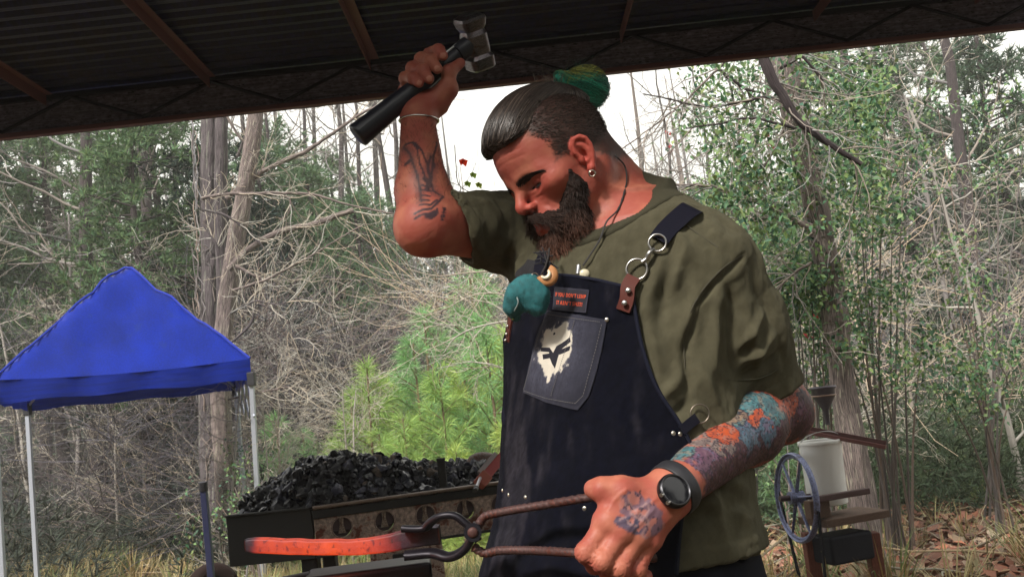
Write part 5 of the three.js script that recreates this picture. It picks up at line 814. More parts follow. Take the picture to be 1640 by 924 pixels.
  const cols = [rgb(0.010, 0.010, 0.014), rgb(0.015, 0.015, 0.021), rgb(0.03, 0.028, 0.036), rgb(0.12, 0.09, 0.07)];
  spots.forEach(([p, s, a, b, t, k], i) => {
    if (bigSet.has(i)) { const m = shade(new THREE.Mesh(shapes[k], coalM[t < 0.42 ? 0 : t < 0.62 ? 1 : t < 0.80 ? 4 : t < 0.94 ? 2 : 3])); m.name = numbered('coal_lump'); m.position.copy(p).add(V(0, s * 0.3, 0)); m.scale.setScalar(s * 1.15); m.rotation.set(a, b, a * 2); scene.add(m); tag(m, 'lump of broken coal on the heap in the forge', 'coal', 'loose lumps of coal on the forge'); return; }
    const g = rough[k].clone(); g.applyMatrix4(new THREE.Matrix4().compose(p, new THREE.Quaternion().setFromEuler(new THREE.Euler(a, b, a)), V(s, s, s))); rest.add(g, cols[t < 0.5 ? 0 : t < 0.8 ? 1 : t < 0.95 ? 2 : 3]);
  });
  const small = mesh('small_coal', rest.build(), MV(0.42), heap); tag(small, null, null, null, 'stuff');
}
// ---- anvil on its stump, below the hot bar
{
  const a = P(590, 903, 0.02), an = thing('anvil', 'dark steel anvil under the glowing bar, only its top in view', 'anvil', [a.x, 0, a.z]), iron = new THREE.MeshStandardMaterial({ map: rustMap(41, [0.16, 0.15, 0.19], [0.20, 0.13, 0.11], 0.3, 2), roughness: 0.4, metalness: 0.6 }), y = a.y;
  const q = new THREE.Quaternion().setFromAxisAngle(up3, 0.12), at = (x, yy, z) => V(x, yy, z).applyQuaternion(q);
  const b = new Geo(); b.box(V(0, y - 0.03, 0), 0.19, 0.055, 0.085, { bevel: 0.006, rot: q }); mesh('face', b.build(), iron, an);
  const h = new THREE.LatheGeometry([[0.0, 0], [0.012, 0.002], [0.026, 0.04], [0.036, 0.10], [0.040, 0.16]].map(([r, t]) => new THREE.Vector2(r, t)), 28); h.rotateZ(-Math.PI / 2); h.translate(-0.25, y - 0.040, 0); h.applyQuaternion(q); mesh('horn', h, iron, an);
  const w = new Geo(); w.box(V(0, y - 0.115, 0), 0.12, 0.13, 0.065, { bevel: 0.012, rot: q }); mesh('waist', w.build(), iron, an); const f = new Geo(); f.box(V(0, y - 0.20, 0), 0.22, 0.06, 0.13, { bevel: 0.012, rot: q }); mesh('foot', f.build(), iron, an);
  const st = new THREE.CylinderGeometry(0.19, 0.20, y - 0.235, 28, 6); const p = st.attributes.position; for (let i = 0; i < p.count; i++) { const k = 1 + 0.05 * noise(p.getX(i) * 12, 1, p.getZ(i) * 12); p.setXYZ(i, p.getX(i) * k, p.getY(i), p.getZ(i) * k); } st.translate(0, (y - 0.235) / 2, 0); st.computeVertexNormals(); const stump = thing('stump', 'round wooden stump carrying the anvil', 'stump', [a.x, 0, a.z]); mesh('block', st, new THREE.MeshStandardMaterial({ map: rustMap(51, [0.30, 0.22, 0.15], [0.20, 0.13, 0.08], 0.1, 2), roughness: 0.9 }), stump);
  for (const yy of [0.12, y - 0.32]) { const t = new THREE.CylinderGeometry(0.206, 0.206, 0.035, 32, 1, true); t.translate(0, yy, 0); mesh('band', t, M([0.05, 0.04, 0.04], 0.5, { metalness: 0.6, side: THREE.DoubleSide }), stump); }
}
// ---- the glowing bar: dark scale at both ends, bright orange between
{
  const a = P(394, 872, 0.09), b = P(706, 869, 0.10), ax = V().subVectors(b, a), L = ax.length(); ax.normalize();
  const heatT = canvasTex(1024, 128, (x, w, h) => {
    const im = x.createImageData(w, h); for (let j = 0; j < h; j++) for (let i = 0; i < w; i++) { const u = i / w, v = j / h, n = fbm(u * 12, v * 3, 2, 4), sc = sstep(0.22, 0.5, fbm(u * 26 + 3, v * 7, 6, 4)); let t = sstep(-0.01, 0.10, u + 0.02 * n) * sstep(0.93, 0.62, u + 0.05 * n); t *= 0.92 + 0.10 * n; const c = t * (1 - 0.34 * sc); const o = (j * w + i) * 4; im.data[o] = 255 * clamp(c, 0, 1); im.data[o + 1] = 255 * clamp(0.27 * c * c + 0.06 * c, 0, 1); im.data[o + 2] = 255 * 0.10 * c; im.data[o + 3] = 255; } x.putImageData(im, 0, 0);
  });
  heatT.colorSpace = THREE.SRGBColorSpace;
  const steelT = rustMap(61, [0.17, 0.15, 0.20], [0.12, 0.09, 0.10], 0.1, 1);
  const hot = new THREE.MeshStandardMaterial({ map: steelT, roughness: 0.6, metalness: 0.3, emissive: rgb(1, 1, 1), emissiveMap: heatT, emissiveIntensity: 0.31 });
  const g = new Geo(), n = 90, sides = 20; for (let k = 0; k <= n; k++) { const t = k / n, p = a.clone().addScaledVector(ax, L * t); p.y += 0.0006 * noise(t * 8, 1, 1) - 0.010 * Math.sin(Math.PI * t) * 0.5 + 0.012 * sstep(0.55, 1, t); const taper = t < 0.04 ? lerp(0.82, 1, t / 0.04) : 1, hh = 0.0108 * taper * (1 + 0.03 * noise(t * 9, 2, 2)) * (1 + 0.28 * sstep(0.5, 1, t)), ww = 0.011; for (let s = 0; s <= sides; s++) { const q = s / sides * 2 * Math.PI, c = Math.cos(q), sn = Math.sin(q), e = 0.32, X = Math.sign(c) * Math.abs(c) ** e * ww, Y = Math.sign(sn) * Math.abs(sn) ** e * hh, w = 1 + (0.006 + 0.05 * sstep(0.75, 0.95, t)) * noise(t * 40, c * 2, sn * 2); g.vert(p.x + 0, p.y + Y * w, p.z + X * w, t, s / sides); } }
  for (let k = 0; k < n; k++) for (let s = 0; s < sides; s++) { const i = k * (sides + 1) + s; g.quad(i, i + sides + 1, i + sides + 2, i + 1); }
  for (const [k, f] of [[0, 0], [n, 1]]) { const c0 = g.vert(...a.clone().addScaledVector(ax, L * k / n).add(V(0, k ? 0.010 : 0, 0)).toArray(), k / n, 0.5); for (let s = 0; s < sides; s++) { const i = k * (sides + 1) + s; f ? g.tri(c0, i, i + 1) : g.tri(c0, i + 1, i); } }
  const hb = thing('hot_steel_bar', 'flat steel bar glowing red orange, dark with scale where the tongs grip it', 'steel bar', a); part('bar', g, hot, hb);
  const lampAt = a.clone().addScaledVector(ax, L * 0.4).add(V(0, 0.0, 0.06)); const lamp = new THREE.PointLight(rgb(1, 0.16, 0.03), 0.012, 3); lamp.position.copy(lampAt); lamp.castShadow = true; lamp.shadow.radius = 1; scene.add(lamp);
}
// ---- tongs: two reins of twisted rod, riveted, with round bolt jaws
{
  const iron = new THREE.MeshStandardMaterial({ map: rustMap(71, [0.33, 0.22, 0.21], [0.36, 0.18, 0.14], 0.05, 8), roughness: 0.62, metalness: 0.35 }), dk = new THREE.MeshStandardMaterial({ map: rustMap(75, [0.12, 0.11, 0.15], [0.15, 0.09, 0.09], 0.2, 6), roughness: 0.45, metalness: 0.55 });
  const tg = thing('tongs', 'rusty blacksmith tongs with twisted reins held in the left hand, gripping the hot bar', 'tongs', P(757, 853, 0.15));
  const rope = (pts, r) => { const q = spline(pts, 110), g = new Geo(); g.tube(q, (t) => r * (t < 0.10 ? lerp(1.15, 1, t / 0.1) : 1), 16, { profile: (a) => 1 + 0.30 * Math.abs(Math.sin(a * 1.5)) - 0.16, twist: 300 }); return g; };
  part('rein', rope([P(766, 842, 0.150), P(776, 828, 0.155), P(800, 821, 0.165), P(870, 809, 0.19), P(950, 796, 0.232), P(1010, 790, 0.236), P(1046, 800, 0.225)], 0.0056), iron, tg);
  part('rein', rope([P(758, 876, 0.150), P(776, 886, 0.155), P(800, 882, 0.165), P(860, 882, 0.19), P(925, 886, 0.236), P(985, 892, 0.242), P(1050, 894, 0.225)], 0.0056), iron, tg);
  const strapG = (pts, w, t) => { const g = new Geo(), q = spline(pts, 30); g.tube(q, 1, 12, { flat: [w, t], up: V(0, 0, 1), profile: (a) => 1 / (Math.abs(Math.cos(a)) ** 6 + Math.abs(Math.sin(a)) ** 6) ** (1 / 6) }); return g; };
  part('upper_jaw', strapG([P(766, 866, 0.142), P(757, 850, 0.142), P(745, 838, 0.142), P(728, 826, 0.140), P(706, 827, 0.136), P(690, 836, 0.128), P(680, 846, 0.122), P(644, 847, 0.118)], 0.0085, 0.0052), dk, tg);
  part('lower_jaw', strapG([P(764, 838, 0.156), P(758, 852, 0.156), P(750, 872, 0.152), P(736, 886, 0.146), P(718, 892, 0.138), P(702, 888, 0.130), P(690, 886, 0.124), P(648, 890, 0.120)], 0.0085, 0.0056), dk, tg);
  const boss = new Geo(); boss.tube([P(757, 853, 0.128), P(757, 853, 0.170)], 0.0125, 20); part('boss', boss, dk, tg); const rv = new THREE.SphereGeometry(0.0075, 16, 10); rv.scale(1, 1, 0.5); const rp = P(757, 853, 0.171); rv.translate(rp.x, rp.y, rp.z); part('rivet', rv, iron, tg);
}
// ---- hammer held high
{
  const A = P(570, 219, -0.035), B = P(751, 72, -0.075), ax = V().subVectors(B, A), L = ax.length(); ax.normalize();
  const hm = thing('hammer', 'forging hammer with black handle and polished steel head raised in the right hand', 'hammer', A.clone().lerp(B, 0.6)), blk = M([0.008, 0.008, 0.016], 0.38);
  const n1 = V(0, 0, 1).addScaledVector(ax, -ax.z).normalize(); const pr = [[0, 0.0], [0.004, 0.017], [0.012, 0.0212], [0.03, 0.0218], [0.16, 0.0200], [0.42, 0.0178], [0.55, 0.0155], [0.70, 0.0140], [0.85, 0.0140], [1.0, 0.0150]];
  const hs = pr.map(([t]) => A.clone().addScaledVector(ax, L * t)); part('handle', new Geo().tube(hs, pr.map((q) => Math.max(0.0005, q[1])), 28, { flat: [0.92, 1.0], up: n1, caps: false }), new THREE.MeshStandardMaterial({ color: rgb(0.008, 0.008, 0.016), roughness: 0.36 }), hm);
  part('worn_strip', (() => { const g = new Geo(); const off = V(-0.0062, 0.010, 0.0098); g.tube([A.clone().addScaledVector(ax, L * 0.70).add(off.clone().multiplyScalar(1.0)), A.clone().addScaledVector(ax, L * 0.93).add(off)], (t) => 0.0022, 6); return g; })(), M([0.5, 0.5, 0.5], 0.3, { metalness: 0.7 }), hm);
  part('grip_sleeve', new Geo().tube([A.clone().addScaledVector(ax, L * 0.90), A.clone().addScaledVector(ax, L * 1.02)], 0.0170, 24, { up: n1 }), blk, hm);
  // head: its axis runs up and slightly back; facets ground on it
  const hc = P(760, 66, -0.082), e2 = V().subVectors(P(748, 22, -0.055), P(768, 104, -0.105)).normalize(), e1 = ax.clone().addScaledVector(e2, -ax.dot(e2)).normalize(), e3 = V().crossVectors(e1, e2).normalize();
  const st = new THREE.MeshStandardMaterial({ map: rustMap(81, [0.46, 0.43, 0.44], [0.38, 0.30, 0.29], 0.2, 1.5), roughness: 0.33, metalness: 0.9 });
  const secs = [[-0.050, 0.0175, 0.0175, 0.25], [-0.046, 0.0225, 0.0225, 0.25], [-0.028, 0.0235, 0.0235, 0.25], [-0.022, 0.0195, 0.0195, 0.3], [-0.012, 0.0205, 0.0225, 0.35], [0.012, 0.0205, 0.0225, 0.35], [0.020, 0.0185, 0.0185, 0.3], [0.026, 0.0215, 0.0215, 0.2], [0.038, 0.0240, 0.0240, 0.15], [0.043, 0.0225, 0.0225, 0.2], [0.0475, 0.0150, 0.0150, 0.5], [0.049, 0.0, 0.0, 0.5]];
  const g = new Geo(), sd = 32; for (const [t, a, b, rd] of secs) for (let s = 0; s <= sd; s++) { const q = s / sd * 2 * Math.PI + Math.PI / 4, c = Math.cos(q), sn = Math.sin(q), pw = lerp(0.22, 1, rd), X = Math.sign(c) * Math.abs(c) ** pw * a, Z = Math.sign(sn) * Math.abs(sn) ** pw * b, v = hc.clone().addScaledVector(e2, t).addScaledVector(e1, X).addScaledVector(e3, Z); g.vert(v.x, v.y, v.z, s / sd, t * 10); }
  for (let k = 0; k + 1 < secs.length; k++) for (let s = 0; s < sd; s++) { const i = k * (sd + 1) + s; g.quad(i, i + 1, i + sd + 2, i + sd + 1); }
  { const c = g.vert(...hc.clone().addScaledVector(e2, -0.0515).toArray(), 0.5, 0); for (let s = 0; s < sd; s++) g.tri(c, s + 1, s); }
  const hg2 = crease(g.build()); part('head', hg2, st, hm);
}
// ---- the charm and pouch on the apron strap
{
  const teal = tex(256, 256, (u, v) => { const n = 0.85 + 0.16 * fbm(u * 14, v * 14, 4, 3) + 0.10 * noise(u * 120, v * 120, 5); return [0.12 * n, 0.40 * n, 0.42 * n]; });
  const kc = (k) => rgb(0.022 * k, 0.13 * k, 0.15 * k), c0 = P(845, 482, 0.135), po = thing('cloth_pouch', 'teal cloth pouch folded like a hook hanging at the right edge of the apron bib', 'pouch', c0);
  const pa = [P(826, 508, 0.11), P(822, 490, 0.125), P(832, 470, 0.135), P(848, 460, 0.140), P(862, 472, 0.142), P(860, 490, 0.140)];
  const f = (p) => { let d = coneV(p, pa[0], pa[1], 0.007, 0.013); d = smin(d, coneV(p, pa[1], pa[2], 0.013, 0.0155), 0.012); d = smin(d, coneV(p, pa[2], pa[3], 0.0155, 0.0160), 0.012); d = smin(d, coneV(p, pa[3], pa[4], 0.0160, 0.0150), 0.014); d = smin(d, coneV(p, pa[4], pa[5], 0.0150, 0.0110), 0.012); d = smin(d, coneV(p, pa[2], pa[5], 0.012, 0.009), 0.02); return d + 0.0009 * noise(p.x * 60, p.y * 40, p.z * 60); };
  part('bag', sdfMesh(f, c0.clone().addScalar(-0.06), c0.clone().addScalar(0.06), 0.0024, { uv: (p) => [p.x * 6, p.y * 6], slack: 1.7 }), new THREE.MeshStandardMaterial({ map: teal, roughness: 0.85 }), po);
  const fz = new Geo(), fq = rngOf(91); for (let k = 0; k < 1200; k++) { const d = V(fq() * 2 - 1, fq() * 2 - 1, fq() * 2 - 1).normalize(), p = c0.clone().addScaledVector(d, 0.055); for (let m = 0; m < 14; m++) { const s = f(p); if (s < 0.0005) break; p.addScaledVector(d, -s * 0.8); } if (f(p) > 0.002) continue; const n = hg(f, p, 0.003), e = n.multiplyScalar(0.7).add(V(fq() - 0.5, fq() - 0.8, fq() - 0.5)).normalize(); fz.tube([p, p.clone().addScaledVector(e, 0.0007), p.clone().addScaledVector(e, 0.0013)], (t) => 0.0003 * (1 - 0.7 * t), 3, { caps: false, color: kc(0.7 + 0.6 * fq()) }); } part('fuzz', fz, MV(0.9), po);
  part('seam', new Geo().tube(spline([P(824, 498, 0.139), P(830, 484, 0.155), P(828, 476, 0.155)], 14), 0.0011, 6), M([0.20, 0.26, 0.26], 0.8), po);
  part('yellow_tip', new Geo().tube([P(819, 500, 0.118), P(823, 512, 0.117)], (t) => 0.006 * (1 - 0.6 * t), 10), M([0.24, 0.30, 0.10], 0.8), po);
  const ck = thing('carved_charm', 'tan carved hook with a pale inner edge hanging from a cord beside the patch', 'charm', P(876, 441, 0.145));
  const arc = (r, a0, a1, cx, cy, z) => { const l = []; for (let k = 0; k <= 16; k++) { const a = lerp(a0, a1, k / 16); l.push(P(cx + r * Math.cos(a), cy - r * Math.sin(a), z)); } return l; };
  part('hook', new Geo().tube(arc(11, 1.2, -2.9, 875, 440, 0.150), (t) => 0.0078 * (0.45 + 0.6 * Math.sin(Math.PI * (0.15 + 0.75 * t))), 14, { flat: [0.8, 1], up: V(0, 0, 1) }), M([0.42, 0.19, 0.075], 0.5), ck);
  part('inner_edge', new Geo().tube(arc(7, 0.9, -2.6, 873, 438, 0.157), (t) => 0.0026 * (0.5 + 0.6 * Math.sin(Math.PI * t)), 8), M([0.75, 0.68, 0.50], 0.45), ck);
  part('cord', new Geo().tube(spline([P(880, 398, 0.10), P(878, 412, 0.13), P(874, 426, 0.14), P(870, 434, 0.148), P(866, 442, 0.146)], 24), 0.0016, 7), M([0.02, 0.016, 0.016], 0.8), ck);
  const rg = new THREE.TorusGeometry(0.0055, 0.0009, 8, 24), rp = P(857, 443, 0.146); rg.rotateY(0.5); rg.translate(rp.x, rp.y, rp.z); part('split_ring', rg, M([0.4, 0.39, 0.37], 0.3, { metalness: 1 }), ck);
  const knots = new Geo(); for (let k = 0; k < 14; k++) { const a = P(874 + (k % 5) * 3 - 8, 404 + k * 1.6, 0.125), d = V(noise(k, 1, 1), noise(1, k, 1), noise(2, 1, k)).multiplyScalar(0.016); knots.tube(spline([a.clone().sub(d), a, a.clone().add(d).add(V(0.004 * noise(k, 5, 5), 0, 0))], 6), 0.0011, 5, { color: rgb(0.012, 0.011, 0.014) }); } part('frayed_cord', knots, MV(0.8), ck);
}
// ---------------------------------------------------------------- the wood round the shelter
const fr = rngOf(2024), rnd = (a, b) => a + (b - a) * fr(), G = (px, d) => { const p = PD(px, 620, d); return V(p.x, groundY(p.x, p.z), p.z); };
const barkT = (seed, a, b, rx = 1, ry = 1) => tex(256, 512, (u, v) => { const p = 6.2832, x = Math.cos(u * p) * 1.6, z = Math.sin(u * p) * 1.6, f = fbm(x * 2.2 + seed, v * 5, z * 2.2, 4), r = Math.abs(noise(x * 5 + 0.8 * f, v * 4.5, z * 5 + seed)), l = sstep(0.25, 0.5, fbm(x * 1.5, v * 4 + seed, z * 1.5, 3)), k = 0.55 + 0.75 * Math.min(1, r * 2.2) + 0.2 * f; return mixc3(a, b, l).map((c) => c * k); }, true, rx, ry);
const barkGrey = new THREE.MeshStandardMaterial({ map: barkT(1, [0.27, 0.245, 0.255], [0.40, 0.40, 0.37], 3, 0.7), roughness: 0.95 }), barkPale = new THREE.MeshStandardMaterial({ map: barkT(5, [0.38, 0.34, 0.33], [0.54, 0.52, 0.47], 4, 0.9), roughness: 0.92 }), barkDark = new THREE.MeshStandardMaterial({ map: barkT(8, [0.20, 0.17, 0.18], [0.28, 0.26, 0.25], 5, 1), roughness: 0.95 });
const twigM = MV(0.9), leafM = new THREE.MeshPhysicalMaterial({ vertexColors: true, roughness: 0.62, transmission: 0.35, thickness: 0, specularIntensity: 0.4, side: THREE.DoubleSide }), needleM = new THREE.MeshPhysicalMaterial({ vertexColors: true, roughness: 0.8, transmission: 0.3, thickness: 0, specularIntensity: 0.3, side: THREE.DoubleSide });
const rv = (r = fr) => V(r() * 2 - 1, r() * 2 - 1, r() * 2 - 1).normalize();
const kcol = (c, a, r = fr) => { const k = 1 + a * (r() * 2 - 1), h = a * 0.35 * (r() * 2 - 1); return rgb(c[0] * k * (1 + h), c[1] * k, c[2] * k * (1 - h)); };
// a branch that wanders, and its own branches
function grow(geo, p, dir, len, r, lev, o, R0) {
  const n = lev === 0 ? 9 : lev === 1 ? 7 : lev === 2 ? 5 : 4, pts = [p.clone()], d = dir.clone(), q = p.clone(), wob = o.wob ?? 0.25;
  for (let k = 1; k <= n; k++) { d.addScaledVector(rv(R0), wob * (lev ? 1.2 : 0.4)).addScaledVector(V(0, 1, 0), (o.up ?? 0.05) * (lev ? 1 : 2) - (o.droop ?? 0) * (k / n)).normalize(); q.addScaledVector(d, len / n); pts.push(q.clone()); }
  geo.tube(pts, (t) => Math.max(o.rmin ?? 0.0022, r * (1 - 0.72 * t)), lev === 0 ? 9 : lev === 1 ? 6 : lev === 2 ? 4 : 3, { caps: false, color: o.col ? kcol(o.col[Math.min(lev, o.col.length - 1)], 0.25, R0) : undefined });
  if (o.tips && lev >= o.tipLev) o.tips.push([pts, lev]);
  if (lev >= o.depth) return;
  const m = Math.round((o.kids[lev] ?? 4) * (0.75 + 0.5 * R0()));
  for (let k = 0; k < m; k++) { const t = lerp(o.from?.[lev] ?? 0.25, 0.98, (k + R0()) / m), s = Math.min(n - 1, Math.floor(t * n)), a = pts[s].clone().lerp(pts[s + 1], t * n - s), T = pts[s + 1].clone().sub(pts[s]).normalize(), side = rv(R0); side.addScaledVector(T, -side.dot(T)).normalize(); const an = (o.ang ?? 0.9) * (0.7 + 0.6 * R0()); grow(geo, a, T.multiplyScalar(Math.cos(an)).addScaledVector(side, Math.sin(an)), len * (o.ratio ?? 0.5) * (0.6 + 0.7 * R0()) * (1 - 0.45 * t), Math.max(o.rmin ?? 0.0022, r * (1 - 0.72 * t) * 0.55), lev + 1, o, R0); }
}
function leaf(g, p, dir, nrm, L, w, c) { const s = V().crossVectors(dir, nrm).normalize(), m = p.clone().addScaledVector(dir, L * 0.45), tip = p.clone().addScaledVector(dir, L).addScaledVector(nrm, -L * 0.12), a = g.vert(p.x, p.y, p.z, 0, 0, c), b = g.vert(m.x + s.x * w + nrm.x * w * 0.35, m.y + s.y * w + nrm.y * w * 0.35, m.z + s.z * w + nrm.z * w * 0.35, 1, 0, c), t = g.vert(tip.x, tip.y, tip.z, 1, 1, c), e = g.vert(m.x - s.x * w + nrm.x * w * 0.35, m.y - s.y * w + nrm.y * w * 0.35, m.z - s.z * w + nrm.z * w * 0.35, 0, 1, c); g.tri(a, b, t); g.tri(a, t, e); }
function tuft(g, p, dir, n, L, w, col, v, r0 = fr) { for (let k = 0; k < n; k++) { const d = dir.clone().addScaledVector(rv(r0), 0.85).normalize(), s = V().crossVectors(d, rv(r0)).normalize().multiplyScalar(w), e = p.clone().addScaledVector(d, L * (0.6 + 0.6 * r0())), c = kcol(col, v, r0), a = g.vert(p.x + s.x, p.y + s.y, p.z + s.z, 0, 0, c), b = g.vert(p.x - s.x, p.y - s.y, p.z - s.z, 0, 0, c), t = g.vert(e.x, e.y, e.z, 0, 0, c); g.tri(a, b, t); } }
const place = (proto, first, pos, s, turn, label, group) => { const o = first ? proto : proto.clone(); if (!first) { o.name = numbered(proto.userData.kindName); scene.add(o); } o.userData = { ...proto.userData }; o.position.copy(pos); o.scale.setScalar(s); o.rotation.y = turn; if (label) o.userData.label = label; if (group) o.userData.group = group; return o; };
const kindOf = (o, n) => { o.userData.kindName = n; return o; };

// ---- tall evergreens beyond the clearing
function evergreen(seed, h, spread, col, bare) {
  const q = rngOf(seed), t = kindOf(thing('pine_tree', 'tall pine behind the clearing', 'pine tree'), 'pine_tree'), tr = new Geo(), cr = new Geo(), pts = []; for (let k = 0; k <= 8; k++) pts.push(V(0.15 * noise(k * 0.5, seed, 1), h * k / 8, 0.15 * noise(k * 0.5, seed, 5))); tr.tube(pts, (u) => 0.13 * (1 - 0.85 * u) + 0.01, 8, { caps: false });
  const nb = 84; for (let b = 0; b < nb; b++) { const u = lerp(bare, 0.99, (b + q()) / nb), y = h * u, len = spread * (0.35 + 0.9 * (1 - u) ** 0.7) * (0.55 + 0.65 * q()) * (u > 0.93 ? 0.5 : 1), a = q() * 6.283, d = V(Math.cos(a), 0.05 + 0.45 * q(), Math.sin(a)).normalize(), bp = []; for (let k = 0; k <= 4; k++) bp.push(V(0, y, 0).addScaledVector(d, len * k / 4).add(V(0, -0.10 * len * (k / 4) ** 2, 0))); tr.tube(bp, (w) => 0.022 * (1 - 0.8 * w), 4, { caps: false });
    const m = Math.round(9 + 8 * len); for (let k = 0; k < m; k++) { const w = 0.25 + 0.78 * q(), p = V(0, y, 0).addScaledVector(d, len * w).add(V(0, -0.10 * len * w * w, 0)).addScaledVector(rv(q), 0.30 * spread * 0.35 * (0.3 + w)); tuft(cr, p, d.clone().multiplyScalar(0.5).add(V(0, 0.35, 0)), 10, 0.16 + 0.10 * q(), 0.017, col, 0.45, q); } }
  mesh('trunk', tr, barkDark, t); mesh('crown', cr, needleM, t); return t;
}
{
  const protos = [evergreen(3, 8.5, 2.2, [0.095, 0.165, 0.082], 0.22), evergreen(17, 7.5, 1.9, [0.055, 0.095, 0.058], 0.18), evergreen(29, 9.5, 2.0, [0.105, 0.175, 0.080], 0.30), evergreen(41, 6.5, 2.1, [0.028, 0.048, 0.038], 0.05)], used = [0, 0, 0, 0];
  const put = (k, px, d, s, label, group) => place(protos[k], !used[k]++, G(px, d), s, fr() * 6.28, label, group);
  put(0, 455, 21, 0.95, 'pale green pine whose top stands clear against the sky left of the hammer', null); put(2, 560, 25, 0.86, 'light green pine right behind the hammer handle butt', null); put(0, 610, 20, 0.74, 'pine just left of the raised forearm', null); put(2, 500, 27, 0.92, 'pine between the leaning trunk and the raised arm, further back than its neighbours', null);
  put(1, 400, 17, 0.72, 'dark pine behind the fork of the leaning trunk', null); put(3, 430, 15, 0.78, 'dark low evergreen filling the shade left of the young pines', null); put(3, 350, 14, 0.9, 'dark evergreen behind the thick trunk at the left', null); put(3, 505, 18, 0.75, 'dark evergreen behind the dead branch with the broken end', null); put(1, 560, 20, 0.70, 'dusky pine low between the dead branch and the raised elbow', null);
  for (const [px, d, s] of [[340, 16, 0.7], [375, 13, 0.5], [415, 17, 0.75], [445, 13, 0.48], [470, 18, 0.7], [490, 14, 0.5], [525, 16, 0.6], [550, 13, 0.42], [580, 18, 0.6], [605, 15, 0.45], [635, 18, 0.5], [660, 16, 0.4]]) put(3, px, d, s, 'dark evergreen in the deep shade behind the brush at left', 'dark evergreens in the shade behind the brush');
  put(0, 435, 16, 0.74, 'soft green pine right of the thick tree, its top under the roof edge', null); put(2, 520, 17, 0.66, 'soft green pine below the dead branch tip, crown against the sky', null); put(0, 590, 16, 0.62, 'soft green pine close behind the raised forearm', null); put(2, 480, 15, 0.52, 'lower soft green pine between the two dead branches', null); put(0, 560, 14.5, 0.48, 'lower soft green pine left of the raised elbow', null);
  put(0, 735, 26, 0.80, 'hazy pine between the forearm and the forehead', null); put(2, 790, 30, 0.72, 'hazy pine right in front of the face', null); put(1, 655, 25, 0.66, 'dim pine under the raised elbow', null);
  for (const [px, d, s] of [[270, 18, 1.0], [180, 20, 1.0], [90, 17, 0.9], [20, 20, 1.0], [-60, 16, 1.0], [230, 13, 0.7]]) put(Math.floor(fr() * 4), px, d, s, 'pine of the dense row beyond the blue canopy at far left', 'pines behind the blue canopy');
  for (const [px, d, s] of [[1400, 20, 0.9], [1490, 18, 1.0], [1570, 21, 1.0], [1660, 17, 1.0], [1340, 24, 0.7]]) put(Math.floor(fr() * 3), px, d, s, 'pine of the row beyond the leafy trees at far right', 'pines behind the leafy trees');
  for (const [px, d, s] of [[1100, 30, 0.62], [1040, 34, 0.55], [1190, 27, 0.7], [1260, 25, 0.75]]) put(Math.floor(fr() * 3), px, d, s, 'distant hazy pine to the right of the head', 'hazy pines right of the head');
}
// ---- bare saplings and brush
const paleTwig = [[0.26, 0.235, 0.21], [0.30, 0.27, 0.235], [0.36, 0.325, 0.275], [0.40, 0.36, 0.30]], greyTwig = [[0.15, 0.135, 0.13], [0.19, 0.17, 0.16], [0.24, 0.215, 0.20], [0.28, 0.25, 0.23]];
function bareTree(seed, h, r, col, o = {}) { const q = rngOf(seed), t = kindOf(thing('bare_tree', 'bare grey sapling in the brush', 'tree'), 'bare_tree'), g = new Geo(), tips = new Geo(); grow(g, V(0, -0.1, 0), V(0.12 * (q() - 0.5), 1, 0.12 * (q() - 0.5)).normalize(), h, r, 0, { depth: 1, kids: [14], from: [0.15], ang: 0.95, ratio: 0.42, col, wob: 0.22, up: 0.06, ...o, tips: (o.list = []), tipLev: 1 }, q); for (const [pts] of o.list) for (let k = 0; k < 9; k++) { const s = 1 + Math.floor(q() * (pts.length - 2)), T = pts[s + 1] ? pts[s + 1].clone().sub(pts[s]).normalize() : V(0, 1, 0); grow(tips, pts[s], T.addScaledVector(rv(q), 0.9).normalize(), 0.35 + 0.5 * q(), 0.0045, 2, { depth: 3, kids: [0, 0, 4], ang: 0.8, ratio: 0.55, col, wob: 0.35, up: 0.0, rmin: 0.0022 }, q); } mesh('trunk', g, twigM, t); mesh('twigs', tips, twigM, t); return t; }
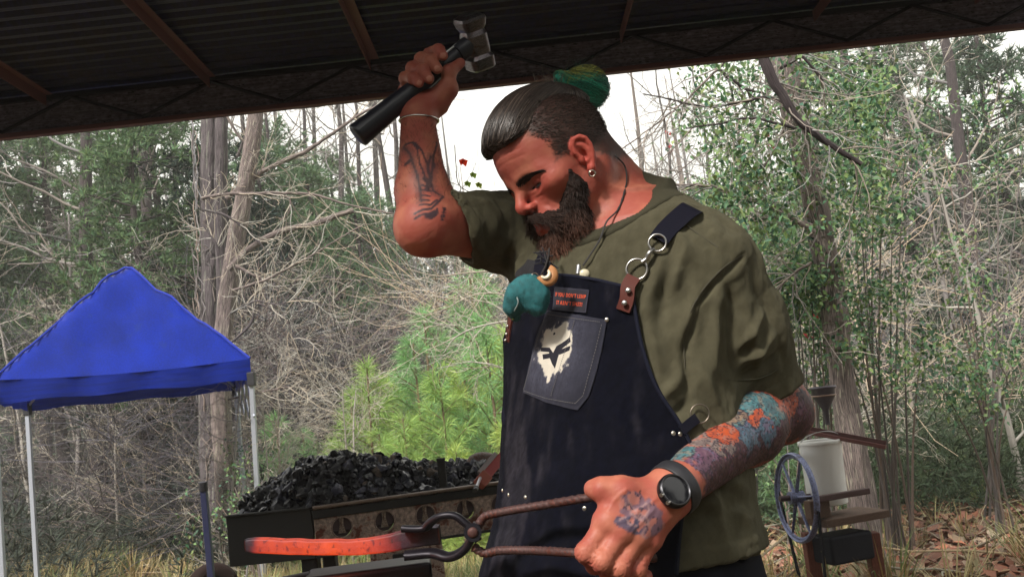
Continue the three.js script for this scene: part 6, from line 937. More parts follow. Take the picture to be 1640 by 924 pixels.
{
  const pr = [bareTree(101, 4.2, 0.035, paleTwig), bareTree(102, 5.5, 0.05, greyTwig), bareTree(103, 3.4, 0.026, paleTwig, { ang: 1.1 }), bareTree(104, 6.5, 0.06, greyTwig, { ang: 0.8 }), bareTree(105, 4.6, 0.04, paleTwig, { ang: 1.2, up: -0.02 })], used = [0, 0, 0, 0, 0];
  const put = (k, px, d, s, label, group) => place(pr[k], !used[k]++, G(px, d), s, fr() * 6.28, label, group);
  for (const [k, px, d, s] of [[0, 440, 8.5, 0.75], [1, 480, 11, 0.8], [2, 520, 8, 0.85], [4, 560, 10, 0.75], [0, 600, 12, 0.75], [3, 640, 14, 0.7], [2, 690, 11, 0.9], [4, 730, 9.5, 0.7], [1, 770, 13, 0.65], [0, 800, 10, 0.75], [3, 410, 13, 0.8], [1, 545, 14, 0.75], [2, 620, 9, 0.8], [0, 660, 16, 0.9], [4, 700, 15, 0.8], [3, 500, 16, 0.8], [1, 585, 17, 0.8], [0, 380, 10, 0.8], [4, 470, 13, 0.9], [1, 830, 15, 0.8], [4, 350, 8, 0.7], [2, 395, 7.5, 0.8], [4, 540, 7.8, 0.62]]) put(k, px, d, s * 0.62, 'bare grey sapling tangled in the brush between the left trunks and the man', 'bare saplings in the brush left of the man');
  for (const [k, px, d, s] of [[0, 1010, 12, 0.8], [4, 1050, 10, 0.8], [1, 1090, 14, 0.8], [2, 1130, 11, 0.9], [3, 1010, 18, 0.75], [0, 1200, 13, 0.8], [4, 1240, 10, 0.7], [1, 970, 16, 0.75], [2, 1080, 9, 0.9], [4, 1160, 16, 0.8], [3, 1280, 15, 0.7]]) put(k, px, d, s, 'bare grey sapling behind the left shoulder of the man', 'bare saplings right of the head');
  for (const [k, px, d, s] of [[1, 290, 13, 0.8], [0, 220, 13, 0.9], [3, 120, 14, 0.8], [4, 40, 13, 0.9], [2, 170, 12.5, 0.9], [1, 1390, 12, 0.7], [0, 1460, 10, 0.8], [3, 1550, 13, 0.8], [4, 1610, 9, 0.9], [2, 1350, 9, 0.8]]) put(k, px, d, s, px < 800 ? 'bare sapling at far left, around and behind the blue canopy' : 'bare sapling at far right, beyond the white bucket and wheel', px < 800 ? 'bare saplings round the blue canopy' : 'bare saplings at far right');
  // straight trunks farther in
  const tg = new Geo(), q = rngOf(9); const tp = []; for (let k = 0; k <= 7; k++) tp.push(V(0.12 * noise(k * 0.6, 3, 3), k * 1.9, 0.12 * noise(k * 0.6, 8, 8))); tg.tube(tp, (t) => 0.12 * (1 - 0.9 * t), 8, { caps: false }); const limbs = new Geo(); for (let k = 0; k < 22; k++) { const y = 2 + 7.5 * q(), a = q() * 6.28; grow(limbs, V(0, y, 0), V(Math.cos(a), 0.5, Math.sin(a)).normalize(), 1.2 + q(), 0.022, 1, { depth: 3, kids: [0, 4, 4], ang: 0.8, ratio: 0.5, wob: 0.3, col: greyTwig }, q); }
  const trunkP = kindOf(thing('forest_trunk', 'straight dark trunk deep in the wood', 'tree'), 'forest_trunk'); mesh('trunk', tg, barkDark, trunkP); mesh('limbs', limbs, twigM, trunkP); let first = true;
  for (const [px, d, s] of [[575, 24, 1.1], [592, 27, 1.0], [608, 22, 0.9], [632, 25, 1.15], [648, 21, 1.0], [668, 28, 1.2], [540, 26, 1.1], [520, 22, 0.9], [480, 24, 1.0], [455, 19, 0.8], [700, 30, 0.5], [725, 26, 0.42], [790, 28, 0.45], [425, 22, 1.0], [395, 26, 1.1], [1000, 30, 0.4], [1060, 34, 0.45], [1120, 28, 0.9], [1180, 32, 1.0], [1240, 22, 0.8], [300, 22, 1.1], [250, 16, 1.2], [200, 24, 1.1], [150, 14, 1.1], [60, 19, 1.2], [1350, 18, 0.9], [1430, 16, 1.1], [1520, 20, 1.1], [1600, 15, 1.1]]) { place(trunkP, first, G(px, d), s, fr() * 6.28, 'straight dark trunk deep in the wood behind the brush', 'trunks deep in the wood'); first = false; }
  // the tangle that nobody could count: twig clumps, far trunks
  const clump = (seed, n, L, r0) => { const g = new Geo(), q = rngOf(seed); for (let k = 0; k < n; k++) { const a = rv(q).multiplyScalar(0.35 * q()), d = V(q() - 0.5, 0.35 * q() + 0.05, q() - 0.5).normalize(), pts = [a], p = a.clone(); for (let s = 0; s < 5; s++) { d.addScaledVector(rv(q), 0.32).normalize(); p.addScaledVector(d, L * (0.5 + q()) / 5); pts.push(p.clone()); } g.tube(pts, (t) => r0 * (1 - 0.6 * t), 3, { caps: false }); } return g.build(); };
  const put2 = (name, geo, mat, list) => { const m = shade(new THREE.InstancedMesh(geo, mat, list.length)), M4 = new THREE.Matrix4(), Q = new THREE.Quaternion(); list.forEach(([p, s, e, c], i) => { M4.compose(p, Q.setFromEuler(e), s.isVector3 ? s : V(s, s, s)); m.setMatrixAt(i, M4); m.setColorAt(i, c); }); m.name = numbered(name); scene.add(m); return m; };
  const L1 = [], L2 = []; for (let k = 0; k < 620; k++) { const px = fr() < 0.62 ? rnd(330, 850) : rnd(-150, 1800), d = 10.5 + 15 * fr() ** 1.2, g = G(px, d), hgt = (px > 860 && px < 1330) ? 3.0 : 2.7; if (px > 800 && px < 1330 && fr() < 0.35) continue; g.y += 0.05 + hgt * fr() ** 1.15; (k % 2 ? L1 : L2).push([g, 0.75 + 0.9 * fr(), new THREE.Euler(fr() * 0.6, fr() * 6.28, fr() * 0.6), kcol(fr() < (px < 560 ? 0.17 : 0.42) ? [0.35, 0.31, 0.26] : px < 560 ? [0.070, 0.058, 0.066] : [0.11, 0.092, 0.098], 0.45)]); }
  tag(put2('brush', clump(61, 34, 1.15, 0.0036), M([1, 1, 1], 0.9), L1), 'tangle of thin pale twigs filling the wood behind the forge', 'brush', null, 'stuff'); tag(put2('brush', clump(62, 26, 1.6, 0.0042), M([1, 1, 1], 0.9), L2), 'longer looping twigs woven through the pale tangle of brush', 'brush', null, 'stuff');
  const far = []; for (let k = 0; k < 520; k++) { const fx = rnd(-500, 2150), fd = 30 + 42 * fr(), g = G(fx, fd); if (fx > 680 && fx < 1090 && fr() < 0.75) continue; far.push([g, V(0.8 + 0.8 * fr(), 0.7 + 0.4 * fr(), 0.8 + 0.8 * fr()), new THREE.Euler(0.06 * (fr() - 0.5), fr() * 6.28, 0.08 * (fr() - 0.5)), kcol([0.10, 0.085, 0.085], 0.4)]); }
  const ft = new Geo(); ft.tube([V(0, 0, 0), V(0.05, 3, 0), V(0, 6, 0.06), V(0.04, 9, 0), V(0.1, 13, 0.05)], (t) => 0.14 * (1 - 0.93 * t), 6, { caps: false }); { const q = rngOf(4); for (let k = 0; k < 26; k++) { const a = q() * 6.28; grow(ft, V(0, 2 + 7 * q(), 0), V(Math.cos(a), 0.4, Math.sin(a)).normalize(), 1.6, 0.02, 2, { depth: 3, kids: [0, 0, 4], ang: 0.8, ratio: 0.5, rmin: 0.007 }, q); } }
  tag(put2('far_wood', ft.build(), M([1, 1, 1], 0.95), far), 'far bare trunks of the wood standing against the light', 'wood', null, 'stuff');
  const ev = new Geo(); { const q = rngOf(6); for (let k = 0; k < 420; k++) { const u = q(), y = 0.4 + 5.2 * u, a = q() * 6.28, r = (1.5 * (1 - u) + 0.25) * Math.sqrt(q()); tuft(ev, V(Math.cos(a) * r, y, Math.sin(a) * r), V(Math.cos(a), 0.4, Math.sin(a)), 5, 0.35, 0.035, [1, 1, 1], 0.3, q); } }
  const fe = []; for (let k = 0; k < 120; k++) { const px = rnd(-500, 2150), d = 27 + 40 * fr(); if (px > 690 && px < 1080 && d < 45) continue; fe.push([G(px, d), V(1, 0.8 + 0.6 * fr(), 1).multiplyScalar(0.9 + 0.5 * fr()), new THREE.Euler(0, fr() * 6.28, 0), kcol([0.05, 0.075, 0.05], 0.35)]); }
  tag(put2('far_evergreens', ev.build(), new THREE.MeshPhysicalMaterial({ vertexColors: true, roughness: 0.85, side: THREE.DoubleSide }), fe), 'far evergreens of the wood fading in the haze', 'wood', null, 'stuff');
  const low = new Geo(); { const q = rngOf(16); for (let k = 0; k < 420; k++) { const a = q() * 6.28, r = 0.8 * Math.sqrt(q()); tuft(low, V(Math.cos(a) * r, 0.05 + 0.9 * q() * (1 - r * 0.7), Math.sin(a) * r), V(Math.cos(a) * 0.6, 0.5, Math.sin(a) * 0.6), 6, 0.12, 0.006, [1, 1, 1], 0.35, q); } }
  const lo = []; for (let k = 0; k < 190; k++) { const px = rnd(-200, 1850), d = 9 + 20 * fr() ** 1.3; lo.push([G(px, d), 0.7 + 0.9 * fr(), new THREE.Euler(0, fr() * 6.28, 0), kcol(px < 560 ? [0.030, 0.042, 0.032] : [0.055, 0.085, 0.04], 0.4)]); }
  tag(put2('undergrowth', low.build(), new THREE.MeshPhysicalMaterial({ vertexColors: true, roughness: 0.85, side: THREE.DoubleSide }), lo), 'low dark evergreen undergrowth beneath the bare brush', 'undergrowth', null, 'stuff');
  const be = []; for (let k = 0; k < 70; k++) { const a = (k + 0.6 * fr()) / 70 * 3.9 - 0.4, r = 7 + 6 * fr(), x = Math.cos(a) * r, z = 1.5 + Math.sin(a) * r; if (z < 0.5) continue; be.push([V(x, 0, z), V(1.2, 0.9 + 0.3 * fr(), 1.2), new THREE.Euler(0, fr() * 6.28, 0), kcol([0.05, 0.075, 0.05], 0.35)]); }
  tag(put2('wood_behind', ev.build(), new THREE.MeshPhysicalMaterial({ vertexColors: true, roughness: 0.85, side: THREE.DoubleSide }), be), 'evergreens of the wood that closes round the shelter on the near side', 'wood', null, 'stuff');
  // grass and fallen leaves
  const blade = new Geo(); { const q = rngOf(71); for (let k = 0; k < 26; k++) { const a = q() * 6.28, b = V(0.05 * (q() - 0.5), 0, 0.05 * (q() - 0.5)), l = 0.12 + 0.32 * q(), ln = 0.2 + 0.8 * q(), d = V(Math.cos(a) * ln, 1, Math.sin(a) * ln).normalize(), s = V(-Math.sin(a), 0, Math.cos(a)).multiplyScalar(0.0024), m = b.clone().addScaledVector(d, l * 0.6), t = b.clone().addScaledVector(d, l).add(V(0, -l * 0.25 * ln, 0)), c = rgb(1, 1, 1), v = [b.clone().add(s), b.clone().sub(s), m.clone().add(s), m.clone().sub(s), t].map((p) => blade.vert(p.x, p.y, p.z, 0, 0, c)); blade.quad(v[0], v[1], v[3], v[2]); blade.tri(v[2], v[3], v[4]); } }
  const gs = []; for (let k = 0; k < 9000; k++) { const px = fr() < 0.6 ? rnd(330, 830) : rnd(-250, 1900), d = 4.6 + 11 * fr() ** 1.5, p = G(px, d), litter = px > 1150 ? 0.15 : 1; if (fr() > litter) continue; const gr = sstep(-0.2, 0.35, noise(p.x * 0.5, 3, p.z * 0.5)); gs.push([p, 0.7 + 0.9 * fr(), new THREE.Euler(0.2 * (fr() - 0.5), fr() * 6.28, 0.2 * (fr() - 0.5)), kcol(fr() < gr * 0.75 ? [0.13, 0.19, 0.045] : [0.36, 0.29, 0.13], 0.35)]); }
  tag(put2('grass', blade.build(), new THREE.MeshPhysicalMaterial({ roughness: 0.75, transmission: 0.25, thickness: 0, side: THREE.DoubleSide }), gs), 'dry straw and green grass growing behind the forge', 'grass', null, 'stuff');
  const lf = new Geo(); leaf(lf, V(0, 0, 0), V(1, 0, 0), V(0, 1, 0), 0.085, 0.026, null); leaf(lf, V(0.02, 0.012, 0.05), V(-0.2, 0.3, 1).normalize(), V(0.2, 1, -0.3).normalize(), 0.07, 0.022, null);
  const ll = []; for (let k = 0; k < 22000; k++) { const px = fr() < 0.55 ? rnd(1120, 1700) : rnd(-250, 1150), d = 3.6 + 13 * fr() ** 1.35, p = G(px, d); p.y += 0.005 + 0.03 * fr(); ll.push([p, 0.7 + 0.8 * fr(), new THREE.Euler((fr() - 0.5) * 1.1, fr() * 6.28, (fr() - 0.5) * 1.1), kcol(fr() < 0.55 ? [0.23, 0.095, 0.06] : fr() < 0.6 ? [0.30, 0.20, 0.13] : [0.15, 0.075, 0.055], 0.4)]); }
  tag(put2('leaf_litter', lf.build(), M([1, 1, 1], 0.8, { side: THREE.DoubleSide }), ll), 'fallen brown and red leaves covering the ground', 'leaves', null, 'stuff');
  const st = new Geo(); st.tube([V(0, 0, 0), V(0.25, 0.015, 0.03), V(0.5, 0.0, 0.0), V(0.8, 0.03, 0.05)], 0.006, 5, { caps: false });
  const sl = []; for (let k = 0; k < 900; k++) { const px = rnd(-200, 1800), d = 4.2 + 9 * fr(), p = G(px, d); p.y += 0.015 + 0.05 * fr(); sl.push([p, 0.4 + fr(), new THREE.Euler((fr() - 0.5) * 0.5, fr() * 6.28, (fr() - 0.5) * 0.5), kcol([0.30, 0.25, 0.18], 0.4)]); }
  tag(put2('fallen_sticks', st.build(), M([1, 1, 1], 0.9), sl), 'dry sticks and stalks lying on the ground', 'sticks', null, 'stuff');
}
// ---- young pines, bright green, in the clearing
function youngPine(seed, h, col) {
  const q = rngOf(seed), t = kindOf(thing('young_pine', 'young pine', 'pine tree'), 'young_pine'), tr = new Geo(), cr = new Geo(); tr.tube([V(0, 0, 0), V(0.02, h * 0.5, 0.01), V(0, h, 0)], (u) => 0.016 * (1 - 0.75 * u) + 0.003, 6, { caps: false, color: rgb(0.14, 0.10, 0.06) });
  const fan = (p, d, s) => { for (let k = 0; k < 26; k++) { const e = d.clone().addScaledVector(rv(q), 0.95).add(V(0, -0.15, 0)).normalize(), sd = V().crossVectors(e, rv(q)).normalize().multiplyScalar(0.0022), L = s * (0.7 + 0.6 * q()), c = kcol(col, 0.35, q), m = p.clone().addScaledVector(e, L * 0.55), tip = p.clone().addScaledVector(e, L).add(V(0, -L * 0.14, 0)), a = cr.vert(p.x, p.y, p.z, 0, 0, c), b = cr.vert(m.x + sd.x, m.y + sd.y, m.z + sd.z, 0, 0, c), f = cr.vert(m.x - sd.x, m.y - sd.y, m.z - sd.z, 0, 0, c), g = cr.vert(tip.x, tip.y, tip.z, 0, 0, c); cr.tri(a, b, f); cr.tri(b, g, f); } };
  const nb = 34; for (let b = 0; b < nb; b++) { const u = lerp(0.06, 1.0, b / (nb - 1)), a = q() * 6.28, len = h * 0.36 * (1.05 - u) + 0.05, d = V(Math.cos(a), 0.35 + 0.5 * u, Math.sin(a)).normalize(), p0 = V(0, h * u * 0.97, 0); tr.tube([p0, p0.clone().addScaledVector(d, len)], 0.0045, 4, { caps: false, color: rgb(0.16, 0.11, 0.06) }); const m = 3 + Math.round(len * 9); for (let k = 1; k <= m; k++) fan(p0.clone().addScaledVector(d, len * k / m), d, 0.15); }
  fan(V(0, h, 0), V(0, 1, 0), 0.16); mesh('stem', tr, twigM, t); mesh('needles', cr, needleM, t); return t;
}
{
  const pr = [youngPine(7, 1.9, [0.30, 0.44, 0.13]), youngPine(8, 1.6, [0.37, 0.48, 0.13]), youngPine(9, 2.1, [0.24, 0.43, 0.18])], used = [0, 0, 0]; let i = 0;
  for (const [px, d, s] of [[590, 8.2, 1.0], [625, 9, 1.1], [668, 8.6, 1.0], [705, 8.0, 0.95], [745, 8.8, 1.15], [785, 8.3, 1.05], [640, 7.4, 0.75], [720, 7.2, 0.7], [770, 9.6, 1.35], [560, 9.4, 0.9], [805, 7.6, 0.8], [690, 9.8, 1.2], [600, 7.6, 0.7], [820, 8.8, 1.3]]) { const k = i++ % 3; place(pr[k], !used[k]++, G(px, d), s, fr() * 6.28, 'bright green young pine in the sunny clearing behind the coal', 'young pines in the clearing'); }
  for (const [px, d, s, l] of [[438, 9.2, 0.75, 'small young pine beside the pale canopy pole'], [478, 10, 0.65, 'small dark young pine between canopy pole and clearing'], [462, 8.2, 0.5, 'smallest young pine, low beside the left end of the coal heap'], [1225, 9, 0.5, 'tiny pine sprouting right of the tattooed forearm']]) place(pr[2], false, G(px, d), s, fr() * 6.28, l, null);
  for (const o of scene.children) if (o.userData.label?.startsWith('small') || o.userData.label?.startsWith('tiny')) delete o.userData.group;
}
// ---- the big trunks at the left
{
  const poly = (list, d) => list.map(([x, y, dd]) => PD(x, y, dd ?? d));
  const A = thing('thick_tree', 'thick grey tree with furrowed bark at the left edge, behind the blue canopy', 'tree', G(343, 9.8)); const rA = (t) => 0.145 * (1 - 0.25 * t) * (1 + 0.6 * Math.exp(-t * 14)); const lump = (a, l) => 1;
  const pA = spline([G(343, 9.8).add(V(0, -0.1, 0)), PD(344, 700, 9.8), PD(342, 560, 9.8), PD(344, 430, 9.8), PD(341, 300, 9.8), PD(343, 180, 9.8), PD(342, 20, 9.9), PD(330, -200, 9.9)], 60);
  const trunkTube = (pts, r, seed) => { const g = new Geo(); g.tube(pts, r, 22, { caps: false, profile: (a) => 1 + 0.06 * Math.sin(a * 9 + seed) + 0.05 * Math.sin(a * 5 + 1.3 * seed) }); const p = g.p; for (let i = 0; i < p.length; i += 3) { const n = noise(p[i] * 9, p[i + 1] * 2.5, p[i + 2] * 9 + seed) * 0.012; p[i] += n; p[i + 2] += n; } return g; };
  part('trunk', trunkTube(pA, rA, 2), barkGrey, A);
  const pA2 = spline([PD(352, 620, 9.6), PD(357, 480, 9.55), PD(352, 330, 9.55), PD(355, 180, 9.6), PD(362, 0, 9.8)], 40); part('second_stem', trunkTube(pA2, (t) => 0.070 * (1 - 0.2 * t), 5), barkGrey, A);
  const ivy = new Geo(), q = rngOf(14); for (let k = 0; k < 46; k++) { const t0 = q(), p = pA[Math.floor(t0 * 38)].clone(), pts = [], a0 = q() * 3.14, dy = 0.25 + 0.7 * q(); for (let s = 0; s <= 7; s++) { const a = a0 + 0.5 * noise(k, s * 0.6, 2); pts.push(p.clone().add(V(Math.cos(a) * (0.158 + 0.03 * q()), dy * s / 7, Math.sin(a) * 0.158))); } ivy.tube(pts, () => 0.004 + 0.004 * q(), 4, { caps: false, color: kcol([0.22, 0.19, 0.18], 0.4, q) }); } part('vines', ivy, twigM, A);
  const Bt = thing('leaning_tree', 'slender pale grey tree leaning right, with two long bare branches at the left', 'tree', G(352, 9.0));
  part('trunk', trunkTube(spline([G(352, 9.0).add(V(0, -0.1, 0)), PD(352, 640, 9.0), PD(357, 540, 9.0), PD(368, 440, 9.0), PD(384, 345, 9.0), PD(398, 260, 9.0), PD(409, 180, 9.05), PD(420, 60, 9.1), PD(432, -150, 9.2)], 60), (t) => 0.095 * (1 - 0.35 * t), 9), barkPale, Bt);
  const limb = (name, list, d, r, sides, mat, o = {}) => { const pts = spline(poly(list, d), 34); for (const p of pts) { p.x += 0.006 * noise(p.x * 8, p.y * 8, 1); p.y += 0.006 * noise(p.x * 8, p.y * 8, 4); } const g = new Geo(); g.tube(pts, (t) => lerp(r, o.end ?? r * 0.4, t) * (1 + 0.12 * noise(t * 18, r * 900, 2)), sides, { caps: true }); return [part(name, g, mat, o.parent ?? Bt), pts]; };
  const twigsFrom = (pts, n, L, r, par, seed, col = paleTwig, dn = 0) => { const g = new Geo(), q = rngOf(seed); for (let k = 0; k < n; k++) { const s = Math.floor(q() * (pts.length - 1)), d = pts[Math.min(pts.length - 1, s + 1)].clone().sub(pts[s]).normalize().addScaledVector(rv(q), 0.9).add(V(0, -dn, 0)).normalize(); grow(g, pts[s], d, L * (0.5 + q()), r, 2, { depth: 3, kids: [0, 0, 5], ang: 0.8, ratio: 0.5, col, wob: 0.3, up: 0.02, rmin: 0.0018 }, q); } part('twigs', g, twigM, par); };
  let pts; [, pts] = limb('dead_branch', [[366, 432], [392, 404], [425, 382], [462, 366], [500, 360], [535, 347], [566, 337]], 8.6, 0.0333, 12, barkPale, { end: 0.024 }); twigsFrom(pts, 12, 0.4, 0.006, Bt, 51);
  [, pts] = limb('dead_branch', [[362, 318], [398, 288], [440, 264], [482, 246], [520, 222], [556, 196], [585, 178], [610, 166]], 9.0, 0.026, 12, barkPale, { end: 0.011 }); twigsFrom(pts, 16, 0.5, 0.006, Bt, 52);
  for (const [list, d, r, sd] of [[[[323, 318], [350, 312], [400, 310], [460, 309], [505, 312], [545, 325], [590, 334], [640, 345]], 8.3, 0.0166, 53], [[[323, 335], [360, 345], [390, 365], [420, 395], [455, 440], [475, 470]], 8.5, 0.0128, 54], [[[372, 465], [420, 450], [470, 425], [530, 390], [580, 360]], 8.2, 0.0128, 55], [[[368, 502], [410, 482], [440, 488], [480, 478], [540, 480]], 8.1, 0.0090, 56], [[[375, 425], [400, 438], [420, 446]], 8.3, 0.0179, 57], [[[350, 400], [338, 380], [323, 360]], 8.6, 0.0128, 58], [[[420, 310], [462, 318], [462, 340], [448, 352]], 8.3, 0.0115, 59], [[[405, 180], [430, 150], [470, 120], [500, 60]], 9.1, 0.0154, 60], [[[400, 240], [370, 200], [350, 150], [340, 100]], 9.1, 0.0154, 61], [[[355, 560], [400, 520], [412, 488], [440, 500], [470, 545], [480, 560]], 8.1, 0.0115, 62], [[[364, 640], [420, 628], [480, 620], [520, 640]], 8.2, 0.0102, 63], [[[380, 250], [392, 215], [398, 190]], 9.4, 0.0166, 64], [[[395, 300], [410, 284], [425, 262]], 9.0, 0.0154, 65]]) { [, pts] = limb('branch', list, d, r, 7, sd % 2 ? barkPale : barkGrey); twigsFrom(pts, 9, 0.45, 0.0045, Bt, sd); }
  // slim branches reaching in from the right behind the raised arm
  const Cn = thing('bare_shrub', 'slim bare shrub with long arching twigs just left of the apron', 'shrub', G(840, 6.2)); for (const [list, d, r, sd] of [[[[840, 620], [836, 540], [800, 440], [760, 436], [700, 442], [650, 430]], 6.0, 0.008, 71], [[[838, 600], [830, 520], [780, 520], [730, 540], [710, 566]], 5.8, 0.008, 72], [[[835, 560], [820, 480], [770, 470], [700, 500], [640, 520]], 6.2, 0.006, 73], [[[842, 640], [835, 540], [790, 488], [740, 480], [660, 470]], 6.4, 0.006, 74], [[[842, 690], [820, 600], [760, 580], [700, 590]], 6.3, 0.006, 75]]) { const pp = spline(poly(list, d), 34); part('stem', new Geo().tube(pp, (t) => lerp(r, r * 0.35, t), 6, { color: kcol([0.36, 0.32, 0.27], 0.2) }), twigM, Cn); twigsFrom(pp, 9, 0.45, 0.0032, Cn, sd + 100); }
  const red = thing('twig_with_red_leaf', 'thin twig with one scarlet leaf and a few yellow green leaves before the face', 'twig', PD(745, 420, 4.2)); { const pp = spline(poly([[790, 420], [764, 318], [735, 296], [730, 262], [728, 232]], 4.2), 20); part('stem', new Geo().tube(pp, 0.0022, 5, { color: rgb(0.2, 0.16, 0.13) }), twigM, red); const pb = spline(poly([[735, 297], [712, 290], [700, 296]], 4.2), 10); part('stem', new Geo().tube(pb, 0.0016, 5, { color: rgb(0.2, 0.16, 0.13) }), twigM, red);
    const one = (n, x, y, c, L = 0.032) => { const g = new Geo(); leaf(g, PD(x, y, 4.18), V(0.3, -1, 0.1).normalize(), V(0.2, 0.2, 1).normalize(), L, L * 0.42, rgb(...c)); leaf(g, PD(x + 1, y - 1, 4.17), V(-0.4, -0.9, 0.1).normalize(), V(-0.3, 0.1, 1).normalize(), L * 0.9, L * 0.4, rgb(...c)); part(n, g, leafM, red); }; one('red_leaf', 741, 254, [0.75, 0.05, 0.02], 0.04); one('green_leaf', 757, 276, [0.26, 0.38, 0.06]); one('green_leaf', 748, 290, [0.26, 0.38, 0.06]); one('green_leaf', 766, 292, [0.30, 0.36, 0.06]); one('tan_leaf', 730, 312, [0.45, 0.22, 0.06], 0.03); }
  // ---- leafy trees at the right
  const Cc = thing('leafy_tree', 'pale grey trunked leafy tree at the right, crossed by a thick dark branch', 'tree', G(1358, 6.0));
  part('trunk', trunkTube(spline([G(1358, 6.0).add(V(0, -0.1, 0)), PD(1350, 620, 6.0), PD(1334, 480, 6.0), PD(1314, 370, 6.0), PD(1290, 270, 6.0), PD(1268, 160, 6.0), PD(1248, 60, 6.05), PD(1215, -120, 6.1)], 60), (t) => 0.085 * (1 - 0.25 * t), 21), barkPale, Cc);
  const wood = []; for (const [list, d, r, sd, m] of [[[[1196, 40], [1222, 90], [1245, 140], [1262, 168], [1290, 202], [1330, 232], [1380, 262]], 4.9, 0.034, 81, 0], [[[1200, 66], [1250, 140], [1252, 156]], 5.6, 0.012, 82, 0], [[[1305, 372], [1260, 345], [1222, 328], [1180, 312], [1140, 299], [1105, 296], [1072, 296]], 5.7, 0.019, 83, 1], [[[1308, 366], [1270, 352], [1225, 350], [1190, 352], [1158, 362]], 5.7, 0.016, 84, 1], [[[1262, 166], [1225, 156], [1180, 165], [1130, 170], [1080, 160], [1030, 150]], 5.5, 0.010, 85, 0], [[[1290, 210], [1240, 196], [1190, 190], [1140, 200], [1100, 205]], 5.4, 0.010, 86, 0], [[[1186, 66], [1150, 110], [1110, 150], [1070, 185], [1030, 215], [985, 245]], 5.6, 0.008, 87, 1], [[[1250, 110], [1275, 95], [1310, 60], [1340, 30]], 5.5, 0.012, 88, 0], [[[1215, 65], [1260, 70], [1290, 95], [1320, 130]], 5.5, 0.014, 89, 0], [[[1270, 175], [1230, 260], [1180, 330], [1120, 390]], 5.6, 0.007, 90, 1], [[[1140, 100], [1190, 140], [1230, 150]], 5.7, 0.012, 91, 0], [[[1300, 420], [1270, 440], [1240, 470]], 5.8, 0.010, 92, 1]]) { const [, pp] = limb('branch', list, d, r, 8, m ? barkPale : barkDark, { parent: Cc }); wood.push(pp); twigsFrom(pp, 12, 0.5, 0.0045, Cc, sd, greyTwig, 0.15); }
  const leaves = (pts, n, spread, q, g, cols, L = 0.045) => { for (let k = 0; k < n; k++) { const s = pts[Math.floor(q() * pts.length)], p = s.clone().addScaledVector(rv(q), spread * q() ** 0.6), d = rv(q).add(V(0, -0.5, 0)).normalize(), nn = rv(q).add(V(0, 1.2, 0.4)).normalize(); leaf(g, p, d, nn, L * (0.6 + 0.7 * q()), L * 0.30 * (0.8 + 0.4 * q()), kcol(cols[Math.floor(q() * cols.length)], 0.35, q)); } };
  const greens = [[0.085, 0.185, 0.090], [0.125, 0.235, 0.105], [0.06, 0.130, 0.080], [0.17, 0.27, 0.10], [0.22, 0.29, 0.12]], cl = new Geo(), ql = rngOf(301);
  const tipsAt = []; for (let k = 0; k < 330; k++) { const px = 1085 + 330 * ql(), py = 60 + 330 * ql() ** 0.9, d = 5.0 + 2.4 * ql(); if (px < 1150 && py > 230 && ql() < 0.75) continue; if (Math.hypot(px - 1060, py - 130) < 60) continue; tipsAt.push(PD(px, py, d)); }
  for (const p of tipsAt) leaves([p], 26, 0.16, ql, cl, greens, 0.042); part('crown', cl, leafM, Cc);
  const shrub = (label, list, dens, seed, nm = 'leafy_shrub', sp = 0.17, L = 0.042) => { const q = rngOf(seed), base = G(list.reduce((s, a) => s + a[0], 0) / list.length, list[0][2]), t = thing(nm, label, 'shrub', base), g = new Geo(), w = new Geo(); for (const [px, py, d] of list) { const p = PD(px, py, d); for (let m = 0; m < 7; m++) leaves([p.clone().add(V(0.34 * (q() - 0.5), 0.34 * (q() - 0.5), 0.34 * (q() - 0.5)))], dens, sp, q, g, greens, L); const b = base.clone().add(V(0.2 * (q() - 0.5), 0, 0.2 * (q() - 0.5))); w.tube(spline([b, b.clone().lerp(p, 0.5).add(V(0.1 * (q() - 0.5), 0.12, 0.1 * (q() - 0.5))), p], 12), (u) => 0.011 * (1 - 0.7 * u), 5, { caps: false, color: kcol([0.12, 0.095, 0.085], 0.3, q) }); } part('stems', w, twigM, t); part('foliage', g, leafM, t); return t; };
  shrub('broad leafy bush behind the left sleeve, its lower leaves reaching the forearm', [[1235, 420, 6.6], [1275, 440, 6.4], [1305, 470, 6.8], [1250, 480, 6.2], [1290, 520, 6.6], [1310, 560, 6.5], [1270, 395, 6.9], [1300, 410, 6.9], [1225, 385, 7.2], [1320, 600, 6.4], [1300, 440, 6.0], [1280, 490, 6.0], [1312, 520, 6.0], [1260, 455, 6.1]], 44, 401);
  shrub('sparse leafy bush between the shoulder strap and the pale branches', [[1130, 330, 8], [1170, 345, 8.2], [1190, 390, 8], [1210, 345, 8.4], [1160, 300, 8.6], [1225, 300, 8.2], [1100, 315, 8.8]], 15, 402);
  shrub('tall leafy bush under the right end of the roof, right of the dark forked branch', [[1370, 120, 7], [1420, 160, 7.2], [1360, 220, 7], [1400, 280, 6.8], [1450, 240, 7], [1340, 320, 7], [1385, 380, 6.8], [1430, 350, 7]], 30, 403); shrub('bright leafy bush right of the pale trunk, above the machine stand', [[1360, 450, 6.6], [1400, 500, 6.4], [1450, 460, 6.6], [1480, 530, 6.4], [1380, 560, 6.4], [1440, 600, 6.2], [1345, 520, 6.8]], 32, 404);
  shrub('leafy bush farthest to the right with a gap of light above it', [[1520, 420, 7], [1560, 480, 7], [1600, 540, 7], [1540, 570, 6.8], [1580, 620, 6.6], [1630, 600, 7], [1510, 620, 6.6]], 28, 405); shrub('high leafy boughs at the far right corner under the roof end', [[1500, 150, 8], [1550, 200, 8], [1600, 160, 8], [1580, 280, 8], [1640, 240, 8.2], [1500, 280, 8]], 18, 406);
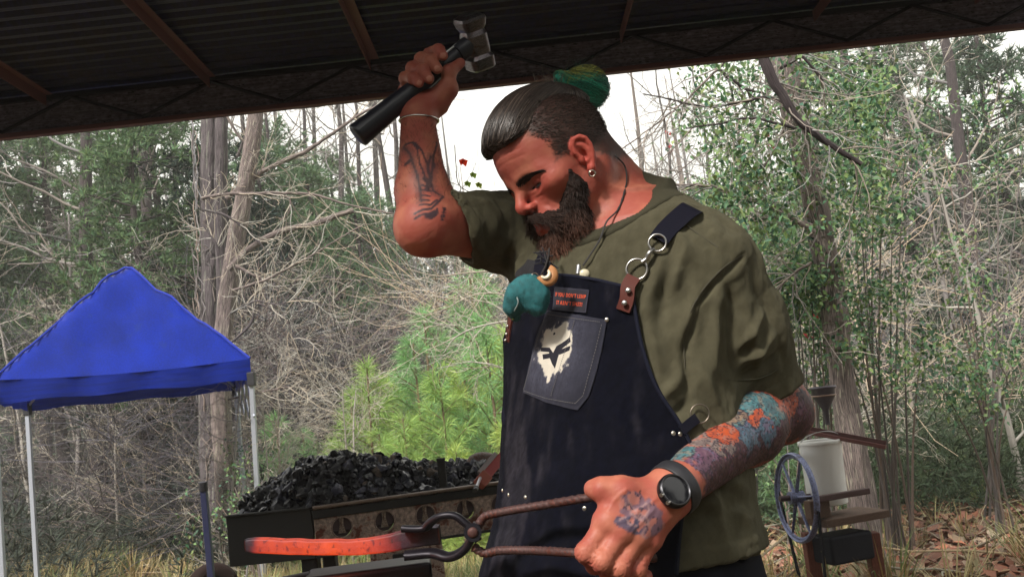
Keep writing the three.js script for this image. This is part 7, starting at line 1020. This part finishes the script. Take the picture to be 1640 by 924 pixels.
  shrub('yellow green weeds at the foot of the thick tree', [[345, 800, 6.4], [375, 780, 6.8], [420, 770, 7.2], [350, 850, 6.0], [390, 735, 7.6]], 14, 407, 'weeds', 0.12, 0.03); shrub('low weeds behind the spoked wheel', [[1230, 760, 8], [1215, 700, 9], [1260, 690, 8.4], [1290, 680, 8]], 10, 408, 'weeds', 0.12, 0.03);
  const oran = thing('autumn_twig', 'thin twig with a few orange and red leaves right behind the ear', 'twig', PD(1010, 330, 4.6)); { const pp = spline(poly([[1040, 420], [1010, 300], [990, 262], [984, 236]], 4.6), 16); part('stem', new Geo().tube(pp, 0.002, 5, { color: rgb(0.2, 0.16, 0.13) }), twigM, oran); const g = new Geo(), q = rngOf(8); for (const [x, y, c] of [[986, 236, [0.55, 0.17, 0.03]], [982, 246, [0.5, 0.2, 0.05]], [990, 242, [0.5, 0.1, 0.03]]]) leaf(g, PD(x, y, 4.6), V(q() - 0.5, -1, 0).normalize(), V(0.3, 0.2, 1).normalize(), 0.035, 0.012, rgb(...c)); part('orange_leaf', g, leafM, oran); }
  const ber = thing('berry_branch', 'arching branch with small red leaves above the left shoulder', 'branch', PD(1130, 330, 6)); { const g = new Geo(), q = rngOf(18); const pp = spline(poly([[1310, 240], [1240, 215], [1180, 225], [1120, 250], [1060, 300]], 5.9), 20); part('stem', new Geo().tube(pp, (t) => 0.007 * (1 - 0.6 * t), 6, { color: rgb(0.17, 0.14, 0.13) }), twigM, ber); for (const [x, y] of [[1073, 212], [1074, 240], [1228, 218], [1232, 228], [1236, 236], [1300, 158], [1214, 300], [1080, 300], [1296, 540], [1306, 504]]) for (let k = 0; k < 3; k++) leaf(g, PD(x + 6 * (q() - 0.5), y + 6 * (q() - 0.5), 5.9), rv(q), rv(q), 0.03, 0.012, kcol([0.40, 0.04, 0.04], 0.4, q)); part('red_leaf', g, leafM, ber); }
}
// ---------------------------------------------------------------- canopy tent at the left, wheel and bucket at the right
{
  const cloth = tex(512, 512, (u, v) => { const k = 0.86 + 0.16 * fbm(u * 5, v * 5, 3, 4) + 0.08 * noise(u * 140, v * 140, 2), d = sstep(0.35, 0.6, fbm(u * 9 + 3, v * 9, 7, 4)) * 0.35; return [lerp(0.03, 0.20, d) * k, lerp(0.16, 0.24, d) * k, lerp(0.60, 0.52, d) * k]; });
  const blue = new THREE.MeshPhysicalMaterial({ map: cloth, roughness: 0.85, transmission: 0.25, thickness: 0, specularIntensity: 0.25, side: THREE.DoubleSide }), alu = M([0.45, 0.48, 0.55], 0.45, { metalness: 0.5 }), blackP = M([0.015, 0.015, 0.02], 0.5);
  const d = 7.0, C = PD(402, 607, d), CT = PD(402, 574, d), xl = V(-1, 0, 0.38).normalize(), zl = V(-0.38, 0, -1).normalize(), W = 1.7, D2 = 1.7, hV = CT.y - C.y, at = (a, b, y) => V(C.x + xl.x * a * W + zl.x * b * D2, y, C.z + xl.z * a * W + zl.z * b * D2), peak = 0.88;
  const tent = thing('canopy_tent', 'bright blue pop up canopy with pale metal legs at the left edge', 'canopy', [C.x, groundY(C.x, C.z), C.z]);
  const top = new Geo(), n = 30; for (let j = 0; j <= n; j++) for (let i = 0; i <= n; i++) { const a = i / n, b = j / n, e = Math.min(a, 1 - a, b, 1 - b) * 2, hgt = hV + peak * (1 - (1 - e) ** 1.15) - 0.03 * Math.sin(Math.PI * a) * (1 - e) - (0.022 * noise(a * 6, b * 6, 1) + 0.010 * noise(a * 16, b * 5, 4)) * sstep(0, 0.25, e) - 0.05 * Math.sin(Math.PI * e) * Math.abs(Math.sin(2 * Math.atan2(a - 0.5, b - 0.5)) ** 2 - 1) - 0.02 * Math.sin(e * 3.14), p = at(a, b, C.y + hgt); top.vert(p.x, p.y, p.z, a, b); }
  for (let j = 0; j < n; j++) for (let i = 0; i < n; i++) { const a = j * (n + 1) + i; top.quad(a, a + 1, a + n + 2, a + n + 1); } const fabric = part('roof_fabric', top, blue, tent); for (const [a, b] of [[0, 0], [1, 0], [0, 1], [1, 1]]) { const s = []; for (let i = 0; i <= 14; i++) { const t = i / 14, u = lerp(a, 0.5, t), v = lerp(b, 0.5, t), k = Math.round(v * n) * (n + 1) + Math.round(u * n); s.push(V(top.p[k * 3], top.p[k * 3 + 1] + 0.004, top.p[k * 3 + 2])); } part('ridge_seam', new Geo().tube(s, 0.010, 6), M([0.004, 0.02, 0.26], 0.9), fabric); }
  for (const [p0, p1] of [[[0, 0], [1, 0]], [[0, 0], [0, 1]], [[1, 0], [1, 1]], [[0, 1], [1, 1]]]) { const g = new Geo(); for (let i = 0; i <= 20; i++) { const t = i / 20, q = at(lerp(p0[0], p1[0], t), lerp(p0[1], p1[1], t), C.y), w = 0.012 * Math.sin(t * 25); g.vert(q.x + w * 0.3, C.y + hV - 0.03 * Math.sin(Math.PI * t), q.z + w, t, 1); g.vert(q.x, C.y - 0.01 + 0.008 * Math.sin(t * 18), q.z + w * 2, t, 0); } for (let i = 0; i < 20; i++) g.quad(i * 2, i * 2 + 2, i * 2 + 3, i * 2 + 1); part('valance', g, blue, tent); }
  const feet = [[0, 0], [1, 0], [0, 1], [1, 1]]; for (const [a, b] of feet) { const p = at(a, b, C.y), g = new Geo(); const ft = a === 0 && b === 0 ? PD(424, 1010, d) : V(p.x + 0.02, groundY(p.x, p.z), p.z); bar(g, V(p.x, C.y + 0.02, p.z), V(ft.x, groundY(ft.x, ft.z), ft.z), 0.034, 0.034, V(0, 0, 1), { bevel: 0.003 }); part('leg', g.build(false), alu, tent); const k = new Geo(); k.box(V(p.x, C.y + 0.0, p.z), 0.055, 0.10, 0.055, { bevel: 0.006 }); part('corner_bracket', k.build(false), blackP, tent); }
  const pk = at(0.5, 0.5, C.y + hV + peak - 0.14); for (const [a, b] of feet) { const g = new Geo(), p = at(a, b, C.y + 0.02), m = p.clone().lerp(pk, 0.5).add(V(0, -0.02, 0)); g.tube([p, m, pk], 0.011, 8); part('rafter', g, alu, tent); }
  for (const [p0, p1] of [[[0, 0], [1, 0]], [[0, 0], [0, 1]], [[1, 0], [1, 1]], [[0, 1], [1, 1]]]) for (const f of [0, 1]) { const q = (t, y) => at(lerp(p0[0], p1[0], t), lerp(p0[1], p1[1], t), C.y + y); const g = new Geo(); g.tube([q(0, f ? 0.03 : -0.28), q(0.25, f ? -0.28 : 0.03), q(0.5, f ? 0.03 : -0.28), q(0.75, f ? -0.28 : 0.03), q(1, f ? 0.03 : -0.28)], 0.009, 6); if (p0[0] === 0 && p1[0] === 0) part('truss_bar', g, alu, tent); }
  { const g = new Geo(); const p = at(0.04, 0.06, C.y + 0.12); g.box(p, 0.05, 0.05, 0.05, { bevel: 0.006 }); part('truss_joint', g.build(false), blackP, tent); }
  const pole = thing('dark_pole', 'dark blue steel pole at the lower left edge beside the forge', 'pole', G(333, 4.6)); { const g = new Geo(); bar(g, PD(325, 780, 4.6), PD(345, 1010, 4.6), 0.03, 0.03, V(0, 0, 1), { bevel: 0.003 }); part('shaft', g.build(false), M([0.02, 0.025, 0.07], 0.45), pole); const k = new Geo(); k.tube([PD(324, 772, 4.6), PD(325.5, 786, 4.6)], 0.021, 12); part('cap', k, blackP, pole); }
  const tire = thing('old_wheel', 'dark rounded rim of an old tyre low at the left beside the forge', 'tyre', PD(345, 930, 5)); { const g = new THREE.TorusGeometry(0.10, 0.042, 14, 40), p = PD(340, 945, 5); g.rotateY(0.5); g.translate(p.x, p.y, p.z); part('tread', g, MD([0.02, 0.012, 0.011], 0.8), tire); const h = new THREE.TorusGeometry(0.064, 0.010, 10, 36); h.rotateY(0.5); h.translate(p.x, p.y, p.z + 0.01); part('rim', h, M([0.12, 0.06, 0.05], 0.5, { metalness: 0.4 }), tire); }
}
{
  const d = 4.5, hub = PD(1276, 797, d), nrm = V(-0.98, 0.05, 0.17).normalize(), e2 = V(0, 1, 0).addScaledVector(nrm, -nrm.y).normalize(), e1 = V().crossVectors(e2, nrm), R1 = 0.205, iron = new THREE.MeshStandardMaterial({ map: rustMap(91, [0.50, 0.53, 0.68], [0.36, 0.34, 0.42], 0.3, 3), roughness: 0.5, metalness: 0.3 }), dk = MD([0.012, 0.012, 0.018], 0.6);
  const on = (a, r, o = 0) => hub.clone().addScaledVector(e1, r * Math.cos(a)).addScaledVector(e2, r * Math.sin(a)).addScaledVector(nrm, o);
  const wheel = thing('spoked_wheel', 'blue grey cast iron wheel with six spokes on a shaft at the right edge', 'wheel', hub); const ring2 = []; for (let k = 0; k <= 64; k++) ring2.push(on(k / 64 * 6.2832, R1)); part('rim', new Geo().tube(ring2, 0.0125, 12, { caps: false, flat: [1.25, 0.6], up: nrm }), iron, wheel);
  const r2 = []; for (let k = 0; k <= 64; k++) r2.push(on(k / 64 * 6.2832, R1 - 0.012)); part('rim_flange', new Geo().tube(r2, 0.009, 8, { caps: false, flat: [0.5, 1], up: nrm }), iron, wheel);
  for (let k = 0; k < 6; k++) { const a = k * Math.PI / 3 + 0.12; part('spoke', new Geo().tube([on(a, 0.015), on(a, R1 * 0.5), on(a, R1 - 0.01)], (t) => 0.0090 * (1.15 - 0.45 * t), 8, { flat: [1, 0.62], up: nrm }), iron, wheel); }
  part('hub', new Geo().tube([hub.clone().addScaledVector(nrm, -0.035), hub.clone().addScaledVector(nrm, 0.035)], 0.030, 22), iron, wheel); part('shaft', new Geo().tube([hub.clone().addScaledVector(nrm, 0.085), hub.clone().addScaledVector(nrm, -0.30)], 0.014, 14), M([0.05, 0.025, 0.03], 0.5), wheel);
  const belt = thing('drive_belt', 'black drive belt running down from the spoked wheel', 'belt', on(-1.6, R1)); for (const s of [2.9, -0.2]) { const a = on(s, R1 + 0.012), b = PD(s > 0 ? 1300 : 1330, 1000, d - 0.1); const g = new Geo(); bar(g, a, b, 0.022, 0.006, nrm, {}); part('run', g.build(false), dk, belt); }
  const gy = groundY(hub.x + 0.25, hub.z), st = thing('machine_stand', 'reddish wooden stand with a dark motor box beside the spoked wheel', 'stand', [hub.x + 0.2, gy, hub.z - 0.08]); const woodT = new THREE.MeshStandardMaterial({ map: rustMap(95, [0.50, 0.27, 0.20], [0.40, 0.20, 0.14], 0.1, 2), roughness: 0.8 }), paleW = new THREE.MeshStandardMaterial({ map: rustMap(97, [0.40, 0.30, 0.24], [0.32, 0.23, 0.18], 0.2, 2), roughness: 0.8 });
  const box = (n, px, py, dd, sx, sy, sz, m, bev = 0.004) => { const g = new Geo(); g.box(PD(px, py, dd), sx, sy, sz, { bevel: bev, rot: [0, 0.35, 0] }); part(n, g.build(false), m, st); };
  { const p = PD(1300, 880, d), q = PD(1312, 1000, d); const g = new Geo(); g.box(V(p.x, (p.y + gy) / 2 + 0.02, p.z), 0.06, p.y - gy + 0.12, 0.07, { bevel: 0.004 }); part('post', g.build(false), woodT, st); const h = new Geo(); const p2 = PD(1400, 880, d); h.box(V(p2.x, (p2.y + gy) / 2 + 0.02, p2.z), 0.06, p2.y - gy + 0.12, 0.07, { bevel: 0.004 }); part('post', h.build(false), woodT, st); }
  box('shelf_board', 1352, 828, d, 0.36, 0.035, 0.22, paleW); box('bracket', 1310, 815, d - 0.1, 0.11, 0.085, 0.05, paleW); box('motor_box', 1350, 875, d - 0.05, 0.24, 0.13, 0.16, dk, 0.015); box('crossbar', 1350, 793, d - 0.12, 0.30, 0.028, 0.028, M([0.05, 0.02, 0.02], 0.6));
  const bk = PD(1320, 755, d + 0.05), bucket = thing('white_bucket', 'white plastic bucket standing behind the spoked wheel', 'bucket', bk.clone().add(V(0, -0.16, 0))); const white = M([0.74, 0.74, 0.72], 0.5);
  { const pr = [[0.0, -0.155], [0.088, -0.155], [0.092, -0.15], [0.099, 0.13], [0.104, 0.132], [0.104, 0.148], [0.098, 0.15], [0.094, 0.145], [0.086, -0.145], [0, -0.146]].map(([r, y]) => new THREE.Vector2(r, y + 0.16)); mesh('shell', new THREE.LatheGeometry(pr, 36), white, bucket); const b = new THREE.TorusGeometry(0.1035, 0.0022, 6, 30, Math.PI); b.rotateX(0.9); b.translate(0, 0.29, 0); mesh('handle', b, M([0.4, 0.4, 0.4], 0.4, { metalness: 0.8 }), bucket); }
  const tb = thing('iron_rail', 'rusty iron rail running behind the elbow over the bucket', 'rail', PD(1300, 699, d)); { const g = new Geo(); bar(g, PD(1262, 686, d + 0.15), PD(1420, 716, d - 0.1), 0.03, 0.018, V(0, 1, 0), { bevel: 0.003 }); part('flat', g.build(false), M([0.13, 0.045, 0.04], 0.6), tb); const h = new Geo(); bar(h, PD(1262, 683, d + 0.15), PD(1420, 713, d - 0.1), 0.006, 0.04, V(0, 1, 0), { bevel: 0.001 }); part('web', h.build(false), M([0.09, 0.035, 0.035], 0.6), tb); }
  const can = PD(1322, 648, d + 0.2), pot = thing('grey_funnel', 'dark grey metal funnel behind the elbow at the right edge', 'funnel', can); { const pr = [[0.012, -0.10], [0.014, -0.03], [0.055, 0.04], [0.058, 0.075], [0.066, 0.08], [0.066, 0.09], [0.056, 0.088], [0.05, 0.04], [0.01, -0.03]].map(([r, y]) => new THREE.Vector2(r, y)); mesh('cone', new THREE.LatheGeometry(pr, 30), M([0.10, 0.09, 0.11], 0.45, { metalness: 0.5, side: THREE.DoubleSide }), pot); const t = new THREE.TorusGeometry(0.058, 0.004, 8, 30); t.rotateX(Math.PI / 2); t.translate(0, 0.045, 0); mesh('band', t, M([0.3, 0.2, 0.15], 0.5), pot); }
  const sh = thing('dark_boot', 'dark boot lying on the leaf litter behind the hip', 'boot', G(1212, 7.2)); { const f = (p) => smin(coneV(p, PD(1200, 860, 5.2), PD(1226, 862, 5.2), 0.030, 0.018), coneV(p, PD(1196, 858, 5.2), PD(1205, 848, 5.2), 0.03, 0.026), 0.02), c = PD(1212, 858, 5.2); part('upper', sdfMesh(f, c.clone().addScalar(-0.13), c.clone().addScalar(0.13), 0.006, {}), dk, sh); part('sole', new Geo().tube([PD(1196, 866, 5.19), PD(1214, 868, 5.19), PD(1230, 866, 5.19)], 0.018, 10, { flat: [0.4, 1], up: V(0, 1, 0) }), M([0.02, 0.015, 0.015], 0.8), sh); }
}
renderer.render(scene, camera);
